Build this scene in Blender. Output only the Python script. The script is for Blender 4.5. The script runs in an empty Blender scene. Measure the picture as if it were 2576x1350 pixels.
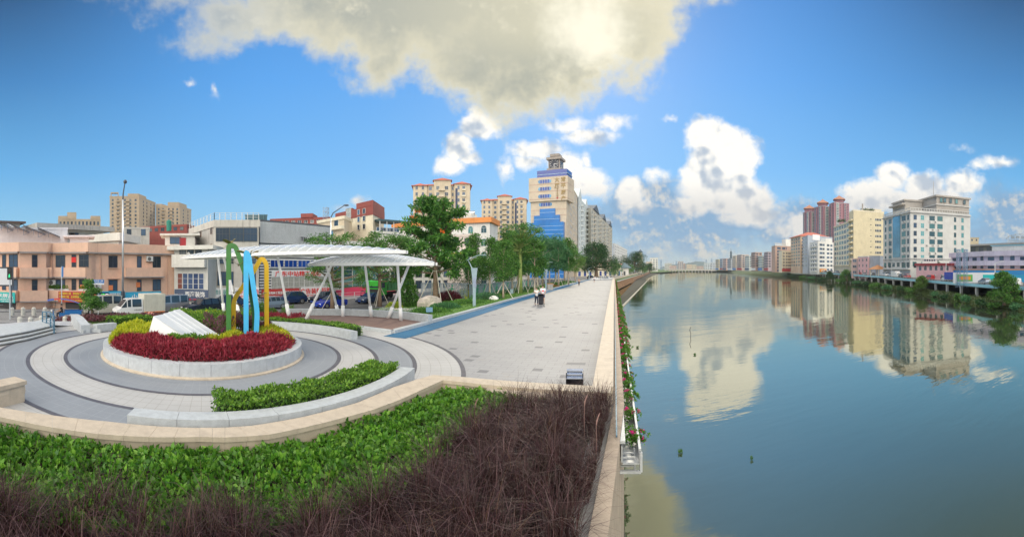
import bpy, math, random
import numpy as np
from mathutils import Vector, Matrix
from math import sin, cos, pi, radians, atan2, sqrt
random.seed(7); RNG = np.random.default_rng(7)
SC = bpy.context.scene; COL = SC.collection
H = 3.4                      # camera height above the plaza
# ------------------------------------------------------------------ camera
cam_d = bpy.data.cameras.new('camera'); cam = bpy.data.objects.new('camera', cam_d); COL.objects.link(cam)
cam.location = (0, 0, H); cam.rotation_euler = (pi/2, 0, 0)
SC.render.engine = 'CYCLES'
cam_d.type = 'PANO'; cam_d.panorama_type = 'CENTRAL_CYLINDRICAL'
cam_d.central_cylindrical_range_u_min = -1.288; cam_d.central_cylindrical_range_u_max = 1.288
cam_d.central_cylindrical_range_v_min = -0.675; cam_d.central_cylindrical_range_v_max = 0.675
cam_d.central_cylindrical_radius = 1.0
cam_d.clip_start = 0.05; cam_d.clip_end = 20000
SC.camera = cam
SC.view_settings.view_transform = 'Standard'; SC.view_settings.look = 'None'
SC.view_settings.exposure = 0.0; SC.view_settings.gamma = 1.0
SC.cycles.max_bounces = 6; SC.cycles.transparent_max_bounces = 12; SC.cycles.use_denoising = True
SC.cycles.diffuse_bounces = 3; SC.cycles.glossy_bounces = 3
SUN_AZ, SUN_EL = 0.19, radians(31.5)
# ------------------------------------------------------------------ node helper
class NT:
 def __init__(s, tree): s.t = tree; s.n = tree.nodes; s.l = tree.links
 def node(s, typ, **kw):
  nd = s.n.new(typ)
  for k, v in kw.items(): setattr(nd, k, v)
  return nd
 def put(s, sock, v):
  if isinstance(v, bpy.types.NodeSocket): s.l.new(v, sock)
  elif v is not None: sock.default_value = v
 def m(s, op, a, b=None, c=None, clamp=False):
  nd = s.node('ShaderNodeMath', operation=op, use_clamp=clamp)
  s.put(nd.inputs[0], a); s.put(nd.inputs[1], b); s.put(nd.inputs[2], c)
  return nd.outputs[0]
 def v(s, op, a, b=None, out=0):
  nd = s.node('ShaderNodeVectorMath', operation=op)
  s.put(nd.inputs[0], a)
  if op == 'SCALE': s.put(nd.inputs[3], b)
  else: s.put(nd.inputs[1], b)
  return nd.outputs[out]
 def mix(s, f, a, b, blend='MIX'):
  nd = s.node('ShaderNodeMix', data_type='RGBA', blend_type=blend)
  s.put(nd.inputs[0], f); s.put(nd.inputs[6], a if isinstance(a, bpy.types.NodeSocket) else (*a[:3], 1)); s.put(nd.inputs[7], b if isinstance(b, bpy.types.NodeSocket) else (*b[:3], 1))
  return nd.outputs[2]
 def ramp(s, f, stops, interp='LINEAR'):
  nd = s.node('ShaderNodeValToRGB'); cr = nd.color_ramp; cr.interpolation = interp
  while len(cr.elements) < len(stops): cr.elements.new(0.5)
  for e, (p, c) in zip(cr.elements, stops):
   e.position = p; e.color = (*c[:3], 1) if not isinstance(c, (int, float)) else (c, c, c, 1)
  s.put(nd.inputs[0], f); return nd.outputs[0]
 def ss(s, x, a, b):
  nd = s.node('ShaderNodeMapRange', interpolation_type='SMOOTHSTEP')
  s.put(nd.inputs[0], x); s.put(nd.inputs[1], a); s.put(nd.inputs[2], b); s.put(nd.inputs[3], 0.0); s.put(nd.inputs[4], 1.0)
  return nd.outputs[0]
 def noise(s, vec, scale, detail=4, rough=0.5, col=False, dims='3D', lac=2.0):
  nd = s.node('ShaderNodeTexNoise', noise_dimensions=dims)
  s.put(nd.inputs['Vector'], vec); nd.inputs['Scale'].default_value = scale
  nd.inputs['Detail'].default_value = detail; nd.inputs['Roughness'].default_value = rough; nd.inputs['Lacunarity'].default_value = lac
  return nd.outputs['Color' if col else 'Fac']
def C(r, g, b):            # display 0-255 to linear
 f = lambda c: (c/255/12.92) if c/255 <= 0.04045 else ((c/255+0.055)/1.055)**2.4
 return (f(r), f(g), f(b))
# ------------------------------------------------------------------ world: sky and clouds
W = bpy.data.worlds.new('World'); SC.world = W; W.use_nodes = True
nt = NT(W.node_tree); nt.n.clear()
wout = nt.node('ShaderNodeOutputWorld'); bg = nt.node('ShaderNodeBackground'); nt.l.new(bg.outputs[0], wout.inputs[0])
dirv = nt.node('ShaderNodeTexCoord').outputs['Generated']
sep = nt.node('ShaderNodeSeparateXYZ'); nt.l.new(dirv, sep.inputs[0])
az = nt.m('ARCTAN2', sep.outputs[0], sep.outputs[1])
hyp = nt.m('MAXIMUM', nt.m('SQRT', nt.m('ADD', nt.m('MULTIPLY', sep.outputs[0], sep.outputs[0]), nt.m('MULTIPLY', sep.outputs[1], sep.outputs[1]))), 0.02)
tel = nt.m('DIVIDE', sep.outputs[2], hyp)
cmb = nt.node('ShaderNodeCombineXYZ'); nt.l.new(az, cmb.inputs[0]); nt.l.new(tel, cmb.inputs[1]); P0 = cmb.outputs[0]
# gradient of clear air, by height above the horizon, lens corner darkening painted in toward the sides
sky_sun = nt.ramp(nt.m('DIVIDE', tel, 1.4, clamp=True), [(0.0, C(182, 214, 222)), (0.06, C(150, 208, 244)), (0.17, C(118, 192, 252)), (0.34, C(92, 172, 248)), (0.5, C(74, 150, 228)), (1.0, C(40, 92, 160))])
sky_dark = nt.ramp(nt.m('DIVIDE', tel, 1.4, clamp=True), [(0.0, C(185, 222, 238)), (0.06, C(150, 210, 244)), (0.17, C(108, 184, 240)), (0.34, C(70, 138, 200)), (0.5, C(44, 88, 134)), (1.0, C(34, 70, 120))])
skyc = nt.mix(nt.ss(nt.m('ABSOLUTE', nt.m('SUBTRACT', az, 0.0)), 0.55, 1.35), sky_sun, sky_dark)
nish = nt.node('ShaderNodeTexSky', sky_type='NISHITA', sun_disc=False, sun_elevation=SUN_EL, sun_rotation=SUN_AZ)
skyc = nt.mix(0.12, skyc, nt.v('SCALE', nish.outputs[0], 0.1))
# cloud field
def warp(P, amp, scale, detail):
 n = nt.v('SUBTRACT', nt.noise(P, scale, detail, 0.55, col=True, dims='2D'), (0.5, 0.5, 0.5))
 return nt.v('ADD', P, nt.v('SCALE', n, amp))
Pw = warp(P0, 0.07, 9.0, 5)
def blobs(P, L):
 cur = None
 for (x, y, rx, ry) in L:
  c = ((x-1288)/1000, (675-y)/1000, 0)
  d = nt.v('SUBTRACT', P, c)
  d = nt.v('MULTIPLY', d, (1000/rx, 1000/ry, 0))
  ln = nt.v('LENGTH', d, out=1)
  q = nt.m('MULTIPLY', nt.m('SUBTRACT', 1.0, ln), min(rx, ry)/1000*1.0)
  cur = q if cur is None else nt.m('MAXIMUM', cur, q)
 return cur
nA = nt.noise(P0, 7.0, 8, 0.62, dims='2D'); nB = nt.noise(P0, 26.0, 6, 0.6, dims='2D')
up = nt.v('ADD', P0, (0.006, 0.016, 0)); nA2 = nt.noise(up, 7.0, 8, 0.62, dims='2D'); nB2 = nt.noise(nt.v('ADD', P0, (0.003, 0.006, 0)), 26.0, 6, 0.6, dims='2D')
relief = nt.m('ADD', nt.m('MULTIPLY', nt.m('SUBTRACT', nA, nA2), 5.0), nt.m('MULTIPLY', nt.m('SUBTRACT', nB, nB2), 1.6))
nz = nt.m('ADD', nt.m('MULTIPLY', nt.m('SUBTRACT', nA, 0.5), 0.16), nt.m('MULTIPLY', nt.m('SUBTRACT', nB, 0.5), 0.036))
# 1 big dark-bellied cloud overhead
LA = [(1060, 20, 380, 185), (1330, 90, 370, 190), (1330, 190, 210, 125), (1570, 60, 150, 130), (1600, -60, 170, 130), (780, 10, 250, 115), (570, 40, 140, 90), (430, -10, 130, 62), (530, 85, 100, 70), (1500, 150, 140, 90), (1000, -150, 950, 200), (1345, 262, 110, 52), (980, 150, 150, 70), (1190, 250, 60, 40)]
fa = nt.m('ADD', blobs(Pw, LA), nt.m('MULTIPLY', nz, 1.0))
da = nt.ss(fa, -0.02, 0.06)
# left part thinner
thin = nt.ss(az, -0.95, -0.45)
da = nt.m('MULTIPLY', da, nt.m('ADD', 0.62, nt.m('MULTIPLY', thin, 0.38)))
sun_d = nt.v('LENGTH', nt.v('MULTIPLY', nt.v('SUBTRACT', P0, ((1485-1288)/1000, (675-70)/1000, 0)), (1.0, 1.25, 1)), out=1)
glow = nt.m('SUBTRACT', 1.0, nt.ss(nt.m('ADD', sun_d, nt.m('MULTIPLY', nt.m('SUBTRACT', nA, 0.5), 0.25)), 0.02, 0.17))
glow2 = nt.m('SUBTRACT', 1.0, nt.ss(sun_d, 0.05, 0.75))
ca = nt.mix(glow2, C(178, 182, 174), C(218, 214, 190))
edge = nt.m('SUBTRACT', 1.0, nt.ss(fa, 0.02, 0.13))
ca = nt.mix(nt.m('MULTIPLY', edge, 0.75), ca, C(246, 238, 208))
ca = nt.mix(nt.ss(nt.m('ADD', relief, nt.m('MULTIPLY', nt.m('SUBTRACT', nA, 0.5), 2.6)), 0.0, 2.2), ca, C(240, 234, 210))
bel = nt.m('SUBTRACT', 1.0, nt.ss(tel, 0.40, 0.62))
ca = nt.mix(nt.m('MULTIPLY', nt.m('MULTIPLY', bel, nt.m('SUBTRACT', 1.0, edge)), 0.9), ca, C(156, 164, 160))
ca = nt.mix(nt.m('MULTIPLY', glow, .8), ca, (1.15, 1.1, 0.9))
# 2 grey flat bases near the horizon
LG = [(1700, 560, 270, 52), (1660, 530, 130, 60), (1760, 590, 230, 36), (1920, 560, 110, 46), (1830, 585, 150, 28), (1950, 595, 110, 26), (1600, 520, 60, 50), (2556, 545, 85, 62), (2500, 590, 120, 30), (1560, 640, 90, 14), (1720, 618, 160, 16), (1230, 610, 120, 10), (2010, 560, 60, 40), (2300, 560, 240, 26)]
fg = nt.m('ADD', blobs(Pw, LG), nt.m('MULTIPLY', nz, 0.55)); dg = nt.m('MULTIPLY', nt.ss(fg, -0.04, 0.022), 0.85)
cg = nt.mix(nt.ss(nt.m('ADD', relief, nt.m('MULTIPLY', nz, 9.0)), -0.2, 0.9), C(140, 172, 204), C(218, 214, 206))
# 3 bright cumulus towers
LB = [(1770, 335, 52, 55), (1815, 370, 75, 60), (1805, 430, 88, 80), (1865, 385, 55, 50), (1815, 490, 100, 50), (1875, 500, 75, 42), (1745, 520, 55, 28), (1860, 520, 105, 30), (1900, 505, 50, 34), (1890, 545, 85, 26),
      (1200, 318, 48, 38), (1155, 365, 42, 42), (1135, 415, 38, 26), (1192, 290, 12, 18), (1175, 395, 30, 26),
      (1355, 378, 66, 32), (1420, 318, 66, 22), (1540, 305, 50, 22), (1475, 340, 70, 20), (1470, 460, 55, 38), (1410, 410, 50, 30), (1276, 425, 18, 28), (1500, 480, 40, 26), (1330, 410, 40, 24),
      (1583, 490, 32, 38), (1595, 520, 34, 18), (2245, 440, 44, 40), (2200, 485, 66, 36), (2320, 470, 56, 36), (2420, 465, 46, 34), (2300, 505, 170, 34), (2150, 500, 40, 36), (2514, 405, 24, 6), (2456, 410, 9, 6), (2420, 372, 10, 4),
      (902, 505, 21, 19), (860, 525, 20, 6), (538, 222, 8, 15), (480, 205, 16, 14), (1967, 575, 34, 18), (2006, 560, 30, 30), (1647, 434, 20, 12), (1476, 410, 8, 12), (1690, 298, 14, 9)]
Pb = warp(P0, 0.034, 22.0, 4)
fb = nt.m('ADD', blobs(Pb, LB), nt.m('MULTIPLY', nz, 0.3)); db = nt.ss(fb, -0.010, 0.014)
nL = nt.noise(P0, 9.0, 3, .5, dims='2D'); nL2 = nt.noise(nt.v('ADD', P0, (.012, .018, 0)), 9.0, 3, .5, dims='2D'); rl = nt.m('ADD', nt.m('MULTIPLY', nt.m('SUBTRACT', nL, nL2), 7.0), nt.m('MULTIPLY', relief, .35))
lit = nt.ss(nt.m('ADD', nt.m('ADD', rl, nt.m('MULTIPLY', nz, 3.0)), nt.m('MULTIPLY', nt.m('SUBTRACT', 0.05, fb), 4.0)), -1.1, 0.3)
base = nt.ss(nt.m('ADD', tel, nt.m('MULTIPLY', nz, 0.25)), 0.135, 0.25)
cb = nt.mix(lit, C(190, 203, 218), (1.1, 1.07, 1.0))
cb = nt.mix(nt.m('MULTIPLY', nt.m('SUBTRACT', 1.0, base), 0.6), cb, C(204, 204, 204))
# low warm haze band near horizon
low = nt.m('MULTIPLY', nt.m('SUBTRACT', 1.0, nt.ss(tel, 0.0, 0.13)), nt.ss(az, 0.0, 0.35))
res = nt.mix(nt.m('MULTIPLY', low, 0.62), skyc, C(205, 214, 208))
res = nt.mix(dg, res, cg); res = nt.mix(db, res, cb); res = nt.mix(da, res, ca)
# unseen sky behind the camera: bright cloud cover added to fill the shaded facades
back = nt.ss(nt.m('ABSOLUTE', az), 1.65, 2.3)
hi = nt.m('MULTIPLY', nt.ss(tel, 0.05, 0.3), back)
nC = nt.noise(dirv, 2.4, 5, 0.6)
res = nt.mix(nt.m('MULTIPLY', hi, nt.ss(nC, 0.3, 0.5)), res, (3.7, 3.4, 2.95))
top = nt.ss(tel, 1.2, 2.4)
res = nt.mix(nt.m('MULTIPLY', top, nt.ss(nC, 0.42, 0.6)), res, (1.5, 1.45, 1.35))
res = nt.mix(nt.ss(tel, -0.001, -0.05), res, (0.12, 0.14, 0.13))
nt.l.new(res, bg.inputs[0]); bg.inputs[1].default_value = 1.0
W.cycles.sampling_method = 'MANUAL'; W.cycles.sample_map_resolution = 1024
# ------------------------------------------------------------------ sun
sd = bpy.data.lights.new('sun', 'SUN'); sd.energy = 1.3; sd.angle = radians(7); sd.color = (1.0, 0.88, 0.68)
sun = bpy.data.objects.new('sun', sd); COL.objects.link(sun)
sv = Vector((sin(SUN_AZ)*cos(SUN_EL), cos(SUN_AZ)*cos(SUN_EL), sin(SUN_EL)))
sun.rotation_euler = sv.to_track_quat('Z', 'Y').to_euler(); sun.location = (0, 60, 60)
# ------------------------------------------------------------------ coordinates
KS, KC = sin(.257), cos(.257)
def RV(s, q): return (s*KS+q*KC, s*KC-q*KS)           # river frame (along, lateral) -> world
def SQ(x, y): return (x*KS+y*KC, x*KC-y*KS)
CX, CY = 16.1*sin(-.779), 16.1*cos(-.779)             # centre of the round planter
def sst(x, a, b):
 t = min(1, max(0, (x-a)/(b-a))); return t*t*(3-2*t)
def zg(x, y):
 s, q = SQ(x, y)
 zp = -0.9*min(1, max(0, (s-40)/115))
 r = math.hypot(x-CX, y-CY)
 t = sst(min((r-10.8)/8, (-q-11.5)/13), 0, 1)
 return zp*(1-t) - 1.4*t
def P(px, d, z=0.0):
 a = px/1000-1.288; return Vector((d*sin(a), d*cos(a), z))
def PY(px, d, py): return P(px, d, H-(py-675)/1000*d)
def zy(py, d): return H-(py-675)/1000*d
def G(px, py, z=None):
 k = (py-675)/1000
 if z is not None: return P(px, (H-z)/k, z)
 d = 3.0
 while d < 900:
  p = P(px, d)
  if H-d*k <= zg(p.x, p.y): return P(px, d, zg(p.x, p.y))
  d += 0.1 if d < 60 else 0.5
 return P(px, d)
# ------------------------------------------------------------------ materials
MATS = {}
def mat(name, col=(.5, .5, .5), rough=.6, metal=0, var=.0, vscale=3, bump=0, bscale=30, spec=.5, trans=0, alpha=1, emit=None, estr=1, stain=0, stcol=None, transm=0, coord='Object', island=0, island_cols=None):
 if name in MATS: return MATS[name]
 m = bpy.data.materials.new(name); m.use_nodes = True; t = NT(m.node_tree); t.n.clear()
 out = t.node('ShaderNodeOutputMaterial'); b = t.node('ShaderNodeBsdfPrincipled')
 co = t.node('ShaderNodeTexCoord').outputs[coord]
 c = (*col, 1); base = None
 if island_cols:
  g = t.node('ShaderNodeNewGeometry'); n = len(island_cols)
  base = t.ramp(g.outputs['Random Per Island'], [(i/max(1, n-1), cc) for i, cc in enumerate(island_cols)])
  if var:
   f = t.noise(co, vscale, 3)
   base = t.mix(t.m('MULTIPLY', t.ss(f, .35, .65), var), base, tuple(x*.45 for x in col))
 elif var or stain:
  f = t.noise(co, vscale, 5, .6)
  f2 = t.noise(co, vscale*7, 3, .6)
  ff = t.m('ADD', t.m('MULTIPLY', f, .65), t.m('MULTIPLY', f2, .35))
  base = t.mix(t.ss(ff, .32, .68), tuple(max(0, x*(1-var)) for x in col), tuple(min(1, x*(1+var)) for x in col))
  if stain:
   mp = t.node('ShaderNodeMapping'); t.l.new(co, mp.inputs[0]); mp.inputs['Scale'].default_value = (1.2, 1.2, .12)
   f3 = t.noise(mp.outputs[0], 2.2, 5, .65)
   base = t.mix(t.m('MULTIPLY', t.ss(f3, .5, .72), stain), base, stcol or tuple(x*.4 for x in col))
 if base is not None: t.l.new(base, b.inputs['Base Color'])
 else: b.inputs['Base Color'].default_value = c
 b.inputs['Roughness'].default_value = rough; b.inputs['Metallic'].default_value = metal
 b.inputs['Specular IOR Level'].default_value = spec; b.inputs['Alpha'].default_value = alpha
 b.inputs['Transmission Weight'].default_value = transm
 if emit: b.inputs['Emission Color'].default_value = (*emit, 1); b.inputs['Emission Strength'].default_value = estr
 if bump:
  bp = t.node('ShaderNodeBump'); bp.inputs['Strength'].default_value = bump; bp.inputs['Distance'].default_value = .02
  t.l.new(t.noise(co, bscale, 4), bp.inputs['Height']); t.l.new(bp.outputs[0], b.inputs['Normal'])
 sh = b.outputs[0]
 if trans:
  tr = t.node('ShaderNodeBsdfTranslucent')
  if base is not None: t.l.new(t.mix(.5, base, t.mix(1, base, (1.4, 1.5, .6), 'MULTIPLY')), tr.inputs[0])
  else: tr.inputs[0].default_value = c
  mx = t.node('ShaderNodeMixShader'); mx.inputs[0].default_value = trans
  t.l.new(sh, mx.inputs[1]); t.l.new(tr.outputs[0], mx.inputs[2]); sh = mx.outputs[0]
 t.l.new(sh, out.inputs[0]); MATS[name] = m; return m
def leafmat(name, cols, trans=.35, var=.5, vs=1.2, rough=.5):
 mid = cols[len(cols)//2]
 return mat(name, mid, rough, var=var, vscale=vs, trans=trans, island_cols=cols, spec=.35)
# ------------------------------------------------------------------ mesh builder
class MB:
 def __init__(s): s.v = []; s.f = []; s.mi = []; s.xf = None; s.cur = 0
 def add(s, vs, fs, mi=None):
  n = len(s.v); M = s.xf
  for p in vs: s.v.append(tuple(M @ Vector(p)) if M else tuple(p))
  for f in fs: s.f.append(tuple(n+i for i in f)); s.mi.append(s.cur if mi is None else mi)
  return s
 def box(s, cx, cy, cz, sx, sy, sz, rz=0, mi=None):
  c, n = cos(rz), sin(rz); V = []
  for z in (-1, 1):
   for (a, b) in ((-1, -1), (1, -1), (1, 1), (-1, 1)):
    x, y = a*sx/2, b*sy/2; V.append((cx+x*c-y*n, cy+x*n+y*c, cz+z*sz/2))
  return s.add(V, [(3, 2, 1, 0), (4, 5, 6, 7), (0, 1, 5, 4), (1, 2, 6, 5), (2, 3, 7, 6), (3, 0, 4, 7)], mi)
 def beam(s, a, b, w, h, mi=None, up=(0, 0, 1)):
  a = Vector(a); b = Vector(b); d = (b-a).normalized(); u = Vector(up)
  if abs(d.dot(u)) > .98: u = Vector((0, 1, 0))
  x = d.cross(u).normalized(); y = x.cross(d).normalized(); V = []
  for p in (a, b):
   for (i, j) in ((-1, -1), (1, -1), (1, 1), (-1, 1)): V.append(tuple(p+x*i*w/2+y*j*h/2))
  return s.add(V, [(3, 2, 1, 0), (4, 5, 6, 7), (0, 1, 5, 4), (1, 2, 6, 5), (2, 3, 7, 6), (3, 0, 4, 7)], mi)
 def prism(s, poly, z0, z1, mi=None, mtop=None):
  n = len(poly); z0s = z0 if isinstance(z0, (list, tuple)) else [z0]*n; z1s = z1 if isinstance(z1, (list, tuple)) else [z1]*n
  V = [(p[0], p[1], z0s[i]) for i, p in enumerate(poly)]+[(p[0], p[1], z1s[i]) for i, p in enumerate(poly)]
  s.add(V, [(i, (i+1) % n, n+(i+1) % n, n+i) for i in range(n)], mi)
  s.add(V[n:], [tuple(range(n))], mtop if mtop is not None else mi); s.add(V[:n], [tuple(reversed(range(n)))], mi)
  return s
 def tube(s, path, r, n=8, mi=None, caps=True, squash=1):
  path = [Vector(p) for p in path]; rs = r if isinstance(r, (list, tuple)) else [r]*len(path); V = []; F = []
  for i, p in enumerate(path):
   d = (path[min(i+1, len(path)-1)]-path[max(i-1, 0)]).normalized()
   u = Vector((0, 0, 1)) if abs(d.z) < .95 else Vector((0, 1, 0))
   x = d.cross(u).normalized(); y = x.cross(d)
   for k in range(n):
    a = 2*pi*k/n; V.append(tuple(p+x*cos(a)*rs[i]+y*sin(a)*rs[i]*squash))
  for i in range(len(path)-1):
   for k in range(n): F.append((i*n+k, i*n+(k+1) % n, (i+1)*n+(k+1) % n, (i+1)*n+k))
  if caps: F.append(tuple(reversed(range(n)))); F.append(tuple(range(len(V)-n, len(V))))
  return s.add(V, F, mi)
 def lathe(s, prof, c=(0, 0, 0), n=16, mi=None, sx=1, sy=1):
  V = []; F = []
  for (r, z) in prof:
   for k in range(n): a = 2*pi*k/n; V.append((c[0]+r*cos(a)*sx, c[1]+r*sin(a)*sy, c[2]+z))
  for i in range(len(prof)-1):
   for k in range(n): F.append((i*n+k, i*n+(k+1) % n, (i+1)*n+(k+1) % n, (i+1)*n+k))
  F.append(tuple(reversed(range(n)))); F.append(tuple(range(len(V)-n, len(V))))
  return s.add(V, F, mi)
 def ball(s, c, rx, ry, rz, n=10, m=6, mi=None):
  return s.lathe([(max(.02, sin(pi*i/m)), -cos(pi*i/m)) for i in range(m+1)], n=n, mi=mi) if False else s._ball(c, rx, ry, rz, n, m, mi)
 def _ball(s, c, rx, ry, rz, n, m, mi):
  V = []; F = []
  for i in range(m+1):
   t = pi*i/m; r = max(.01, sin(t))
   for k in range(n): a = 2*pi*k/n; V.append((c[0]+rx*r*cos(a), c[1]+ry*r*sin(a), c[2]-rz*cos(t)))
  for i in range(m):
   for k in range(n): F.append((i*n+k, i*n+(k+1) % n, (i+1)*n+(k+1) % n, (i+1)*n+k))
  return s.add(V, F, mi)
 def loft(s, rings, mi=None, closed=True, caps=True):
  n = len(rings[0]); V = [p for r in rings for p in r]; F = []
  for i in range(len(rings)-1):
   for k in range(n if closed else n-1): F.append((i*n+k, i*n+(k+1) % n, (i+1)*n+(k+1) % n, (i+1)*n+k))
  if caps: F.append(tuple(reversed(range(n)))); F.append(tuple(range(len(V)-n, len(V))))
  return s.add(V, F, mi)
 def mesh(s, name, mats, smooth=False, off=(0, 0, 0)):
  me = bpy.data.meshes.new(name)
  ox, oy, oz = off
  me.from_pydata([(x-ox, y-oy, z-oz) for x, y, z in s.v], [], s.f)
  for m in mats: me.materials.append(m)
  if any(s.mi): me.polygons.foreach_set('material_index', s.mi)
  if smooth: me.polygons.foreach_set('use_smooth', [True]*len(s.f))
  me.update(); return me
 def build(s, name, mats, parent=None, smooth=False, off=None):
  if not isinstance(mats, (list, tuple)): mats = [mats]
  if off is None: off = tuple(parent.get('_o', (0, 0, 0))) if parent is not None else (0, 0, 0)
  o = bpy.data.objects.new(name, s.mesh(name, mats, smooth, off)); COL.objects.link(o)
  if parent is not None: o.parent = parent
  return o
def tag(o, label=None, cat=None, group=None, kind=None):
 if label: o['label'] = label
 if cat: o['category'] = cat
 if group: o['group'] = group
 if kind: o['kind'] = kind
 return o
def empty(name, loc, label, cat, group=None, rz=0, local=True):
 """an Empty at a thing's base; local=False: its parts are given in world coordinates and moved to it"""
 o = bpy.data.objects.new(name, None); COL.objects.link(o); o.location = loc; o.rotation_euler = (0, 0, rz); o.empty_display_size = .3
 if not local: o['_o'] = tuple(loc)
 return tag(o, label, cat, group)
def struct(o): o['kind'] = 'structure'; return o
def subof(o, me_builder_off=None): return o
def copy_tree(o, parent=None):
 c = o.copy(); COL.objects.link(c)
 if parent is not None: c.parent = parent
 for ch in o.children: copy_tree(ch, c)
 return c
def place(proto, loc, rz=0, scale=1, label=None, group=None, first=set()):
 o = proto if proto.name not in first else copy_tree(proto)
 first.add(proto.name); o.location = loc; o.rotation_euler = (0, 0, rz); o.scale = (scale,)*3 if not isinstance(scale, tuple) else scale
 if label: o['label'] = label
 if group: o['group'] = group
 return o
# ------------------------------------------------------------------ foliage
def np_mesh(name, V, F4, mats, smooth=False):
 me = bpy.data.meshes.new(name); nv = len(V); nf = len(F4)
 me.vertices.add(nv); me.vertices.foreach_set('co', np.asarray(V, dtype=np.float32).ravel())
 me.loops.add(nf*4); me.loops.foreach_set('vertex_index', np.asarray(F4, dtype=np.int32).ravel())
 me.polygons.add(nf); me.polygons.foreach_set('loop_start', np.arange(0, nf*4, 4, dtype=np.int32))
 for m in (mats if isinstance(mats, (list, tuple)) else [mats]): me.materials.append(m)
 me.update(calc_edges=True)
 if smooth: me.polygons.foreach_set('use_smooth', [True]*nf)
 return me
def leaf_arrays(pts, size, aspect=.5, up=.4, nrm=None, rnd=.35, rng=RNG):
 n = len(pts); pts = np.asarray(pts)
 d = rng.normal(size=(n, 3))
 if nrm is not None: d = d*.55+nrm*1.0
 d[:, 2] += up; d /= np.linalg.norm(d, axis=1)[:, None]+1e-9
 r = rng.normal(size=(n, 3)); sd_ = np.cross(d, r); sd_ /= np.linalg.norm(sd_, axis=1)[:, None]+1e-9
 up_ = np.cross(sd_, d)
 L = size*(1+rnd*rng.uniform(-1, 1, size=(n, 1))); w = L*aspect*.5
 V = np.stack([pts, pts+d*L*.45+sd_*w+up_*L*.06, pts+d*L-up_*L*.12, pts+d*L*.45-sd_*w+up_*L*.06], axis=1).reshape(-1, 3)
 F = np.arange(n*4, dtype=np.int32).reshape(-1, 4)
 return V, F
def leaves(name, pts, size, m, parent=None, **kw):
 V, F = leaf_arrays(pts, size, **kw)
 o = bpy.data.objects.new(name, np_mesh(name, V, F, m)); COL.objects.link(o)
 if parent is not None: o.parent = parent
 return o
def blob_pts(c, r, n, rng=RNG, shell=.55, zsq=1.0):
 d = rng.normal(size=(n, 3)); d /= np.linalg.norm(d, axis=1)[:, None]
 rad = rng.uniform(0, 1, size=(n, 1))**shell
 return np.asarray(c)+d*rad*np.asarray(r if hasattr(r, '__len__') else (r, r, r*zsq)), d
# ------------------------------------------------------------------ writing
def text(s, h, parent, m, loc, rz=0, width=None, name='lettering', depth=.02, tilt=pi/2, align='CENTER', vertical=False, bold=0):
 cu = bpy.data.curves.new('t', 'FONT'); cu.body = s; cu.size = 1; cu.extrude = depth; cu.align_x = 'CENTER'; cu.align_y = 'CENTER'; cu.offset = bold; cu.resolution_u = 3
 if vertical: cu.space_line = 1.05
 tmp = bpy.data.objects.new('t', cu); COL.objects.link(tmp)
 dg = bpy.context.evaluated_depsgraph_get(); dg.update()
 me = bpy.data.meshes.new_from_object(tmp.evaluated_get(dg)); bpy.data.objects.remove(tmp); bpy.data.curves.remove(cu)
 if len(me.vertices) == 0: return None
 co = np.empty(len(me.vertices)*3, np.float32); me.vertices.foreach_get('co', co); co = co.reshape(-1, 3)
 mn, mx = co.min(0), co.max(0); sy = h/(mx[1]-mn[1]); sx = width/(mx[0]-mn[0]) if width else sy
 co[:, 0] = (co[:, 0]-(mn[0]+mx[0])/2)*sx; co[:, 1] = (co[:, 1]-(mn[1]+mx[1])/2)*sy
 me.vertices.foreach_set('co', co.ravel()); me.materials.clear(); me.materials.append(m); me.update()
 me.name = name; o = bpy.data.objects.new(name, me); COL.objects.link(o); o.parent = parent
 off = Vector(parent.get('_o', (0, 0, 0))) if parent is not None else Vector((0, 0, 0))
 o.location = Vector(loc)-off; o.rotation_euler = (tilt, 0, rz); return o
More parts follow.
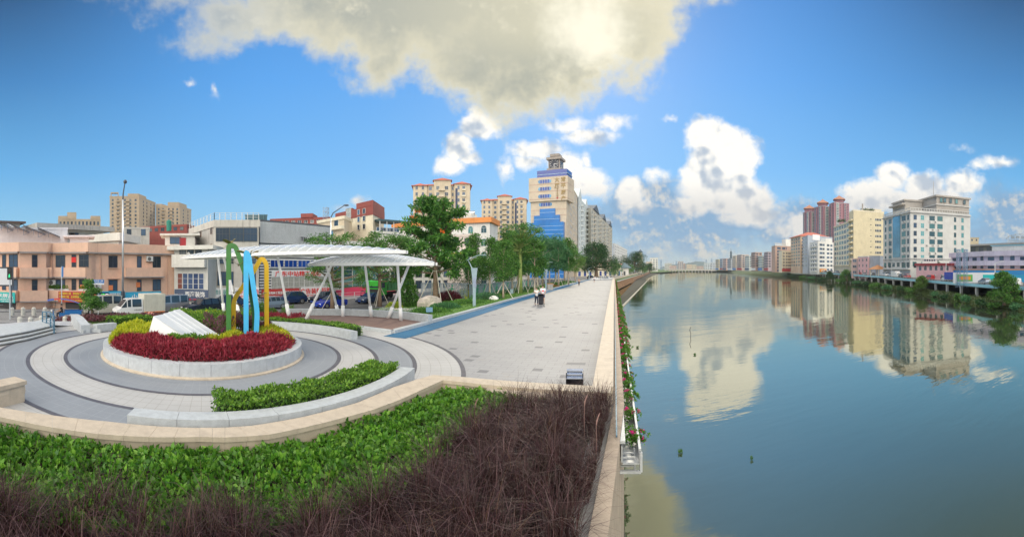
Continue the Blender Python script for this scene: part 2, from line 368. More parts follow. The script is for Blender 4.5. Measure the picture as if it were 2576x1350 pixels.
# ================================================================== setting: water, ground, paving
def uvw(t, rz=0, loc=(0, 0, 0), coord='Object'):
 co = t.node('ShaderNodeTexCoord').outputs[coord]
 if not rz and loc == (0, 0, 0): return co
 mp = t.node('ShaderNodeMapping'); t.l.new(co, mp.inputs[0]); mp.inputs['Rotation'].default_value = (0, 0, rz); mp.inputs['Location'].default_value = loc
 return mp.outputs[0]
def water_mat():
 m = bpy.data.materials.new('river_water'); m.use_nodes = True; t = NT(m.node_tree); t.n.clear()
 out = t.node('ShaderNodeOutputMaterial'); co = uvw(t)
 dif = t.node('ShaderNodeBsdfDiffuse'); gl = t.node('ShaderNodeBsdfGlossy'); gl.inputs['Roughness'].default_value = .018
 gl.inputs[0].default_value = (.82, .80, .67, 1)
 t.l.new(t.mix(t.ss(t.noise(co, .03, 4), .35, .65), (.050, .070, .044), (.070, .092, .060)), dif.inputs[0])
 mp = t.node('ShaderNodeMapping'); t.l.new(co, mp.inputs[0]); mp.inputs['Rotation'].default_value = (0, 0, .35); mp.inputs['Scale'].default_value = (.35, 1.0, 1)
 h = t.m('ADD', t.m('MULTIPLY', t.noise(mp.outputs[0], 1.6, 3), .5), t.m('MULTIPLY', t.noise(mp.outputs[0], .35, 2), 1.2))
 patch = t.ss(t.noise(co, .045, 3), .42, .62)
 bp = t.node('ShaderNodeBump'); bp.inputs['Distance'].default_value = .09
 t.l.new(t.m('ADD', .10, t.m('MULTIPLY', patch, .32)), bp.inputs['Strength']); t.l.new(h, bp.inputs['Height'])
 t.l.new(bp.outputs[0], gl.inputs['Normal'])
 fr = t.node('ShaderNodeLayerWeight'); fr.inputs['Blend'].default_value = .5; t.l.new(bp.outputs[0], fr.inputs['Normal'])
 k = t.ramp(fr.outputs['Facing'], [(0, .08), (.35, .22), (.5, .34), (.62, .48), (.75, .68), (1, .95)])
 mx = t.node('ShaderNodeMixShader'); t.l.new(k, mx.inputs[0]); t.l.new(dif.outputs[0], mx.inputs[1]); t.l.new(gl.outputs[0], mx.inputs[2]); t.l.new(mx.outputs[0], out.inputs[0])
 return m
ZW = -5.3
LB1 = [(15*KS-60*KC*0-200*KS, -200*KC)]
wall_line = [RV(-120, -6.0), RV(0, -.75), RV(4.8, -.35), RV(10, 0), RV(155, 0)]
VP2 = .372
e0 = Vector(RV(155, 0)); dir2 = Vector((sin(VP2), cos(VP2)))
seg2 = [tuple(e0+dir2*k) for k in (0, 100, 300, 620)]
b = MB(); b.add([(-3500, -3500, ZW), (6000, -3500, ZW), (6000, 6000, ZW), (-3500, 6000, ZW)], [(0, 1, 2, 3)])
tag(struct(b.build('river_water', water_mat())))
soil = mat('soil_bank', (.06, .058, .04), .95, var=.4, vscale=.6, bump=.6, bscale=4)
grassy = mat('grassy_ground', (.085, .15, .035), .95, var=.45, vscale=.5, bump=.5, bscale=14)
citygr = mat('city_ground', (.25, .25, .24), .9, var=.25, vscale=.05)
# left bank ground as one sheet
b = MB(); S_ = [-120, -60, -20, -5, 0, 4.8, 10]+[14+4*i for i in range(36)]; Q_ = [0, 2, 4, 6, 8, 10, 11.5, 13, 15, 17, 19, 21, 23, 25, 27, 30, 45, 90, 250, 900, 3000]
def qw(s):
 if s <= 0: return -.75+(s/120)*5.25
 if s < 10: return [-.75+.4*s/4.8, -.35+.35*(s-4.8)/5.2][s > 4.8]
 return 0
rows = [[(*RV(s, qw(s)-q), 0) for q in Q_] for s in S_]
V = [(x, y, zg(x, y)-.05) for r in rows for x, y, _ in r]; n = len(Q_)
b.add(V, [(i*n+k, i*n+k+1, (i+1)*n+k+1, (i+1)*n+k) for i in range(len(S_)-1) for k in range(n-1)])
z2 = -1.0
s_end = S_[-1]
pts = [RV(s_end, 0)]+seg2+[(seg2[-1][0]+300, 1500), (700, 5800), (-3400, 5800), RV(s_end, -3000)]
b.add([(p[0], p[1], z2-.05) for p in pts], [tuple(range(len(pts)))])
struct(b.build('ground', citygr))
# river wall under the near promenade, thick concrete
conc = mat('wall_concrete', (.36, .35, .32), .85, var=.25, vscale=1.2, stain=.5, bump=.3)
wl = [RV(s, qw(s)) for s in (-60, 0, 4.8, 10, 60, 110, 155)]
b = MB()
for (p, q) in zip(wl[:-1], wl[1:]):
 zt0, zt1 = [(-.02 if 1 else 0) for _ in (0, 1)]
 za = min(0, zg(*p))-.02; zb = min(0, zg(*q))-.02
 d = Vector((q[0]-p[0], q[1]-p[1])).normalized(); nn = Vector((d.y, -d.x))*.25
 b.prism([p, q, (q[0]+nn.x, q[1]+nn.y), (p[0]+nn.x, p[1]+nn.y)][::-1], -9, [zb, za, za, zb] if 0 else [-.02 if s < 1 else za for s in (0, 0, 0, 0)])
tag(b.build('river_wall', conc), 'pale concrete river wall dropping from the promenade edge into the water', 'retaining wall'); bpy.data.objects['river_wall'].data.materials[0] = mat('wall_stone', (.40, .33, .26), .7, var=.15, vscale=3, bump=.2, bscale=60, stain=.45, stcol=(.2, .17, .14))
# sloping mud bank and pillared walkway beyond the bend
curb = [tuple(G(1565, 772, ZW).xy), (118, 327), (300, 760)]
curb0 = RV(60, .3)
b = MB(); cl = [curb0]+curb; tl = [RV(60, .1), RV(90, .1), tuple(e0+dir2*160), tuple(e0+dir2*600)]
top = [(x, y, -4.4) for x, y in tl]; bot = [(x, y, ZW-.4) for x, y in cl]
b.add(top+bot, [(i, i+4, i+5, i+1) for i in range(3)])
struct(b.build('mud_bank', soil))
b = MB()
for p, q in zip(cl[:-1], cl[1:]): b.beam((p[0], p[1], ZW-.1), (q[0], q[1], ZW-.1), .5, .5)
tag(b.build('water_edge_kerb', mat('old_concrete', (.42, .4, .34), .9, var=.2)), 'long concrete kerb at the foot of the mud bank, half in the water', 'kerb')
beige = mat('beige_granite', (.50, .43, .34), .6, var=.10, vscale=5, bump=.15, bscale=60, stain=.35, stcol=(.30, .25, .2))
greyg = mat('grey_granite', (.44, .475, .50), .55, var=.12, vscale=6, bump=.15, bscale=70, stain=.2, stcol=(.34, .36, .37))
def par_line(name, pts, w, z0s, z1s, m, label):
 b = MB()
 for i in range(len(pts)-1):
  p, q = Vector(pts[i]), Vector(pts[i+1]); d = (q-p).normalized(); nn = Vector((-d.y, d.x))*w
  b.prism([p, q, q+nn, p+nn], [z0s[i], z0s[i+1], z0s[i+1], z0s[i]], [z1s[i], z1s[i+1], z1s[i+1], z1s[i]])
 return tag(b.build(name, m), label, 'parapet')
far_d = [0, 60, 150, 300, 600]; fp = [tuple(e0+dir2*k) for k in far_d]
par_line('stone_parapet', fp, .5, [-1.3]*5, [-.35, -.3, -.2, .1, .3], beige, 'long beige parapet running along the bank beyond the bend')
b = MB()                                                    # hanging walkway strip on brown pillars
wk = empty('pillared_walkway', (*fp[0], -1), 'grass edged walkway slab on a row of brown pillars beyond the bend', 'walkway', local=False)
nn2 = Vector((dir2.y, -dir2.x))
for i in range(4):
 p, q = Vector(fp[i]), Vector(fp[i+1]); b.prism([p+nn2*1.6, q+nn2*1.6, q+nn2*.0, p+nn2*.0], -1.75, -1.45)
b.build('slab', mat('slab_concrete', (.5, .52, .5), .8, var=.15), wk)
b = MB()
for i in range(4):
 p, q = Vector(fp[i]), Vector(fp[i+1]); b.prism([p+nn2*1.2, q+nn2*1.2, q+nn2*.1, p+nn2*.1], -1.45, -1.1)
b.build('planting', grassy, wk)
brown = mat('brown_pillar', (.40, .25, .16), .8, var=.2, vscale=1)
for k in range(26):
 p = e0+dir2*(2+3.6*k)+nn2*1.25; b = MB(); b.box(p.x, p.y, -3.3, .55, .55, 3.1, rz=-VP2); b.build('pillar', brown, wk)
b = MB(); p, q = e0+dir2*96, e0+dir2*600; b.prism([p+nn2*.9, q+nn2*.9, q-nn2*.2, p-nn2*.2], -6, -1.76)
b.build('back_wall', brown, wk)
b = MB(); p, q = e0-dir2*.5, e0+dir2*96; b.prism([p-nn2*1.6, q-nn2*1.6, q-nn2*2, p-nn2*2], -6, -1.12); b.prism([p+nn2*.0, q+nn2*.0, q-nn2*2, p-nn2*2], -1.5, -1.12); b.build('bank_wall', soil, wk)
# --- promenade paving in the river frame
def pave_mat(name, base, dark, w, h, frac, joint=.62, rz=0, dw=None, tint=.06):
 m = bpy.data.materials.new(name); m.use_nodes = True; t = NT(m.node_tree); t.n.clear()
 out = t.node('ShaderNodeOutputMaterial'); bs = t.node('ShaderNodeBsdfPrincipled'); t.l.new(bs.outputs[0], out.inputs[0]); bs.inputs['Roughness'].default_value = .62
 co = uvw(t, rz)
 br = t.node('ShaderNodeTexBrick'); t.l.new(co, br.inputs[0]); br.inputs['Scale'].default_value = 1; br.inputs['Brick Width'].default_value = w; br.inputs['Row Height'].default_value = h
 br.inputs['Mortar Size'].default_value = .008; br.inputs['Color1'].default_value = (*base, 1); br.inputs['Color2'].default_value = (*[x*(1-tint) for x in base], 1); br.inputs['Mortar'].default_value = (*[x*joint for x in base], 1)
 n1 = t.noise(co, .25, 5, .6); n2 = t.noise(co, 9, 4, .7)
 c = t.mix(t.ss(n1, .3, .7), br.outputs[0], t.mix(1, br.outputs[0], (.86, .86, .88), 'MULTIPLY'))
 c = t.mix(t.m('MULTIPLY', t.ss(n2, .45, .8), .25), c, tuple(x*.75 for x in base))
 if frac:
  sp = t.node('ShaderNodeSeparateXYZ'); t.l.new(co, sp.inputs[0])
  cx = t.m('FLOOR', t.m('DIVIDE', sp.outputs[0], dw[0])); cy = t.m('FLOOR', t.m('DIVIDE', sp.outputs[1], dw[1]))
  cb_ = t.node('ShaderNodeCombineXYZ'); t.l.new(cx, cb_.inputs[0]); t.l.new(cy, cb_.inputs[1])
  wn = t.node('ShaderNodeTexWhiteNoise', noise_dimensions='2D'); t.l.new(cb_.outputs[0], wn.inputs[0])
  f = t.m('LESS_THAN', wn.outputs[0], frac)
  c = t.mix(f, c, dark)
  c = t.mix(t.m('MULTIPLY', t.ss(t.noise(co, .16, 6, .75), .56, .68), .32), c, tuple(x*.5 for x in base)); c = t.mix(t.m('MULTIPLY', t.ss(t.noise(co, 1.1, 5, .7), .58, .7), .22), c, (.34, .28, .22))
 t.l.new(c, bs.inputs['Base Color'])
 bp = t.node('ShaderNodeBump'); bp.inputs['Strength'].default_value = .12; bp.inputs['Distance'].default_value = .01; t.l.new(n2, bp.inputs['Height']); t.l.new(bp.outputs[0], bs.inputs['Normal'])
 return m
PCOL = (.345, .352, .362)
prom_m = pave_mat('promenade_paving', PCOL, (.16, .165, .18), .6, .3, .034, dw=(.34, .34))
def river_strip(name, m, qa, qb, ss_, dz, qa2=None, qb2=None, n=4):
 """sheet in the river frame, local x = lateral, local y = along"""
 b = MB(); rows = []
 for i, s in enumerate(ss_):
  A = qa(s) if callable(qa) else qa; B = qb(s) if callable(qb) else qb
  rows.append([(A+(B-A)*k/n, s) for k in range(n+1)])
 V = []
 for r in rows:
  for q, s in r: x, y = RV(s, q); V.append((q, s, zg(x, y)+dz))
 n1 = n+1
 b.add(V, [(i*n1+k, i*n1+k+1, (i+1)*n1+k+1, (i+1)*n1+k) for i in range(len(rows)-1) for k in range(n)])
 o = b.build(name, m); o.rotation_euler = (0, 0, -.257); return o
ss1 = [7.2+1.5*i for i in range(22)]+[40+5*i for i in range(24)]
struct(river_strip('promenade', prom_m, -11.0, -.3, ss1, .004))
blue = mat('blue_track', (.012, .12, .25), .75, var=.16, vscale=1.2, bump=.2, bscale=80)
ssb = [16.6+1.5*i for i in range(17)]+[44+5*i for i in range(23)]
struct(river_strip('blue_running_track', blue, lambda s: -10.9+(.7*(s-20)/130 if s > 20 else 0), lambda s: -9.62+(.5*(s-20)/130 if s > 20 else 0), ssb, .020))
# end of near promenade: low wall across it
b = MB(); p = RV(155, -11.5); q = RV(155, 0)
# --- round plaza bands
def polar_mat(name, base, nrad, rstep, joint):
 m = bpy.data.materials.new(name); m.use_nodes = True; t = NT(m.node_tree); t.n.clear()
 out = t.node('ShaderNodeOutputMaterial'); bs = t.node('ShaderNodeBsdfPrincipled'); t.l.new(bs.outputs[0], out.inputs[0]); bs.inputs['Roughness'].default_value = .6
 co = uvw(t); sp = t.node('ShaderNodeSeparateXYZ'); t.l.new(co, sp.inputs[0])
 a = t.m('MULTIPLY', t.m('ARCTAN2', sp.outputs[1], sp.outputs[0]), nrad/(2*pi))
 r = t.m('DIVIDE', t.m('SQRT', t.m('ADD', t.m('MULTIPLY', sp.outputs[0], sp.outputs[0]), t.m('MULTIPLY', sp.outputs[1], sp.outputs[1]))), rstep)
 fa_ = t.m('ABSOLUTE', t.m('SUBTRACT', t.m('FRACT', a), .5)); fr_ = t.m('ABSOLUTE', t.m('SUBTRACT', t.m('FRACT', r), .5))
 j = t.m('MAXIMUM', t.m('GREATER_THAN', fa_, .482), t.m('GREATER_THAN', fr_, .482))
 n1 = t.noise(co, .5, 5, .6); n2 = t.noise(co, 8, 5, .7)
 c = t.mix(t.ss(n1, .3, .7), base, tuple(x*.88 for x in base))
 c = t.mix(t.m('MULTIPLY', t.ss(n2, .45, .8), .3), c, tuple(x*.75 for x in base))
 c = t.mix(t.m('MULTIPLY', j, .9), c, joint); t.l.new(c, bs.inputs['Base Color'])
 return m
cream = polar_mat('cream_ring_paving', (.455, .46, .46), 150, .35, (.26, .25, .23))
slate = polar_mat('slate_ring_paving', (.25, .275, .31), 140, .35, (.30, .33, .365))
dkr = mat('dark_ring', (.09, .09, .11), .6, var=.2, vscale=3)
def ring(name, r0, r1, z, m, a0=0, a1=2*pi, n=160):
 b = MB(); V = []
 for i in range(n+1):
  a = a0+(a1-a0)*i/n
  V += [(r0*cos(a), r0*sin(a), z), (r1*cos(a), r1*sin(a), z)]
 b.add(V, [(2*i, 2*i+1, 2*i+3, 2*i+2) for i in range(n)]); o = b.build(name, m); o.location = (CX, CY, 0); return struct(o)
struct(ring('plaza_paving', 0.1, 9.83, .008, cream))
ring('slate_paving_band', 3.5, 5.43, .012, slate); ring('slate_paving_band', 6.84, 8.2, .012, slate)
for r in (5.43, 6.84, 8.2, 9.83): ring('dark_paving_line', r-.07, r+.08, .016, dkr)
# near cream floor between the rings and the coping, and toward the promenade
b = MB(); pts = [G(1165, 947.5, 0), P(1020, 9.6), P(700, 8), P(400, 8), P(0, 9.3), P(-150, 16), P(-100, 26)]
pl = [RV(7.0, -.4), RV(3.0, -3), RV(-1, -9), RV(-4, -16), RV(-3, -21), RV(3, -24.2), RV(12, -24.2), RV(18, -21), RV(21, -17), RV(24.5, -11.0)][::-1]
b.add([(x, y, .0) for x, y in pl], [tuple(range(len(pl)))]); struct(b.build('plaza_base', prom_m))
# --- road, sidewalks, markings
asph = mat('asphalt', (.085, .09, .10), .85, var=.2, vscale=.8, bump=.3, bscale=60)
white_p = mat('road_paint', (.36, .37, .39), .6, var=.12, vscale=6)
RC = [(-60, -39), (-10, -38), (10, -37), (25, -36.6), (45, -31), (90, -27.5), (155, -26), (300, -26)]
def qr(s):
 for (a, qa), (c, qc) in zip(RC[:-1], RC[1:]):
  if s <= c: return qa+(qc-qa)*(s-a)/(c-a)
 return RC[-1][1]
def zflat(name, m, qa, qb, ss_, z):
 b = MB(); V = []
 for s in ss_:
  for q in (qa(s), qb(s)): x, y = RV(s, q); V.append((x, y, z))
 b.add(V, [(2*i, 2*i+1, 2*i+3, 2*i+2) for i in range(len(ss_)-1)]); return b.build(name, m)
sr = [-60, -30, -10, 0, 10, 18, 25, 32, 38, 45, 60, 75, 90, 120, 155]
struct(zflat('road', asph, lambda s: qr(s)-6.5, lambda s: qr(s)+6.5, sr, -1.36))
b = MB()
for s in sr[:-1]: pass
walk = pave_mat('sidewalk_paving', (.42, .42, .42), (.3, .3, .3), .6, .3, 0)
for name, a, c in (('sidewalk', lambda s: qr(s)-13, lambda s: qr(s)-6.5),):
 b = MB(); 
 for s0, s1 in zip(sr[:-1], sr[1:]):
  pp = [RV(s0, a(s0)), RV(s0, c(s0)), RV(s1, c(s1)), RV(s1, a(s1))]; b.prism(pp, -1.5, -1.22)
 struct(b.build(name, walk))
b = MB()
for i in range(12):                                          # zebra bars on the near-left crossing
 q0 = qr(2)-5.4+i*.95; pp = [RV(-6, q0), RV(-6, q0+.45), RV(9.5, q0+.45), RV(9.5, q0)]; b.add([(x, y, -1.352) for x, y in pp], [(0, 1, 2, 3)])
for s in range(14, 150, 6):
 for q0 in (-1.8, 1.8):
  pp = [RV(s, qr(s)+q0), RV(s, qr(s)+q0+.15), RV(s+2.5, qr(s+2.5)+q0+.15), RV(s+2.5, qr(s+2.5)+q0)]; b.add([(x, y, -1.352) for x, y in pp], [(0, 1, 2, 3)])
struct(b.build('road_markings', white_p))
# --- lawn
lawn_m = mat('lawn_grass', (.10, .22, .035), .95, var=.35, vscale=1.5, bump=.8, bscale=60)
def lawn_q(s): return qr(s)+7.0
sl = [22.5+2*i for i in range(50)]
o = river_strip('lawn', lawn_m, lawn_q, -11.35, sl, .09, n=14); tag(o, kind='structure')
# grass blades on the nearer lawn
gp = []
rg = np.random.default_rng(3)
n = 26000; s_ = 23+rg.uniform(0, 1, n)**1.5*70; u_ = rg.uniform(0, 1, n)
for s, u in zip(s_, u_):
 a = lawn_q(s); q = a+(-11.4-a)*u; x, y = RV(s, q); gp.append((x, y, zg(x, y)+.08))
o = leaves('lawn_grass_blades', np.array(gp), .15, leafmat('lawn_blades', [(.05, .14, .02), (.11, .25, .03), (.2, .33, .05)], .3), aspect=.22, up=2.0)
tag(o, kind='stuff')
# kerb between lawn and track
b = MB(); sk = [18.2]+[20+4*i for i in range(34)]
for s0, s1 in zip(sk[:-1], sk[1:]):
 f = lambda s: .7*(s-20)/130 if s > 20 else 0
 pp = [RV(s0, -11.3+f(s0)), RV(s0, -10.95+f(s0)), RV(s1-.012, -10.95+f(s1)), RV(s1-.012, -11.3+f(s1))]
 zz = [zg(*x) for x in pp]; b.prism(pp, [z-.1 for z in zz], [z+.15 for z in zz])
tag(b.build('lawn_kerb', greyg), 'pale granite kerb between the green lawn and the blue running track', 'kerb')
# stone coping along the river side of the promenade
b = MB(); sk = [10.0+1.6*i for i in range(91)]
for s0, s1 in zip(sk[:-1], sk[1:]):
 pp = [RV(s0, -.55), RV(s0, -.02), RV(s1-.012, -.02), RV(s1-.012, -.55)]; zz = [zg(*x) for x in pp]
 b.prism(pp, [z-.02 for z in zz], [z+.42+random.uniform(0, .004) for z in zz])
tag(b.build('river_coping', beige), 'long low beige stone coping along the river edge of the promenade', 'coping wall')
b = MB(); A_, B_ = RV(155, -13), RV(155.6, 0)
b.prism([RV(154.4, -10), RV(154.4, -.6), RV(155, -.6), RV(155, -10)], -1.2, -.5); 
tag(b.build('end_wall', greyg), 'low pale wall crossing the far end of the near promenade', 'wall')
# --- far flat terrain on the right bank
DK = [(2576+160, 78, 4.25), (2576, 90, 4.25), (2475, 102, 4.25), (2335, 138, 4.2), (2290, 150, 4.1), (2224, 178, 3.65), (2120, 250, 3.55), (2026, 385, 2.8), (1980, 490, 2.4), (1908, 700, 1.6), (1860, 900, 1.2)]
deck = [P(x, d, H-h) for x, d, h in DK]
WLr = [(2740, 74), (2576, 80), (2494, 90), (2475, 93), (2335, 129), (2224, 173), (2120, 256), (1980, 470), (1873, 690), (1824, 930)]
wlp = [P(x, d, ZW) for x, d in WLr]
b = MB()
outv = []
dk = [deck[0]+(deck[0]-deck[1]).normalized()*150]+deck
n_ = len(dk); nor = []
for i in range(n_):
 d = (dk[min(i+1, n_-1)]-dk[max(i-1, 0)]); d.z = 0; d.normalize(); nor.append(Vector((d.y, -d.x, 0)))
deckn = nor[1:]
far_pts = [p+n0*2500 for p, n0 in zip(dk, nor)]
b.add([tuple(p-Vector((0, 0, .06))) for p in dk]+[(p.x, p.y, d.z) for p, d in zip(far_pts, dk)], [(i, i+1, n_+i+1, n_+i) for i in range(n_-1)])
struct(b.build('right_bank_ground', citygr))
# sloping vegetated bank
b = MB(); m_ = 10
wl2 = [wlp[0]+(wlp[0]-wlp[1]).normalized()*150]+[wlp[0], wlp[1], wlp[3], wlp[4], (wlp[4]+wlp[5])/2, wlp[5], wlp[6], (wlp[6]*.4+wlp[7]*.6), wlp[7], wlp[8], wlp[9]]
V = []
for i, (a, c) in enumerate(zip(dk, wl2)):
 for k in range(m_+1):
  t = k/m_; p = a.lerp(c, t*1.05); z = a.z-3.2+(ZW-.15-(a.z-3.2))*sst(t, 0, .8)
  V.append((p.x, p.y, z+(.4*sin(i*3+k*1.7) if 0 < k < m_ else 0)))
b.add(V, [(i*(m_+1)+k, (i+1)*(m_+1)+k, (i+1)*(m_+1)+k+1, i*(m_+1)+k+1) for i in range(len(dk)-1) for k in range(m_)])
struct(b.build('right_bank_slope', mat('bank_grass', (.10, .135, .06), .95, var=.5, vscale=.25, bump=.8, bscale=2)))
b = MB(); V = []
for i, a in enumerate(dk):
 nx = nor[i]; V += [tuple(a+nx*.6+Vector((0, 0, .02))), tuple(a+nx*9+Vector((0, 0, .02)))]
b.add(V, [(2*i, 2*i+2, 2*i+3, 2*i+1) for i in range(n_-1)]); struct(b.build('riverside_road', asph))
# far end of the river: bank tongue, hills
b = MB(); pp = [(1640, 760), (1650, 640), (1690, 880), (1790, 940), (1860, 900), (1800, 1600), (1600, 1600), (1610, 700)]
fb_ = [P(1641, 640), P(1686, 830), P(1720, 1000), P(1790, 1000), P(1850, 905), P(1990, 1100), P(2000, 3000), P(1500, 3000), P(1560, 700)]
b.add([(p.x, p.y, -3.6 if i < 3 else -1.5) for i, p in enumerate(fb_)], [tuple(range(len(fb_)))[::1]]); struct(b.build('far_bank', grassy))
hillm = mat('hill_forest', (.06, .10, .085), 1, var=.2, vscale=.005)
def hills(name, x0, x1, d, prof, dep=900):
 b = MB(); V = []; N = 40; rows_ = 5
 for j in range(rows_):
  for i in range(N+1):
   x = x0+(x1-x0)*i/N; t = i/N*(len(prof)-1); k = min(int(t), len(prof)-2); y = prof[k]+(prof[k+1]-prof[k])*(t-k)
   y += .9*sin(i*1.3+j)+.6*sin(i*2.9); hh = max(0, (675-y))/1000*d*sin(pi*min(1, (j+.001)/2))**.7 if j <= 2 else 0
   hh = [0, (675-y)/1000*d*.75, (675-y)/1000*d, (675-y)/1000*d*.6, 0][j]
   p = P(x, d+(j-2)*dep/4); V.append((p.x, p.y, hh-1))
 b.add(V, [(j*(N+1)+i, j*(N+1)+i+1, (j+1)*(N+1)+i+1, (j+1)*(N+1)+i) for j in range(rows_-1) for i in range(N)])
 return struct(b.build(name, hillm, smooth=True))
hills('hills', 1660, 1830, 4200, [672, 668, 664, 660, 661, 657, 656, 660, 664, 668, 674])
hills('hills', 1780, 1960, 4600, [672, 664, 659, 657, 659, 662, 668, 672])
# ground between the round plaza and the road (paved ramp on the left, planting soil on the right)
def polar_sheet(name, px0, px1, m, dz, r0=9.7, r1=21.5, z0=None):
 a0, a1 = [atan2(P(x, 24).y-CY, P(x, 24).x-CX) % (2*pi) for x in (px0, px1)]
 b = MB(); V = []; N, M2 = 24, 12
 for i in range(N+1):
  a = a0+(a1-a0)*i/N
  for k in range(M2+1): r = r0+(r1-r0)*k/M2; x, y = CX+r*cos(a), CY+r*sin(a); V.append((x, y, zg(x, y)+dz+(.0 if k else 0)))
 b.add(V, [(i*(M2+1)+k, (i+1)*(M2+1)+k, (i+1)*(M2+1)+k+1, i*(M2+1)+k+1) for i in range(N) for k in range(M2)]); return struct(b.build(name, m))
polar_sheet('ramp_paving', 60, 236, pave_mat('ramp_paving', (.46, .47, .49), (.3, .3, .3), .6, .3, 0), .03)
polar_sheet('shrub_bed_soil', 236, 760, grassy, .02, r0=8.2)
# ================================================================== foreground plaza
PC = Vector((CX, CY, 0))
def pol(p): return atan2(p[1]-CY, p[0]-CX)
def arc(r, a0, a1, n=24): return [(CX+r*cos(a0+(a1-a0)*i/n), CY+r*sin(a0+(a1-a0)*i/n)) for i in range(n+1)]
def arc_wall(name, r0, r1, a0, a1, z0, z1, m, label, cat='bench wall', seg=.9, group=None):
 """granite wall of separate blocks with fine joints"""
 b = MB(); L = abs(a1-a0)*r1; nb = max(2, int(L/seg))
 for i in range(nb):
  s0 = a0+(a1-a0)*i/nb+(.004/r1); s1 = a0+(a1-a0)*(i+1)/nb-(.004/r1)
  mid = (s0+s1)/2; k = 2; dz = random.uniform(-.002, .002)
  A = arc(r0, s0, s1, k); B_ = arc(r1, s0, s1, k); poly = B_+A[::-1]
  if a1 < a0: poly = poly[::-1]
  b.prism(poly, z0, z1+dz)
 o = b.build(name, m); return tag(o, label, cat, group)
# round planter
pl_o = empty('round_planter', (CX, CY, 0), 'round pale granite planter ring full of crimson and yellow plants on the plaza', 'planter')
gl = mat('pale_granite', (.47, .50, .53), .5, var=.12, vscale=5, bump=.12, bscale=60, stain=.3, stcol=(.36, .39, .42))
b = MB()
for i in range(26):
 s0 = 2*pi*i/26+.0012; s1 = 2*pi*(i+1)/26-.0012
 A = [(3.62*cos(a), 3.62*sin(a)) for a in np.linspace(s0, s1, 5)]; B_ = [(3.98*cos(a), 3.98*sin(a)) for a in np.linspace(s0, s1, 5)]
 b.prism(B_+A[::-1], .06, .48+random.uniform(-.002, .002))
b.build('rim', gl, pl_o)
b = MB(); b.lathe([(4.08, 0), (4.08, .05), (4.02, .08), (3.6, .08)], n=96); b.build('base_course', beige, pl_o)
b = MB(); b.lathe([(3.6, .3), (3.0, .42), (1.5, .5), (.01, .52)], n=48); b.build('soil', soil, pl_o)
# plants in the planter.  local polar pieces: angle measured in world
camdir = atan2(-CY, -CX)                                    # from planter centre toward the camera
def annulus_pts(r0, r1, a0, a1, n, z0, z1, rg, lump=.12, seed=0, prof=True):
 r = np.sqrt(rg.uniform(r0*r0, r1*r1, n)); a = rg.uniform(a0, a1, n)
 x = CX+r*np.cos(a); y = CY+r*np.sin(a)
 t = (r-r0)/(r1-r0); rim = np.clip(np.minimum(t, 1-t)*5, 0, 1)**.5 if prof else 1
 h = z0+(z1-z0)*rim*(1+lump*(np.sin(x*3.1+seed)*np.cos(y*2.7+seed)+.6*np.sin(x*7+y*5+seed)))
 z = z0+(h-z0)*rg.uniform(.45, 1, n)**.6
 return np.stack([x, y, z], 1)
rg = np.random.default_rng(11)
crim = leafmat('crimson_leaves', [(.15, .015, .03), (.31, .028, .058), (.44, .05, .09), (.27, .04, .045)], .3, var=.35, vs=2.5)
def plantbed(name, pts, size, m, label, cat='plants', **kw):
 o = leaves(name, pts, size, m, **kw); return tag(o, label, cat, kind='stuff')
cp = annulus_pts(1.55, 3.68, camdir-1.25, camdir+1.3, 15000, .4, .84, rg)
plantbed('crimson_foliage', cp, .16, crim, 'dense crimson foliage along the front of the round planter', aspect=.26, up=.9)
yell = leafmat('lime_leaves', [(.30, .38, .02), (.52, .56, .03), (.68, .66, .06), (.40, .50, .05)], .4, var=.3, vs=2.5)
yp = np.concatenate([annulus_pts(2.0, 3.72, camdir-2.15, camdir-1.22, 5200, .4, .95, rg), annulus_pts(2.2, 3.6, camdir+1.2, camdir+2.0, 4200, .4, .82, rg), annulus_pts(1.1, 1.75, camdir+.1, camdir+1.3, 1500, .4, .85, rg)])
plantbed('lime_foliage', yp, .17, yell, 'lime yellow foliage at the left and right edges of the round planter', aspect=.24, up=1.2)
hedg = leafmat('hedge_leaves', [(.035, .10, .016), (.09, .22, .028), (.17, .35, .04), (.28, .46, .07)], .3, var=.5, vs=3)
gp_ = np.concatenate([annulus_pts(1.1, 1.75, camdir-1.0, camdir+.2, 2400, .4, .86, rg), annulus_pts(1.2, 3.4, camdir+2.2, camdir+3.6, 7000, .4, 1.05, rg)])
plantbed('green_foliage', gp_, .11, hedg, 'small green shrubs at the foot of the white wedge in the planter', aspect=.5, up=.5)
purp = leafmat('purple_flower_stems', [(.06, .12, .03), (.10, .17, .06), (.22, .04, .14), (.36, .07, .24), (.12, .16, .08)], .3, var=.4, vs=3)
pp_ = annulus_pts(1.0, 3.6, camdir+1.95, camdir+3.1, 9000, .4, 1.15, rg, lump=.25)
plantbed('purple_flowers', pp_, .10, purp, 'wispy purple flowering plants behind the coloured ribbons', aspect=.35, up=1.6)
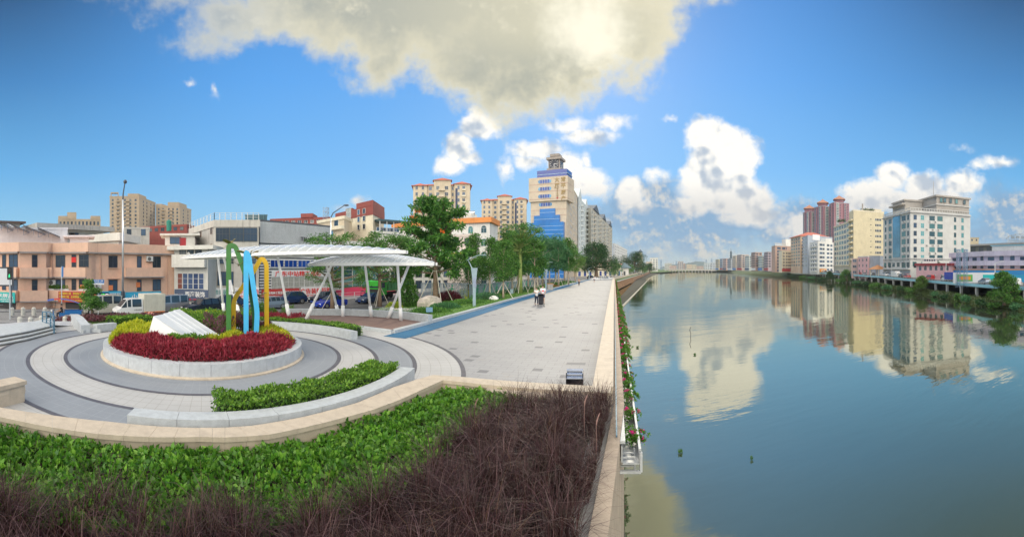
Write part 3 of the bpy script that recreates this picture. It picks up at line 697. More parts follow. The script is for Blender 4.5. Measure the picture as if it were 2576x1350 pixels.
# striped bladed tufts
blade = leafmat('striped_blades', [(.12, .28, .03), (.45, .48, .06), (.62, .58, .12)], .3)
def tuft_mesh(n, L, seed, wid=.035):
 rgt = np.random.default_rng(seed); V = []; F = []
 for i in range(n):
  a = rgt.uniform(0, 2*pi); lean = rgt.uniform(.15, .75); l = L*rgt.uniform(.7, 1.1); p0 = Vector((rgt.normal()*.05, rgt.normal()*.05, 0)); d = Vector((cos(a), sin(a), 0)); sdv = Vector((-sin(a), cos(a), 0))
  for k in range(4):
   t = k/3; p = p0+d*(lean*l*t*t)+Vector((0, 0, l*(t-.25*lean*t*t))); w = wid*(1-t)**.6*(.5 if k == 0 else 1)+.003
   V += [tuple(p-sdv*w/2), tuple(p+sdv*w/2)]
  o = i*8
  for k in range(3): F.append((o+2*k, o+2*k+1, o+2*k+3, o+2*k+2))
 return np.array(V), np.array(F)
V, F = tuft_mesh(22, .55, 5); tuft = np_mesh('striped_tuft', V, F, blade)
def put_tuft(p, sc, label, me=None):
 o = bpy.data.objects.new('bladed_plant', me or tuft); COL.objects.link(o); o.location = p; o.scale = (sc,)*3; o.rotation_euler = (0, 0, random.uniform(0, 6)); return tag(o, label, 'plant')
put_tuft(P(497, 13.9, .5), .6, 'striped yellow green bladed plant beside the crimson foliage, under the low end of the wedge')
put_tuft(P(598, 15.6, .55), .9, 'striped yellow bladed plant standing between the green and blue ribbons')
put_tuft(P(568, 15.4, .55), .8, 'striped green bladed plant at the right tip of the white wedge')
put_tuft(P(645, 16.2, .55), .7, 'striped yellow bladed plant at the feet of the blue and yellow ribbons')
# white wedge sculpture
wm = mat('white_painted_metal', (.58, .61, .64), .4, var=.03, vscale=2)
wd = empty('wedge_sculpture', P(470, 16.6, .5), 'large white ridged wedge sculpture leaning down toward the right inside the planter', 'sculpture', local=False)
fl = P(368, 15.9, .5); fr_ = P(520, 14.3, .5); tipr = P(569, 15.5, .62); bl = P(430, 19.0, .5)
tl_ = PY(386, 16.3, 795); tr_ = PY(452, 18.7, 781); 
b = MB()
# body: left end face tall, sloping to zero at the right
def lerp(a, c, t): return a+(c-a)*t
cols = [0, .34, .36, .52, .55, .72, .75, 1.0]; lift = [0, 0, .03, .02, .055, .045, .08, .07]
topL = [lerp(tl_, tr_, c)+Vector((0, 0, l)) for c, l in zip(cols, lift)]; topR = [lerp(fr_, tipr, c)+Vector((0, 0, l*.3)) for c, l in zip(cols, lift)]
botL = [lerp(fl, bl, c) for c in cols]; botR = [lerp(fr_, tipr, c)-Vector((0, 0, .15)) for c in cols]; n = len(cols)
b.add(topL+topR+botL+botR, [(i+n, i+n+1, i+1, i) for i in range(n-1)]+[(i+1, i+1+2*n, i+2*n, i)[::-1] for i in range(n-1)]+[(n+i, 3*n+i, 3*n+i+1, n+i+1) for i in range(n-1)]+[(0, 2*n, 3*n, n), (n-1, 2*n-1, 4*n-1, 3*n-1)])
b.build('ridged_body', wm, wd)
# ribbon sculpture
rb = empty('ribbon_sculpture', P(620, 16.3, .5), 'three tall folded ribbons in green, sky blue and yellow with gilt cranes', 'sculpture', local=False)
RD = 16.3
def rpt(px, py, dd=0): return PY(px, RD+dd, py)
def band(name, pix, w, dep, m, dd=0):
 """flat steel ribbon following the points in a plane facing the camera"""
 pts = [rpt(x, y, dd) for x, y in pix]; out = []
 for i, p in enumerate(pts):                            # round the corners
  if 0 < i < len(pts)-1:
   a, c = pts[i-1], pts[i+1]; r = min(.28, (p-a).length*.45, (p-c).length*.45); p0 = p+(a-p).normalized()*r; p1 = p+(c-p).normalized()*r
   for k in range(5): t = k/4; out.append(p0*(1-t)**2+p*2*t*(1-t)+p1*t*t)
  else: out.append(p)
 vd = P(620, 1, 0).normalized(); xh = Vector((vd.y, -vd.x, 0)); rings = []
 for i, p in enumerate(out):
  d = (out[min(i+1, len(out)-1)]-out[max(i-1, 0)]).normalized(); nrm = Vector((-(d.z), 0, 0)); t2 = d.dot(xh); nn = (xh*(d.z)-Vector((0, 0, 1))*t2)
  nn.normalize(); rings.append([tuple(p+nn*w/2-vd*dep/2), tuple(p-nn*w/2-vd*dep/2), tuple(p-nn*w/2+vd*dep/2), tuple(p+nn*w/2+vd*dep/2)])
 b = MB(); b.loft(rings); return b.build(name, m, rb)
grn = mat('green_paint', (.055, .20, .045), .4, var=.08, vscale=4); blu = mat('sky_blue_paint', (.07, .48, .85), .4, var=.05, vscale=4); yel = mat('yellow_paint', (.72, .44, .012), .4, var=.05, vscale=4)
gr_ = band('green_ribbon', [(575.5, 858), (575.5, 617), (592, 619), (628, 720), (641, 790), (641, 858)], .20, .42, grn, .25)
band('yellow_ribbon', [(588, 858), (588, 752), (634, 690), (657, 648), (670, 662), (670.5, 858)], .19, .40, yel, .75)
band('blue_ribbon', [(619, 862), (619, 632), (626, 646), (647, 784), (643, 858)], .20, .42, blu, -.25)
b = MB(); c_ = rpt(579, 722, -.05+.05); b.box(c_.x, c_.y, c_.z, .11, .006, .6, rz=.668)
vd = P(620, 1, 0).normalized(); b.v = [(x-vd.x*.08, y-vd.y*.08, z) for x, y, z in b.v]; b.build('peeled_patch', mat('peeled_white', (.6, .6, .62), .7, var=.2, vscale=20), rb)
gold = mat('bronze_gilt', (.30, .24, .09), .38, metal=.7, var=.15, vscale=10)
def crane(loc, sc, rz, tilt):
 M = Matrix.Translation(loc) @ Matrix.Rotation(rz, 4, 'Z') @ Matrix.Rotation(tilt, 4, 'Y') @ Matrix.Scale(sc, 4)
 b = MB(); b.xf = M
 b.tube([(-.32, 0, .02), (-.15, 0, 0), (0, 0, 0), (.12, 0, .05), (.26, 0, .16), (.36, 0, .2), (.47, 0, .19)], [.012, .05, .075, .05, .022, .028, .004], n=8)
 b.tube([(-.1, .02, -.02), (-.4, .03, -.03), (-.5, .03, -.02)], .01, n=4)
 o = b.build('crane', gold, rb, smooth=True)
 for s in (1, -1):
  b = MB(); b.xf = M; V = []
  for i in range(7):
   t = i/6; y = s*(.04+.62*t); z = .06+.38*sin(t*1.5)-.12*t; V += [(.12*(1-t)-.12*t, y, z), (-.14-.10*sin(t*3)*1-.08*t, y, z-.03), ]
  V2 = [(x, y, z-.015) for x, y, z in V]; n = len(V)
  fs = [(2*i, 2*i+1, 2*i+3, 2*i+2) for i in range(6)]
  b.add(V+V2, fs+[tuple(n+k for k in reversed(f)) for f in fs]+[(2*i, 2*i+2, n+2*i+2, n+2*i) for i in range(6)]+[(2*i+1, n+2*i+1, n+2*i+3, 2*i+3) for i in range(6)])
  w = b.build('wing', gold, rb); w.parent = o
crane(rpt(580, 613, .25), .62, .3, -.3); crane(rpt(628, 643, -.3), .72, -.5, -.2); crane(rpt(655, 656, .7), .62, .2, 0)
crane(rpt(600, 667, .1), .5, 2.4, .1); crane(rpt(588, 737, .4), .4, 2.4, 0); crane(rpt(652, 746, .2), .5, 2.9, .1); crane(rpt(606, 771, .3), .5, 2.6, .3)
# ---- benches round the plaza
a_l = pol(G(318, 1058, .0)); 
def acot(px, d): return pol(P(px, d))
aF0, aF1 = acot(323, 7.95), acot(1016, 11.7)
if aF1 < aF0: aF1 += 2*pi
arc_wall('curved_bench', 8.07, 8.5, aF0, aF1, 0, .5, greyg, 'long curved grey granite bench wall in front, behind the beige coping', 'bench wall')
aH0, aH1 = acot(540, 8.4), acot(968, 11.9)
aH0, aH1 = (aH0, aH1 if aH1 > aH0 else aH1+2*pi)
def hedge(name, r0, r1, a0, a1, z0, z1, n, size, label, m=hedg, cx=CX, cy=CY, seed=1):
 rgh = np.random.default_rng(seed); r = rgh.uniform(r0, r1, n); a = rgh.uniform(a0, a1, n)
 t = rgh.uniform(0, 1, n); face = rgh.integers(0, 5, n)
 z = z0+(z1-z0)*rgh.uniform(0, 1, n)
 r = np.where(face == 0, r0+(r1-r0)*rgh.uniform(0, .08, n), r); r = np.where(face == 1, r1-(r1-r0)*rgh.uniform(0, .08, n), r)
 z = np.where(face >= 3, z1-(z1-z0)*rgh.uniform(0, .1, n), z)
 z = z+.03*np.sin(a*40)+.03*np.sin(a*23+r*9)
 pts = np.stack([cx+r*np.cos(a), cy+r*np.sin(a), z], 1)
 o = leaves(name, pts, size, m, aspect=.55, up=.5); tag(o, label, 'hedge')
 b = MB(); nn = 20
 A = [(cx+(r0+.08)*cos(a0+.01+(a1-a0-.02)*i/nn), cy+(r0+.08)*sin(a0+.01+(a1-a0-.02)*i/nn)) for i in range(nn+1)]; B_ = [(cx+(r1-.08)*cos(a0+.01+(a1-a0-.02)*i/nn), cy+(r1-.08)*sin(a0+.01+(a1-a0-.02)*i/nn)) for i in range(nn+1)]
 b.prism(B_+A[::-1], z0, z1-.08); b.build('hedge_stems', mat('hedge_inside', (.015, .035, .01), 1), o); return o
hedge('clipped_hedge', 7.05, 8.02, aH0, aH1, 0, .64, 14000, .075, 'clipped dark green hedge on the inner side of the long front bench', seed=2)
aR1 = acot(889, 18.9); aR0 = acot(560, 21.6)
if aR0 < aR1: aR0 += 2*pi
arc_wall('curved_bench', 7.0, 7.4, aR1, aR0, 0, .4, greyg, 'long pale granite bench wall curving behind the planter and ribbons', 'bench wall')
hedge('clipped_hedge', 7.45, 8.2, aR1+.08, aR0, 0, .5, 7000, .09, 'low clipped hedge strip behind the rear curved bench, before the brown deck', seed=3)
aL0, aL1 = [a % (2*pi) for a in (acot(256, 20.7), acot(305, 21.3))]
arc_wall('curved_bench', 6.9, 7.3, min(aL0, aL1), max(aL0, aL1), 0, .42, greyg, 'short pale granite bench end left of the planter', 'bench wall')
aL2, aL3 = sorted(a % (2*pi) for a in (acot(300, 21.6), acot(385, 23)))
hedge('clipped_hedge', 7.2, 8.3, aL2, aL3, 0, .62, 5000, .10, 'clipped green hedge block behind the short bench and the wedge', seed=4)
# ---- beige coping around the front bed
farp = [(-60, 1012), (0, 1024), (132, 1044), (265, 1059), (397, 1072), (503, 1075.5), (566, 1074.6), (635, 1070), (768, 1047), (900, 1012), (988, 974), (1050, 953), (1090, 942)]
nearp = [(-60, 1036), (0, 1048), (132, 1074.6), (247, 1091), (375, 1098.8), (503, 1098), (566, 1099.7), (680, 1092), (812, 1063.5), (944, 1028), (1010, 1003), (1069, 976), (1114, 955.5)]
far2 = [(1090, 942), (1165, 947.5), (1289, 958), (1401, 965), (1491, 970), (1538, 973)]
near2 = [(1114, 955.5), (1170, 961), (1288, 973), (1400, 981), (1491, 985), (1538, 988.5)]
ZC = .42
def coping(far, near, label, n=2):
 b = MB(); fa = [G(x, y, ZC).xy for x, y in far]; ne = [G(x, y, ZC).xy for x, y in near]
 FA, NE = [], []
 for i in range(len(fa)-1):
  for k in range(n): FA.append(fa[i].lerp(fa[i+1], k/n)); NE.append(ne[i].lerp(ne[i+1], k/n))
 FA.append(fa[-1]); NE.append(ne[-1])
 for i in range(len(FA)-1):
  e = .004; p, q, r, s = NE[i], NE[i+1], FA[i+1], FA[i]; dz = random.uniform(-.002, .002)
  q = q+(p-q).normalized()*e; r = r+(s-r).normalized()*e
  b.prism([p, q, r, s], ZC-.09, ZC+dz)
  w = (s-p).normalized()*.05; w2 = (r-q).normalized()*.05
  b.prism([p+w, q+w2, r-w2, s-w], -.3, ZC-.089)
 return tag(b.build('stone_coping', beige), label, 'coping wall'), FA, NE
o1, FA1, NE1 = coping(farp, nearp, 'wide curved beige stone coping sweeping along the front edge of the plaza')
o2, FA2, NE2 = coping(far2, near2, 'straight beige stone coping closing the near end of the promenade')
b = MB(); pth = [(p.x, p.y, .22) for p in NE2[3:]]; pth = [(x-.02, y-.03, z) for x, y, z in pth]; b.tube(pth, .13, n=12); b.build('roll_moulding', beige, o2, smooth=True)
# low moulded wall at far left
b = MB(); A_ = [G(x, y, .5).xy for x, y in [(-90, 975), (55, 984), (50, 992), (-90, 1000)]]
o = empty('moulded_wall', G(20, 1010, 0), 'beige stone wall end with a rounded moulding at the left edge of the plaza', 'wall', local=False)
w0, w1 = P(-60, 9.5), P(52, 10.3); dd = (w1-w0); 
b.beam((w0.x, w0.y, .5), (w1.x, w1.y, .5), .5, .1); b.build('cap', beige, o); b = MB(); b.beam((w0.x, w0.y, .22), (w1.x*.995, w1.y*.995, .22), .34, .45); b.tube([(w0.x, w0.y, .3), (w1.x, w1.y, .3)], .2, n=14); b.build('moulding', beige, o, smooth=False)
# ---- ground cover and fountain grass
def poly_sample(A, B_, n, rg, pw=1):
 """points between two equal-length polylines"""
 A = np.array([(p[0], p[1]) for p in A]); B_ = np.array([(p[0], p[1]) for p in B_]); m = len(A)
 ar = np.array([(np.linalg.norm(A[i+1]-A[i])+np.linalg.norm(B_[i+1]-B_[i]))*(np.linalg.norm(A[i]-B_[i])+np.linalg.norm(A[i+1]-B_[i+1])) for i in range(m-1)]); ar /= ar.sum()
 i = rg.choice(m-1, n, p=ar); t = rg.uniform(0, 1, (n, 1)); u = rg.uniform(0, 1, (n, 1))**pw
 a = A[i]+(A[i+1]-A[i])*t; c = B_[i]+(B_[i+1]-B_[i])*t; return a+(c-a)*u
def resamp(pts, n):
 pts = [Vector((p[0], p[1])) for p in pts]; L = [0]
 for a, c in zip(pts[:-1], pts[1:]): L.append(L[-1]+(c-a).length)
 out = []
 for k in range(n):
  t = L[-1]*k/(n-1); i = max(j for j in range(len(L)) if L[j] <= t+1e-9); i = min(i, len(pts)-2)
  out.append(pts[i].lerp(pts[i+1], (t-L[i])/(L[i+1]-L[i]+1e-9)))
 return out
outer = NE1+NE2[1:7]                                      # along the coping
inner = [P(-60, 5.0), P(250, 4.8), P(500, 4.75), P(800, 5.0), P(950, 5.3), P(1060, 6.1), P(1130, 7.2), P(1200, 8.2), P(1270, 9.3)]
rg = np.random.default_rng(21)
So, Si = resamp(outer, 30), resamp(inner, 30)
gc = poly_sample(So, Si, 32000, rg)
hh = .02+.22*(.5+.5*np.sin(gc[:, 0]*2.3)*np.cos(gc[:, 1]*2.9))*.6+.10*rg.uniform(0, 1, len(gc))+.06*np.sin(gc[:, 0]*9)*np.sin(gc[:, 1]*8)
pts = np.stack([gc[:, 0], gc[:, 1], hh+.06], 1)
gcm = leafmat('ground_cover_leaves', [(.02, .075, .012), (.065, .20, .02), (.12, .32, .035), (.23, .44, .06), (.05, .16, .045)], .35, var=.45, vs=2.5, rough=.38)
o = leaves('ground_cover', pts, .092, gcm, aspect=.6, up=.8, rnd=.5); tag(o, 'glossy bright green leafy ground cover filling the bed below the coping', 'ground cover', kind='stuff')
b = MB(); bedp = [(p.x, p.y) for p in So]+[(p[0], p[1]) for p in Si[::-1]]
# bed soil as one sheet under everything near the camera
bs_ = [P(-120, 12), P(-60, 2), P(600, 1.2), P(1300, 1.2)]+[Vector((*RV(s, qw(s)-.35), 0)) for s in (0, 2, 4.8, 7, 9.2)]+[Vector((p.x, p.y, 0)) for p in (NE2[-1:]+NE2[::-1]+NE1[::-1])]
b.add([(p.x, p.y, .03) for p in bs_], [tuple(range(len(bs_)))]); struct(b.build('planting_bed_soil', mat('dark_soil', (.035, .028, .02), 1, var=.4, vscale=4)))
def blades(xy, z0, L, lean, wid, rg, bend=1.0, ctr=None):
 n = len(xy); a = (rg.uniform(0, 2*pi, n) if ctr is None else np.arctan2(xy[:, 1]-ctr[:, 1], xy[:, 0]-ctr[:, 0])+rg.normal(size=n)*.45); l = L*rg.uniform(.5, 1.15, n)*(1 if ctr is None else .85+.3*np.sin(ctr[:, 0]*5.3+1)*np.cos(ctr[:, 1]*4.7)); le = lean*rg.uniform(.2, 1.3, n); V = np.zeros((n, 8, 3))
 for k in range(4):
  t = k/3; hx = le*l*t**1.8; hz = l*(t-.38*bend*le*t**3); px = xy[:, 0]+np.cos(a)*hx; py = xy[:, 1]+np.sin(a)*hx; pz = z0+hz; w = wid*(1.05-t)*.5
  V[:, 2*k] = np.stack([px+np.sin(a)*w, py-np.cos(a)*w, pz], 1); V[:, 2*k+1] = np.stack([px-np.sin(a)*w, py+np.cos(a)*w, pz], 1)
 F = (np.arange(n)[:, None, None]*8+np.array([[0, 1, 3, 2], [2, 3, 5, 4], [4, 5, 7, 6]])[None]).reshape(-1, 4)
 return V.reshape(-1, 3), F
gin = [P(-60, 2.2), P(250, 2.2), P(600, 2.3), P(900, 2.3), P(1200, 2.5), P(1370, 3.0), P(1478, 4.0), P(1515, 5.5), P(1535, 7.0)]
gout = [P(-60, 5.5), P(250, 5.3), P(500, 5.05), P(800, 5.15), P(950, 5.4), P(1060, 6.3), P(1130, 7.3), P(1210, 8.3), P(1300, 9.4)]
gout2 = gout+[P(1420, 9.6), P(1530, 9.5)]; gin2 = gin+[P(1536, 8.4), P(1540, 9.2)]
cl_ = poly_sample(resamp(gout2, 40), resamp(gin2, 40), 420, rg)      # clump centres
ncl = 62
cl_ = cl_[np.argsort(rg.uniform(size=len(cl_)))]
nb_ = 70; ctr_ = np.repeat(cl_, nb_, 0); base = ctr_+rg.normal(size=(len(cl_)*nb_, 2))*.07
lim = np.array([SQ(x, y)[1]-qw(max(0, SQ(x, y)[0])) for x, y in base]); base, ctr_ = base[lim < -.07], ctr_[lim < -.07]
V, F = blades(base, .03, .95, .8, .013, rg, 1.5, ctr_)
gm = leafmat('fountain_grass_blades', [(.010, .003, .005), (.026, .008, .011), (.055, .017, .020), (.14, .065, .075), (.030, .030, .010), (.018, .006, .009), (.038, .013, .010)], .25, var=.75, vs=1.6, rough=.45)
o = bpy.data.objects.new('fountain_grass', np_mesh('fountain_grass', V, F, gm)); COL.objects.link(o); tag(o, 'dark purple fountain grass massed in the near foreground', 'grass', kind='stuff')
# pale stalks among it
sb = cl_[rg.integers(0, len(cl_), 1500)]+rg.normal(size=(1500, 2))*.1
lim = np.array([SQ(x, y)[1]-qw(max(0, SQ(x, y)[0])) for x, y in sb]); sb = sb[lim < -.2]
V, F = blades(sb, .3, .75, 1.25, .010, rg, 1.6); o = bpy.data.objects.new('fountain_grass_flowers', np_mesh('stalks', V, F, leafmat('grass_stalks', [(.15, .08, .10), (.24, .15, .16), (.10, .05, .05), (.18, .11, .06)], .3))); COL.objects.link(o); tag(o, 'paler mauve stalks arching out of the dark fountain grass', 'grass', kind='stuff')
xy = P(935, 5.3).xy; base = np.array([[xy.x, xy.y]])+rg.normal(size=(60, 2))*.06
V, F = blades(base, .05, .75, .45, .012, rg); o = bpy.data.objects.new('grass_tuft', np_mesh('grass_tuft', V, F, leafmat('fresh_blades', [(.10, .30, .04), (.2, .45, .08)], .4))); COL.objects.link(o); tag(o, 'fresh light green grass tuft between the ground cover and the dark grass', 'grass tuft')
# seed head plumes
for i, (px, d, z) in enumerate([(1500, 6.6, .95), (1470, 7.4, 1.0), (1195, 8.0, .75)]):
 b = MB(); p = P(px, d, z); b.tube([(p.x, p.y, .1), (p.x, p.y, z-.15)], .004, n=4); b.tube([(p.x, p.y, z-.16), (p.x+.01, p.y, z-.08), (p.x+.04, p.y, z), (p.x+.06, p.y, z+.05)], [.006, .013, .012, .004], n=7)
 tag(b.build('seed_plume', mat('plume', (.28, .17, .15), .9)), ['pinkish seed plume rising from the dark grass near the wall corner', 'slender pink seed plume behind the one by the wall corner', 'tan seed plume at the edge of the ground cover'][i], 'seed plume')
# louvred steel box on the promenade
b = MB(); lb = empty('louvred_box', G(1446, 972, 0), 'small stainless steel louvred box just behind the straight coping', 'light fitting', rz=-.2)
ss_m = mat('brushed_steel', (.55, .6, .66), .25, metal=.9, var=.1, vscale=9)
b.box(.235, 0, .22, .02, .42, .44); b.box(-.235, 0, .22, .02, .42, .44); b.box(0, .2, .22, .45, .02, .44); b.build('housing', mat('dark_steel', (.03, .035, .05), .4, metal=.6), lb)
for k in range(3):
 b = MB(); b.add([(-.24, -.26+.14*k, .30+.07*k), (.24, -.26+.14*k, .30+.07*k), (.24, -.14+.14*k, .34+.07*k), (-.24, -.14+.14*k, .34+.07*k), (-.24, -.26+.14*k, .28+.07*k), (.24, -.26+.14*k, .28+.07*k), (.24, -.14+.14*k, .32+.07*k), (-.24, -.14+.14*k, .32+.07*k)], [(0, 1, 2, 3), (7, 6, 5, 4), (0, 4, 5, 1), (2, 6, 7, 3), (1, 5, 6, 2), (0, 3, 7, 4)])
 b.build('louvre', ss_m, lb)
# ---- brown deck, its kerbs and the wall behind
dkz = .12
dp = [G(x, y, dkz).xy for x, y in [(988, 831.9), (1070.5, 810.8), (1010, 801), (900, 793), (800, 790), (722, 789), (691, 801.6), (770, 806), (852.6, 815.4)]]
b = MB(); b.prism([tuple(p) for p in dp], -.9, dkz); struct(b.build('brown_deck', mat('brown_rubber_floor', (.20, .125, .105), .8, var=.12, vscale=2, bump=.2, bscale=80)))
edge = [G(x, y, .16).xy for x, y in [(852.6, 814), (920, 822), (988, 831), (1030, 820.5), (1078, 808)]]
b = MB()
for p, q in zip(edge[:-1], edge[1:]): b.beam((p.x, p.y, .04), (q.x, q.y, .04), .28, .27)
tag(b.build('deck_kerb', greyg), 'raised pale granite kerb around the tip of the brown deck', 'kerb')
wb = [G(x, y, 0).xy for x, y in [(724, 797), (800, 797), (880, 798), (950, 801), (1010, 806), (1077, 815)]]
b = MB(); wbr = resamp(wb, 18)
for p, q in zip(wbr[:-1], wbr[1:]):
 d = (q-p).normalized(); nn = Vector((-d.y, d.x))*.4; q = q-d*.008
 b.prism([p, q, q+nn, p+nn], -.8, .55)
tag(b.build('curved_bench', greyg), 'grey granite bench wall at the back of the brown deck under the canopies', 'bench wall')
# ---- canopies
cwm = mat('white_steel', (.80, .81, .82), .35, var=.03, vscale=3)
pol_m = bpy.data.materials.new('milky_polycarbonate'); pol_m.use_nodes = True; t = NT(pol_m.node_tree); t.n.clear()
o_ = t.node('ShaderNodeOutputMaterial'); g = t.node('ShaderNodeBsdfGlossy'); g.inputs['Roughness'].default_value = .12; g.inputs[0].default_value = (.9, .95, 1, 1)
tr = t.node('ShaderNodeBsdfTranslucent'); tr.inputs[0].default_value = (.95, .96, .97, 1); tp = t.node('ShaderNodeBsdfTransparent'); tp.inputs[0].default_value = (.85, .9, .95, 1); df = t.node('ShaderNodeBsdfDiffuse'); df.inputs[0].default_value = (.80, .83, .86, 1)
m1 = t.node('ShaderNodeMixShader'); m1.inputs[0].default_value = .6; t.l.new(tr.outputs[0], m1.inputs[1]); t.l.new(df.outputs[0], m1.inputs[2])
m2 = t.node('ShaderNodeMixShader'); m2.inputs[0].default_value = .2; t.l.new(m1.outputs[0], m2.inputs[1]); t.l.new(tp.outputs[0], m2.inputs[2])
m3 = t.node('ShaderNodeMixShader'); fr = t.node('ShaderNodeFresnel'); fr.inputs[0].default_value = 1.2; t.l.new(fr.outputs[0], m3.inputs[0]); t.l.new(m2.outputs[0], m3.inputs[1]); t.l.new(g.outputs[0], m3.inputs[2]); t.l.new(m3.outputs[0], o_.inputs[0])
def canopy(label, L_, R_, width, ze, rise, posts, droop=0):
 """leaf-shaped roof from tip L_ to tip R_ (plan), edge height ze"""
 root = empty('canopy_shelter', (*((Vector(L_)+Vector(R_))/2).xy, 0), label, 'canopy', 'white leaf-shaped canopies over the deck', local=False)
 A, Bp = Vector(L_), Vector(R_); d = (Bp-A); L = d.length; d.normalize(); nn = Vector((-d.y, d.x)); N = 30
 def edge_(t, s):                                        # plan outline
  w = width/2*(sin(pi*t)**.62)*(1 if s > 0 else 1); return A+d*L*t+nn*s*w
 def zr(t, u): return ze+rise*(sin(pi*t)**.8)*(1-abs(u)**2)-droop*(1-t)
 b = MB(); M = 8; V = []
 for i in range(N+1):
  t = .006+.988*i/N
  for k in range(M+1):
   u = -1+2*k/M; p = edge_(t, u); V.append((p.x, p.y, zr(t, u)))
 b.add(V, [(i*(M+1)+k, (i+1)*(M+1)+k, (i+1)*(M+1)+k+1, i*(M+1)+k+1) for i in range(N) for k in range(M)])
 o = b.build('roof_sheet', pol_m, root, smooth=True)
 b = MB()
 for s in (-1, 1):
  for i in range(N):
   t0, t1 = .006+.988*i/N, .006+.988*(i+1)/N; p, q = edge_(t0, s), edge_(t1, s)
   b.beam((p.x, p.y, ze-.05-droop*(1-t0)), (q.x, q.y, ze-.05-droop*(1-t1)), .10, .17)
  b.build('edge_beam', cwm, root); b = MB()
 for i in range(1, N):
  t = i/N; b = MB(); pth = [(*edge_(t, -1+2*k/M), zr(t, -1+2*k/M)) for k in range(M+1)]
  for p, q in zip(pth[:-1], pth[1:]): b.beam(p, q, .05, .07)
  b.build('rib', cwm, root)
 for (b0, t0) in posts:
  b = MB(); v = Vector(t0)-Vector(b0); b.tube([b0, Vector(b0)+v*.999], .085, n=12); 
  p = b.build('post', cwm, root, smooth=True); b = MB(); b.tube([Vector(b0)-Vector((0, 0, .02)), Vector(b0)+v*.24], .125, n=12); b.build('sleeve', cwm, p, smooth=True, off=root['_o'])
 return root
def pt(px, d, z): return tuple(P(px, d, z))
canopy('larger, higher white leaf-shaped canopy reaching left behind the ribbons', P(457, 30, 0).xy, P(1027, 21.0, 0).xy, 4.4, 4.32, .55,
       [(pt(565, 27.5, 0), pt(548, 27.0, 4.2)), (pt(606, 25.8, 0), pt(562, 27.0, 4.2)), (pt(728, 25.8, .1), pt(698, 26.2, 4.2)), (pt(770, 25.9, .1), pt(845, 26.3, 4.2))], droop=.12)
canopy('smaller, lower white leaf-shaped canopy over the tip of the brown deck', P(781, 27.5, 0).xy, P(1097, 22.5, 0).xy, 4.6, 3.70, .62,
       [(pt(853, 28.5, -.1), pt(822, 27.2, 3.6)), (pt(862.7, 27.2, 0), pt(861.8, 26.8, 3.6)), (pt(935, 27.0, 0), pt(918.6, 25.6, 3.6)), (pt(975, 26.4, 0), pt(1028, 25, 3.6)), (pt(1009, 25.0, .1), pt(1000, 24, 3.6))])
# ---- steps and railing at left
sp = [(-150, 846), (-40, 842), (0, 838.5), (60, 831), (132, 820.5)]
b = MB(); st = empty('plaza_steps', P(60, 18, 0), 'short flight of grey granite steps rising at the left edge of the plaza', 'steps', local=False)
e1 = [P(-150, 15.5).xy, P(0, 17.3).xy, P(70, 18.6).xy, P(141, 20.8).xy]; up_ = (P(60, 30)-P(60, 18)).xy.normalized()
riser_shade = mat('riser_shade_dark', (.10, .10, .10), .8, var=.2, vscale=4)
for k in range(3):
 b = MB(); f = [p+up_*(.34*k) for p in e1]; g_ = [p+up_*(.34*(k+1)+(.02 if k < 2 else 2.6)) for p in e1]
 for i in range(3):
  b.prism([tuple(f[i]), tuple(f[i+1]), tuple(g_[i+1]), tuple(g_[i])], .125*k, .125*(k+1)-.0)
 b.build('step', greyg, st)
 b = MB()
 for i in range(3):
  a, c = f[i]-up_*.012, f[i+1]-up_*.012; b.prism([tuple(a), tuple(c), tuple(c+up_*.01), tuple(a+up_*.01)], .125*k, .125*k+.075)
 b.build('riser_shadow_strip', riser_shade, st)  # dark strip paints in the shade under each tread edge
# sloping forecourt between steps and the road
b = MB(); A1 = [p+up_*3.2 for p in e1]; A1[-1] = A1[-1]+Vector((1.0, .6)); A2 = [P(-150, 33).xy, P(0, 33.5).xy, P(100, 33).xy, P(215, 34).xy]; n = 10; V = []
for i in range(4):
 for k in range(n+1):
  t = k/n; p = A1[i].lerp(A2[i], t); z_ = .37; V.append((p.x, p.y, z_+(-1.33-z_)*sst(t, 0, 1) if i < 3 else max(-1.35, zg(p.x, p.y)+.035)))
b.add(V, [(i*(n+1)+k, (i+1)*(n+1)+k, (i+1)*(n+1)+k+1, i*(n+1)+k+1) for i in range(3) for k in range(n)]); struct(b.build('forecourt', pave_mat('forecourt_paving', (.50, .52, .55), (.3, .3, .3), .6, .3, 0)))
railm = mat('blue_grey_steel', (.07, .17, .26), .4, metal=.3, var=.05)
rl = empty('step_handrail', P(120, 19, 0), 'blue grey steel handrail with curved top beside the steps', 'handrail', local=False)
rp = [PY(107, 22.5, 819), PY(117, 22.0, 820), PY(127, 20.6, 824), PY(136, 18.9, 838)]; rt = [p+Vector((0, 0, .78)) for p in rp]
b = MB(); b.tube(rt, .04, n=8)
for h in (.2, .35, .5, .65): b.tube([p+Vector((0, 0, h)) for p in rp], .018, n=6)
b.build('rail', railm, rl)
for p in rp: b = MB(); b.tube([p, p+Vector((0, 0, .78))], .04, n=8); b.build('baluster_post', railm, rl)
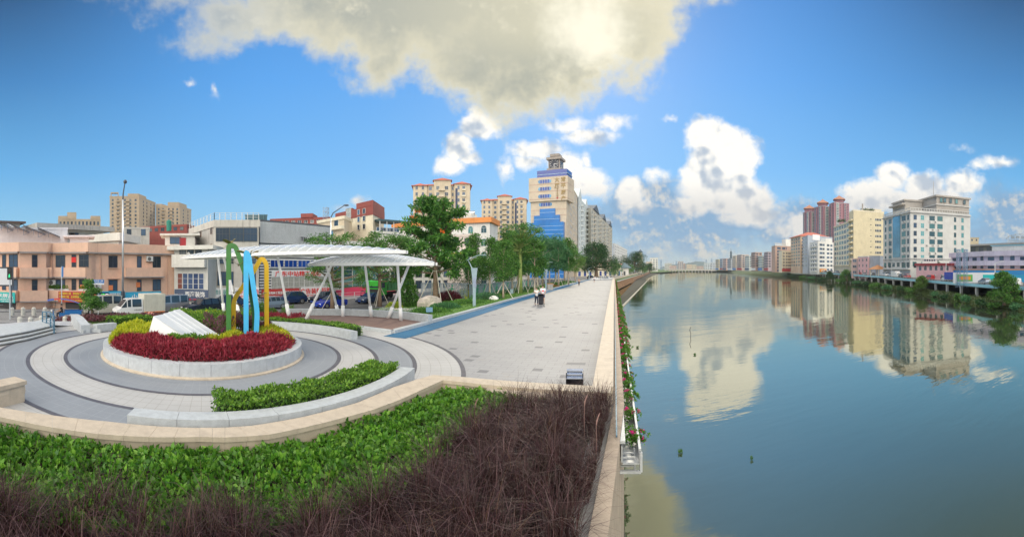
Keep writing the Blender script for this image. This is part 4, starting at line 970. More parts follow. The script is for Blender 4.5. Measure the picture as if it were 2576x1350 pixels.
# ================================================================== buildings
glassd = mat('window_glass_dark', (.02, .035, .06), .08, spec=.9)
def rnd_glass(name, cols, rough=.1):
 m = bpy.data.materials.new(name); m.use_nodes = True; t = NT(m.node_tree); t.n.clear(); out = t.node('ShaderNodeOutputMaterial'); bs = t.node('ShaderNodeBsdfPrincipled'); t.l.new(bs.outputs[0], out.inputs[0])
 oi = t.node('ShaderNodeObjectInfo'); t.l.new(t.ramp(oi.outputs['Random'], [(i/len(cols), c) for i, c in enumerate(cols)], 'CONSTANT'), bs.inputs['Base Color'])
 bs.inputs['Roughness'].default_value = rough; bs.inputs['Specular IOR Level'].default_value = .8; MATS[name] = m; return m
G_BLUE = rnd_glass('glass_blue', [(.03, .055, .10), (.04, .08, .15), (.02, .03, .05), (.07, .12, .20), (.03, .05, .08)])
G_MIX = rnd_glass('glass_mixed', [(.03, .045, .06), (.06, .08, .10), (.02, .025, .035), (.16, .17, .17), (.04, .06, .09), (.09, .12, .14)], .15)
G_TEAL = rnd_glass('glass_teal', [(.06, .18, .19), (.04, .11, .14), (.09, .25, .26), (.03, .08, .10)])
G_SKY = rnd_glass('glass_skyblue', [(.06, .26, .5), (.04, .2, .42), (.09, .32, .55)], .06)
G_DEEP = rnd_glass('glass_deep_blue', [(.012, .06, .32), (.01, .045, .26), (.02, .08, .38)], .06)
FR_W = mat('frame_white', (.62, .63, .63), .5); FR_D = mat('frame_dark', (.06, .07, .08), .5); FR_T = mat('frame_teal', (.05, .14, .15), .5); FR_B = mat('frame_brown', (.2, .12, .08), .6)
ac_m = mat('ac_white', (.62, .62, .60), .5, var=.1); ac_d = mat('ac_grille', (.12, .12, .12), .6)
WC = {}
def win_mesh(w, h, nx, ny, fm, gm, sill, arch, hood):
 k = (round(w, 2), round(h, 2), nx, ny, fm.name, gm.name, sill, arch, hood)
 if k in WC: return WC[k]
 f = .05 if h < 2.5 else .07; b = MB()
 b.box(0, -.03, f/2, w, .08, f, mi=0); b.box(-w/2+f/2, -.03, h/2, f, .08, h-2*f, mi=0); b.box(w/2-f/2, -.03, h/2, f, .08, h-2*f, mi=0)
 b.box(0, -.03, h-f/2, w, .08, f, mi=0)
 for i in range(1, nx): b.box(-w/2+w*i/nx, -.032, h/2, .04, .05, h-2*f, mi=0)
 for j in range(1, ny): b.box(0, -.034, h*j/ny*(1.1 if ny == 2 else 1), w-2*f, .04, .04, mi=0)
 if arch:
  n = 10; V = [(w/2*cos(pi*i/n), -.06, h+w/2*.85*sin(pi*i/n)) for i in range(n+1)]; V2 = [(w/2*.86*cos(pi*i/n), -.06, h+w/2*.72*sin(pi*i/n)) for i in range(n+1)]
  b.add(V+V2, [(i, i+1, n+2+i, n+1+i) for i in range(n)], 0)
 if sill: b.box(0, -.09, -.05, w+.16, .2, .08, mi=2)
 if hood: b.box(0, -.14, h+.14, w+.34, .3, .08, mi=2)
 g = MB(); g.box(0, -.008, h/2, w-2*f, .03, h-2*f)
 if arch: n = 10; g.add([(w/2*.88*cos(pi*i/n), -.03, h+w/2*.74*sin(pi*i/n)) for i in range(n+1)], [tuple(range(n+1))[::-1]])
 me = b.mesh('window_frame', [fm, fm, sill or hood or fm] if not isinstance(sill, bool) else [fm, fm, fm]); mg = g.mesh('window_pane', [gm]); WC[k] = (me, mg); return WC[k]
def wmesh_single(w, h, nx, ny, fm, gm, sill=None, arch=False, hood=None):
 k = ('s', round(w, 2), round(h, 2), nx, ny, fm.name, gm.name, bool(sill), arch, bool(hood), sill.name if sill else '')
 if k in WC: return WC[k]
 a, g = win_mesh(w, h, nx, ny, fm, gm, sill, arch, hood); b = MB()
 for me, off in ((a, None), (g, 3)):
  vs = [tuple(v.co) for v in me.vertices]; n = len(b.v); b.v += vs
  for p in me.polygons: b.f.append(tuple(n+i for i in p.vertices)); b.mi.append(3 if off else p.material_index)
 WC[k] = b.mesh('window', [fm, fm, sill or hood or fm, gm]); return WC[k]
def put(me, name, parent, loc, rz):
 o = bpy.data.objects.new(name, me); COL.objects.link(o); o.parent = parent; off = Vector(parent['_o']) if '_o' in parent.keys() else Vector((0, 0, 0))
 o.location = Vector(loc)-off; o.rotation_euler = (0, 0, rz); return o
def ac_mesh():
 if 'ac' in WC: return WC['ac']
 b = MB(); b.box(0, -.2, 0, .85, .34, .62, mi=0); b.lathe([(.24, 0), (.24, .01)], n=14, mi=1)
 n = 14; V = b.v[-2*n:]; b.v[-2*n:] = [(x-.1, -.375-z, y) for x, y, z in V]; b.box(0, -.2, -.36, .8, .3, .04, mi=1)
 WC['ac'] = b.mesh('air_conditioner', [ac_m, ac_d]); return WC['ac']
class Bld:
 """a building: footprint corners left-to-right as seen from the camera (2 or 3 of them), top height from one image height"""
 def __init__(s, label, pts, z0, z1, wall, depth=10, name='building', cat='building', group=None, parapet=None, par_h=.8, par_out=.08, roof=None):
  pts = [Vector((p[0], p[1])) for p in pts]
  if len(pts) == 2:
   d = (pts[1]-pts[0]).normalized(); nn = Vector((-d.y, d.x)); poly = [pts[0], pts[1], pts[1]+nn*depth, pts[0]+nn*depth]
  elif len(pts) == 3: poly = [pts[0], pts[1], pts[2], pts[0]+pts[2]-pts[1]]
  else: poly = pts
  s.poly = poly; s.z0, s.z1 = z0, z1; c = sum(poly, Vector((0, 0)))/len(poly)
  s.root = empty(name, (c.x, c.y, z0), label, cat, group, local=False); s.wall = wall; s.nw = 0; s.wins = []
  ph = par_h
  b = MB(); b.prism([tuple(p) for p in poly], z0-1.2, z1-ph); b.build('wall', wall, s.root)
  if ph > 0:
   b = MB(); n = len(poly); pin = []; pout = []
   for i in range(n):
    e0_ = (poly[i]-poly[i-1]).normalized(); e1_ = (poly[(i+1) % n]-poly[i]).normalized(); m = (Vector((e0_.y, -e0_.x))+Vector((e1_.y, -e1_.x))); k = 1/max(.3, 1+e0_.dot(e1_)); m = m*k
    pout.append(poly[i]+m*par_out); pin.append(poly[i]-m*.22)
   za, zb = z1-ph, z1
   V = [(p.x, p.y, za) for p in pout]+[(p.x, p.y, zb) for p in pout]+[(p.x, p.y, zb) for p in pin]+[(p.x, p.y, za) for p in pin]
   F = []
   for i in range(n):
    j = (i+1) % n; F += [(i, j, n+j, n+i), (n+i, n+j, 2*n+j, 2*n+i), (2*n+i, 2*n+j, 3*n+j, 3*n+i), (3*n+i, 3*n+j, j, i)]
   b.add(V, F); b.build('parapet', parapet or wall, s.root)
 def edge(s, e):
  a = s.poly[e]; c = s.poly[(e+1) % len(s.poly)]; d = (c-a); L = d.length; d.normalize(); return a, d, L, atan2(d.y, d.x), Vector((d.y, -d.x))
 def at(s, e, x, z, out=0):
  a, d, L, rz, nn = s.edge(e); p = a+d*x+nn*out; return (p.x, p.y, z), rz
 def win(s, e, x, z, w, h, nx=2, ny=1, fm=None, gm=None, sill=None, arch=False, hood=None, parts=False, out=.0, name='window'):
  fm = fm or FR_W; gm = gm or G_BLUE; loc, rz = s.at(e, x, z, out)
  if parts:
   a, g = win_mesh(w, h, nx, ny, fm, gm, sill, arch, hood); o = put(a, name, s.root, loc, rz); c = bpy.data.objects.new('pane', g); COL.objects.link(c); c.parent = o
  else:
   o = put(wmesh_single(w, h, nx, ny, fm, gm, sill, arch, hood), name, s.root, loc, rz)
  s.wins.append(o); return o
 def grid(s, e, cols, rows, z_first, dz, w, h, m0=.8, m1=None, x0=None, skip=(), ac=0, **k):
  a, d, L, rz, nn = s.edge(e); m1 = m0 if m1 is None else m1
  xs = [m0+w/2+(L-m0-m1-w)*(i/(cols-1) if cols > 1 else .5) for i in range(cols)] if not isinstance(cols, (list, tuple)) else [L*c for c in cols]
  for j in range(rows):
   for i, x in enumerate(xs):
    if (i, j) in skip: continue
    s.win(e, x, z_first+dz*j, w, h, **k)
    if ac and random.random() < ac: s.ac(e, x+random.choice((-1, 1))*(w/2+.1), z_first+dz*j-.45)
  return s
 def blk(s, u0, u1, v0, v1, z0, z1, m, name, out=0):
  p = s.poly; q = [p[0]+(p[1]-p[0])*u+(p[3]-p[0])*v for u, v in ((u0, v0), (u1, v0), (u1, v1), (u0, v1))]; c = sum(q, Vector((0, 0)))/4; q = [c+(k-c)*(1+out/(k-c).length) for k in q]; b = MB(); b.prism([tuple(k) for k in q], z0, z1); return b.build(name, m, s.root)
 def ac(s, e, x, z):
  loc, rz = s.at(e, x, z, .02); return put(ac_mesh(), 'air_conditioner', s.root, loc, rz)
 def slab(s, e, x0, x1, z0, z1, out, m, name='ledge', inset=0):
  a, d, L, rz, nn = s.edge(e); x1 = L+x1 if x1 <= 0 else x1; b = MB()
  p, q = a+d*x0, a+d*x1; b.prism([tuple(p+nn*out), tuple(q+nn*out), tuple(q-nn*inset), tuple(p-nn*inset)], z0, z1); return b.build(name, m, s.root)
 def balcony(s, e, x, z, w, dep, h, m, rail=None):
  key = ('bal', round(w, 2), round(dep, 2), round(h, 2), m.name, rail.name if rail else '')
  if key not in WC:
   b = MB(); b.box(0, -dep/2, .06, w, dep, .12, mi=0)
   mm = 1 if rail else 0
   if rail:
    b.box(0, -dep+.03, h-.03, w, .05, .05, mi=1)
    for i in range(int(w/.25)+1): b.box(-w/2+.03+i*(w-.06)/int(w/.25), -dep+.03, (h+.06)/2, .03, .03, h-.2, mi=1)
    b.box(-w/2+.03, -dep/2, h-.03, .05, dep-.08, .05, mi=1); b.box(w/2-.03, -dep/2, h-.03, .05, dep-.08, .05, mi=1)
   else: b.box(0, -dep+.05, h/2+.06, w, .1, h-.12, mi=0); b.box(-w/2+.05, -dep/2+.05, h/2+.06, .1, dep-.1, h-.12, mi=0); b.box(w/2-.05, -dep/2+.05, h/2+.06, .1, dep-.1, h-.12, mi=0)
   WC[key] = b.mesh('balcony', [m, rail or m])
  loc, rz = s.at(e, x, z, .003); return put(WC[key], 'balcony', s.root, loc, rz)
 def sign(s, e, x, z, w, h, board, s_txt, tm, th=None, tw=None, name='sign_board', out=.12, lines=None, thick=.12):
  loc, rz = s.at(e, x, z, out); b = MB(); b.box(0, 0, h/2, w, thick, h); o = put(b.mesh(name, [board]), name, s.root, loc, rz)
  L_ = lines or [(s_txt, 0, h/2, th or h*.6, tw, tm)]
  for (tx, dx, dz_, hh, ww, m) in L_:
   if not tx: continue
   text(tx, hh, o, m, (dx, -thick/2-.03, dz_), 0, width=ww, depth=.015, bold=.012); 
  return o
 def hip(s, m, over=.5, rise=2.0, z=None, name='roof'):
  z = s.z1 if z is None else z; c = sum(s.poly, Vector((0, 0)))/len(s.poly); b = MB(); n = len(s.poly)
  P_ = [c+(p-c)*(1+over/((p-c).length)) for p in s.poly]; Lx = (s.poly[1]-s.poly[0]).length; Ly = (s.poly[2]-s.poly[1]).length
  d = (s.poly[1]-s.poly[0]).normalized() if Lx >= Ly else (s.poly[2]-s.poly[1]).normalized(); k = abs(Lx-Ly)/2
  r0, r1 = c-d*k, c+d*k
  V = [(p.x, p.y, z) for p in P_]+[(r0.x, r0.y, z+rise), (r1.x, r1.y, z+rise)]
  F = [(0, 1, 5, 4), (1, 2, 5), (2, 3, 4, 5), (3, 0, 4)] if Lx >= Ly else [(0, 1, 4), (1, 2, 5, 4), (2, 3, 5), (3, 0, 4, 5)]
  b.add(V+[(p.x, p.y, z-.15) for p in P_], F+[(9, 8, 7, 6)][::1]+[(i, i+6, (i+1) % 4+6, (i+1) % 4)[::-1] for i in range(4)]); return b.build(name, m, s.root)
 def finish(s, limit=100):
  """past a hundred windows, keep the nearest as single parts and join the rest into one stuff part"""
  if len(s.wins) <= limit: return
  ws = sorted(s.wins, key=lambda o: (Vector(s.root['_o'])+o.location).length)
  rest = ws[limit:]; b = {}; b_ = MB(); mats = []
  for o in rest:
   M = Matrix.Translation(o.location) @ Matrix.Rotation(o.rotation_euler.z, 4, 'Z'); n = len(b_.v); b_.v += [tuple(M @ v.co) for v in o.data.vertices]
   for p in o.data.polygons:
    m = o.data.materials[p.material_index]
    if m not in mats: mats.append(m)
    b_.f.append(tuple(n+i for i in p.vertices)); b_.mi.append(mats.index(m))
   bpy.data.objects.remove(o)
  x = bpy.data.objects.new('small_windows', b_.mesh('small_windows', mats)); COL.objects.link(x); x.parent = s.root; x['kind'] = 'stuff'
def M_(name, c, **k):
 k.setdefault('rough', .8); k.setdefault('var', .10); k.setdefault('vscale', .35); k.setdefault('stain', .25); return mat(name, c, **k)
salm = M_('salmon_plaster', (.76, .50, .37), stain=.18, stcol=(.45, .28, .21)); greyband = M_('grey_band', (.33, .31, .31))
dirtyw = M_('dirty_white_plaster', (.52, .50, .46), stain=.6, stcol=(.16, .15, .14)); tilew = M_('white_tile', (.64, .64, .60), stain=.35, stcol=(.34, .33, .3)); conc2 = M_('grey_concrete', (.40, .39, .37), stain=.7, stcol=(.12, .12, .12))
lilac = M_('lilac_white', (.66, .66, .70)); whitep = M_('white_plaster', (.70, .70, .68)); creamp = M_('cream_plaster', (.66, .56, .38), stain=.3, stcol=(.4, .33, .22)); creamw = M_('pale_cream', (.70, .64, .50))
tanp = M_('tan_plaster', (.47, .37, .26)); mar = M_('maroon_tile', (.26, .07, .06)); beigeb = M_('beige_facade', (.56, .48, .36)); pinkp = M_('pink_plaster', (.72, .44, .46)); lav = M_('lavender_plaster', (.56, .52, .64))
redroof = M_('red_tile_roof', (.50, .15, .10), bump=.5, bscale=8); orange_c = M_('orange_cornice', (.66, .26, .08)); purplet = M_('purple_tower_tile', (.34, .17, .20)); greyblue = M_('grey_blue_render', (.36, .41, .48), stain=.5, stcol=(.16, .18, .22))
steelc = M_('corrugated_steel', (.72, .75, .78), stain=.3, stcol=(.26, .27, .28), rough=.45)
txr = mat('red_letters', (.72, .02, .02), .5); txw = mat('white_letters', (.80, .80, .80), .5); txy = mat('yellow_letters', (.80, .62, .06), .5); txk = mat('black_letters', (.02, .02, .03), .5); txt_t = mat('teal_letters', (.03, .30, .28), .5); txg = mat('gold_letters', (.36, .25, .10), .45)
b_teal = mat('teal_board', (.02, .48, .46), .5); b_red = mat('red_board', (.46, .045, .045), .5); b_cy = mat('cyan_board', (.05, .42, .66), .5); b_nv = mat('navy_board', (.07, .10, .17), .5); b_wh = mat('white_board', (.72, .73, .75), .5, var=.05); b_pk = mat('pink_red_board', (.70, .06, .14), .5); b_blue = mat('blue_board', (.03, .18, .50), .5); b_or = mat('orange_board', (.75, .3, .03), .5)
def ZP(py, d): return zy(py, d)
ZR = -1.3
# ---------- salmon building, four facade pieces
sp_ = [P(-120, 50), P(48, 45.0), P(116, 45.6), P(128, 46.6), P(218, 45.5), P(240, 46.8), P(440, 51.5)]
zt = 6.35
poly = [p.xy for p in sp_]; back_ = [P(440, 66).xy, P(-120, 66).xy]
sb_ = Bld('salmon pink three storey block with wraparound balcony bands and rusty signs', poly+back_, ZR-.4, zt, salm, name='shop_house', cat='building', par_h=1.05, par_out=.35)
R3 = [4.95-1.9, 4.95-4.75]
WS = mat('salmon_trim', (.60, .38, .29), .8)
def E_(px, e):                                              # distance along edge e where image column px falls
 a, d, L, rz, nn = sb_.edge(e); t = math.tan(px/1000-1.288); return max(.2, min(L-.2, (t*a.y-a.x)/(d.x-t*d.y)))
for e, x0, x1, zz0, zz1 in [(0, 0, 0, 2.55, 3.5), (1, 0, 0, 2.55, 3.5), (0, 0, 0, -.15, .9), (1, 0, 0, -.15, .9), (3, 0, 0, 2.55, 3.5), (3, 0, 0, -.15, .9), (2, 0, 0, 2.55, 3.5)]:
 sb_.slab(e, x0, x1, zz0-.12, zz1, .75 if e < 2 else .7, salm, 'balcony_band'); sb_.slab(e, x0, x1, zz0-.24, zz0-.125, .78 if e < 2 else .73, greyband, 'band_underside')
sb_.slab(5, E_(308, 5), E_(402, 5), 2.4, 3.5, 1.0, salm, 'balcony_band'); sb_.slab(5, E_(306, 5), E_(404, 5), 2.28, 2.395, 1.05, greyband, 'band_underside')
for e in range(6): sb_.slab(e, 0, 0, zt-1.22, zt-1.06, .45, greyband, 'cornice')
W_ = [(0, 10.6, .5, 1.45), (0, 34, 1.15, 1.45), (1, 87, .65, 1.4), (3, 152, 1.15, 1.4), (3, 186, .55, 1.45), (3, 211, 1.15, 1.45)]
for e, px, w, h in W_:
 for z in (3.55, .72):
  sb_.win(e, E_(px, e), z, w, h, nx=2 if w > 1 else 1, ny=2, fm=FR_D, gm=G_BLUE, parts=True)
for px, w in ((284, 1.15), (350, .62), (394, 1.15)):
 for z in (3.5, .62): sb_.win(5, E_(px, 5), z, w, 1.42, nx=2 if w > 1 else 1, ny=1, fm=FR_D, gm=G_BLUE, sill=WS if w > 1 else None, hood=WS if w > 1 else None, parts=True)
for e, px, z in ((3, 133, 1.75), (5, 232+12, 1.4), (5, 374, 4.6)): sb_.ac(e, E_(px, e), z)
b = MB()
for e, px in ((5, 253), (5, 420), (3, 130)):
 (x, y, z), _ = sb_.at(e, E_(px, e), 0, .12); b = MB(); b.tube([(x, y, -1.2), (x, y, 5.0)], .06, n=6); b.build('drain_pipe', WS, sb_.root)
sb_.sign(0, E_(18, 0), -.42, 3.1, 1.15, b_teal, '', txw, out=1.0, lines=[('魔术牌具', 0, .76, .5, 2.7, txw), ('魔术扑克 变魔术牌 牌技交流', 0, .36, .14, 2.8, txw), ('8111 1718  139 4482 6399', 0, .14, .14, 2.8, txw)])
sb_.sign(0, E_(28, 0), -2.0, 2.9, .6, b_blue, '上海品牌厚巧机总经销', txy, .38, 2.6, out=.2)
sb_.sign(3, E_(188, 3), -.40, 3.3, 1.2, b_red, '', txy, out=1.05, lines=[('白铁通风工程   钢结构工程', -.15, .98, .29, 2.8, txy), ('不锈钢工程   各种焊接工程', -.15, .60, .29, 2.8, txy), ('电话：13202666767  13418222991', -.1, .22, .22, 2.9, txy)])
sb_.sign(5, E_(276, 5), -.65, 3.6, 1.35, b_cy, '', txw, out=.3, lines=[('风机安装 管道工程', .7, 1.05, .18, 1.7, txw), ('不锈钢 工程承接', .7, .72, .18, 1.7, txw), ('设备维修 白铁加工', .7, .4, .18, 1.7, txw)])
ledb = mat('led_black', (.01, .01, .015), .4); o = sb_.sign(5, E_(246, 5)+.2, -.15, 2.0, .7, ledb, '', txw, out=.45, lines=[])
for i, (ch, cc) in enumerate([('白', (1, .1, .05)), ('铁', (.1, .25, 1)), ('通', (.1, 1, .2)), ('风', (.9, .95, 1))]):
 text(ch, .44, o, mat('led_%d' % i, cc, emit=cc, estr=1.2), (-.75+.5*i, -.1, .35), 0, depth=.01, bold=.01)
sb_.sign(5, E_(358, 5), -.6, 4.9, 1.15, b_cy, '小伟有名', txw, .62, 3.4, out=.35)
for e, px, z, c in ((3, 186, 4.4, txr), (3, 208, 1.25, mat('orange_paper', (.8, .25, .1), .8)), (5, 347, 1.4, MATS['orange_paper']), (5, 278, 1.1, MATS['orange_paper'])):
 loc, rz = sb_.at(e, E_(px, e), z, .09); b = MB(); b.box(0, 0, 0, .55, .01, .6); put(b.mesh('paper_notice', [c]), 'paper_notice', sb_.root, loc, rz)
for k, (a_, c_) in enumerate(((0, 30), (160, 225))):           # shop openings at street level
 e = 0 if k == 0 else 3; loc, rz = sb_.at(e, E_((a_+c_)/2, e), -1.65, .02); b = MB(); b.box(0, 0, .8, 2.6, .05, 1.35); put(b.mesh('shutter', [mat('dark_shutter', (.1, .09, .09), .7)]), 'shutter', sb_.root, loc, rz)
for px in (136, 150, 163, 215):                             # planter boxes on the band
 loc, rz = sb_.at(3, E_(px, 3), .9, .55); b = MB(); b.box(0, 0, .08, 1.3, .25, .16); o = put(b.mesh('flower_box', [whitep]), 'flower_box', sb_.root, loc, rz)
 pts, _ = blob_pts((0, 0, .35), (.6, .15, .25), 150); leaves('flower_box_plant', pts, .16, hedg, o)
# ---------- rooftops behind the salmon block
Bld('pale rendered upper wall behind the salmon block with a worn top edge', [P(-100, 62).xy, P(170, 60).xy], ZR, ZP(577, 60)+.3, lilac, depth=8, par_h=.3)
r1 = Bld('small white stair head with a flat overhanging roof above the salmon block', [P(175, 57).xy, P(223, 57).xy], 5, ZP(603, 57)+.6, lilac, depth=4, par_h=.25, par_out=.9); r1.win(0, 1.2, 6.3, .8, .8, 1, 1, FR_D, G_BLUE)
r2 = Bld('long tiled rooftop storey with dark eaves and brown doors behind the salmon block', [P(105, 72).xy, P(260, 78).xy], 5, ZP(566, 74), tilew, depth=9, par_h=.9, par_out=1.6, parapet=conc2)
r2.grid(0, [.12, .5, .92], 1, 8.3, 1, 2.0, 1.8, fm=FR_D); r2.win(0, 3.9, 7.6, .9, 2.4, 1, 1, FR_B, G_MIX); r2.win(0, 6.2, 7.6, .9, 2.4, 1, 1, FR_B, G_MIX)
r3 = Bld('pale green grey roof slab building left of the tall tower', [P(232, 70).xy, P(298, 66).xy, P(345, 74).xy], 4, ZP(588, 68), tilew, par_h=1.3, par_out=.5)
r4 = Bld('small grey rooftop room with two windows in front of the tall tan tower', [P(309, 84).xy, P(376, 84).xy], 4, ZP(571, 84), dirtyw, depth=8, par_h=.4); r4.grid(0, 2, 1, ZP(592, 84), 1, 1.0, 1.5, fm=FR_D)
r5 = Bld('brown and white rooftop building with brown eave at the far left', [P(-60, 72).xy, P(50, 74).xy], 4, ZP(556, 73), dirtyw, depth=8, par_h=.35, par_out=.9, parapet=mat('brown_eave', (.14, .10, .09), .8))
# slanted solar racks
pv = mat('solar_panel', (.015, .02, .05), .15, spec=.8); pvf = mat('rack_steel', (.16, .22, .32), .5)
for i, px in enumerate((4, 45, 85, 122)):
 root = empty('solar_rack', P(px, 58, 10.2), ['leftmost slanted solar panel rack on the worn roof edge', 'second slanted solar panel rack from the left edge', 'third slanted solar panel rack, before the tiled rooftop', 'fourth slanted solar panel rack, nearest the white stair head'][i], 'solar panel', 'slanted solar panel racks on the roof', rz=-atan2(sin(px/1000-1.288), cos(px/1000-1.288))*1 if False else -(px/1000-1.288))
 root.location.z = ZP(577+i*6, 58)-.1; b = MB(); b.add([(-1.6, 0, 1.5), (-1.6, 3, 1.5), (1.7, 3, .1), (1.7, 0, .1), (-1.6, 0, 1.42), (-1.6, 3, 1.42), (1.7, 3, .02), (1.7, 0, .02)], [(3, 2, 1, 0), (4, 5, 6, 7), (0, 1, 5, 4), (2, 3, 7, 6), (0, 4, 7, 3), (1, 2, 6, 5)]); b.build('panel', pv, root)
 b = MB()
 for y in (0.1, 2.9):
  for x, h in ((-1.5, 1.4), (0, .75), (1.4, .15)): b.beam((x, y, 0), (x, y, h), .07, .07)
  b.beam((-1.5, y, 0), (0, y, .75), .05, .05)
 b.build('rack_frame', pvf, root)
# ---------- distant tan towers on the left
def tower(label, xs, top, d, wall, floors, fh, bays, roofbox=None, group=None, hiproof=None, zb=-2, dside=None, wcol=None, name='tower_block', depth=None, bal=True, ny=1, gm=None, fm=None, trim=None):
 """tower of several projecting bays: each (x0, x1, dy_top, forward) in image columns"""
 root = None
 zt = ZP(top, d)
 B0 = Bld(label, [P(xs[0], d).xy, P(xs[1], d).xy]+([P(xs[2], d+(dside or 8)).xy] if len(xs) > 2 else []), zb, zt, wall, depth=depth or 14, par_h=.9, par_out=.15, name=name, cat='tower block', group=group, parapet=trim)
 return B0
gtr = None
T1 = tower('tallest tan tower block with a square roof frame, at the far left', (276, 350, 391), 493, 310, tanp, 10, 3, None, dside=30)
a, d_, L, rz, nn = T1.edge(0)
for j in range(11):
 z = T1.z1-4.0-2.95*j
 for xf in (.10, .28, .52, .70, .88): 
  T1.win(0, L*xf, z, 1.5, 1.7, 2, 1, FR_D, G_MIX)
 for xf in (.28, .60): T1.balcony(0, L*xf, z-.4, 2.6, 1.2, 1.1, tanp)
 L1 = T1.edge(1)[2]
 for xf in (.25, .45, .7, .9): T1.win(1, L1*xf, z, 1.4, 1.7, 2, 1, FR_D, G_BLUE)
for e, x0, x1, zt_ in ((0, .03, .30, 3.0),):
 L = T1.edge(e)[2]
 for xx in (x0, x1-.03): T1.slab(e, L*xx, L*(xx+.03), T1.z1, T1.z1+zt_-.8, .02, tanp, 'roof_frame', 3)
 T1.slab(e, L*x0, L*x1, T1.z1+zt_-.8, T1.z1+zt_, .03, tanp, 'roof_frame', 3.2)
T1.blk(.58, .95, .05, .5, T1.z1, T1.z1+2.2, tanp, 'roof_room')
T1.finish()
T2 = tower('shorter tan tower block just right of the tallest one', (392, 452, 481), 517, 340, tanp, 8, 3, None, dside=22)
for j in range(8):
 z = T2.z1-4.0-2.95*j; L = T2.edge(0)[2]; L1 = T2.edge(1)[2]
 for xf in (.12, .3, .55, .72, .9): T2.win(0, L*xf, z, 1.5, 1.8, 2, 1, FR_D, G_MIX)
 T2.balcony(0, L*.3, z-.4, 2.6, 1.2, 1.1, tanp); T2.balcony(0, L*.63, z-.4, 2.6, 1.2, 1.1, tanp)
 for xf in (.3, .7): T2.win(1, L1*xf, z, 1.4, 1.7, 2, 1, FR_D, G_BLUE)
T2.blk(.0, .25, 0, .6, T2.z1, T2.z1+1.5, tanp, 'roof_room'); T2.blk(.5, .95, 0, .7, T2.z1, T2.z1+3, tanp, 'roof_room')
T3 = Bld('low tan apartment block with a stair tower above the tiled rooftop', [P(146, 200).xy, P(253, 200).xy], -2, ZP(551, 200), tanp, depth=14, par_h=.9, name='tower_block', cat='tower block')
T3.slab(0, 4.6, 9.2, T3.z1, ZP(534, 200), .3, tanp, 'stair_tower', 6); T3.slab(0, 16.4, -.1, T3.z1, ZP(543, 200), .25, tanp, 'stair_tower', 6); T3.slab(0, .1, 4.5, T3.z1, ZP(543, 200), .2, tanp, 'roof_room', 4)
for j in range(4): T3.grid(0, 11, 1, ZP(566, 200)-3*j, 1, .95, 1.8, fm=FR_D, gm=G_MIX)
# ---------- dirty white shop house
G_BAY = rnd_glass('glass_bay', [(.03, .06, .16), (.22, .07, .05), (.05, .09, .2), (.02, .04, .10)])
L2 = Bld('weathered white shop house with blue glazed bay, between the salmon block and the concrete one', [P(438, 51).xy, P(523, 49).xy, P(545, 54).xy], ZR, ZP(618, 50), tilew, par_h=.5, par_out=.9, name='shop_house')
L = L2.edge(0)[2]
L2.slab(0, .1, L-.1, ZP(672, 50), ZP(640, 50), .9, tilew, 'balcony_band')
for k in range(5): L2.win(0, .5+(L-1.0)*(k+.5)/5, ZP(727, 50), (L-1.0)/5-.03, 2.0, 1, 3, FR_W, G_BAY, out=.02)
L2.grid(0, 3, 1, ZP(663, 50)+.3, 1, .9, 1.5, fm=FR_D, gm=G_MIX)
L2.sign(0, L/2+.3, ZP(754, 49)-.1, L-.1, 1.35, b_nv, '', txw, out=.5, lines=[('西海装饰', .55, .78, .72, 2.7, txw), ('装饰热线：13828844888', .3, .15, .2, 2.6, txr)])
lg = L2.root.children[-1]; b = MB(); b.beam((-1.55, -.1, .55), (-1.25, -.1, .75), .3, .28); b.beam((-1.5, -.1, .9), (-1.2, -.1, 1.05), .12, .35); b.v = [(x, -.1+(y+.1)*.1, z) for x, y, z in b.v]
o = bpy.data.objects.new('logo', b.mesh('logo', [txw])); COL.objects.link(o); o.parent = lg
L2b = Bld('small rooftop room with a red door above the weathered white shop house', [P(415, 57).xy, P(490, 57).xy], 5, ZP(588, 57), tilew, depth=5, par_h=.25, par_out=.7, name='rooftop_room'); L2b.win(0, L2b.edge(0)[2]*.35, 6.9, 1.6, 1.0, 2, 1, FR_D, G_BLUE)
loc, rz = L2b.at(0, L2b.edge(0)[2]*.6, 5.8, .03); b = MB(); b.box(0, 0, 1, .9, .06, 2); put(b.mesh('door', [mat('red_door', (.38, .02, .03), .5)]), 'door', L2b.root, loc, rz)
# ---------- concrete three storey block
L3 = Bld('stained grey concrete block with white roof railing and long dark top window', [P(477, 66).xy, P(539, 54).xy, P(651, 54).xy], ZR, ZP(553, 54), conc2, par_h=.95, par_out=.12, name='concrete_building', parapet=dirtyw)
L = L3.edge(1)[2]
L3.slab(1, .02, L-.02, -1.3, L3.z1-.96, .06, dirtyw, 'front_panel')
for k in range(3): L3.win(1, .2+(L-.4)*(k+.5)/3, ZP(607, 54), (L-.4)/3-.02, 1.85, 4, 2, FR_D, G_BLUE, out=.1)
for k, (x, w) in enumerate(((.17, 1.2), (.36, .9), (.72, 1.1), (.87, .8))):
 for z in (ZP(718, 54), ZP(663, 54)): L3.win(1, L*x, z, w, 1.9 if z < 2 else 1.2, 2, 2, FR_D, G_BLUE, out=.07)
L3.grid(0, 3, 2, ZP(607, 60)-2.2, 2.9, .8, 1.5, fm=FR_B, gm=G_MIX)
b = MB()
for e in (0, 1):
 a, d_, Le, rz, nn = L3.edge(e)
 for h in (.35, .65, .95): p, q = a+nn*.0, a+d_*Le; b.beam((p.x, p.y, L3.z1+h), (q.x, q.y, L3.z1+h), .04, .04)
 for k in range(9): p = a+d_*Le*k/8; b.beam((p.x, p.y, L3.z1), (p.x, p.y, L3.z1+.98), .07, .07)
b.build('roof_railing', FR_W, L3.root)
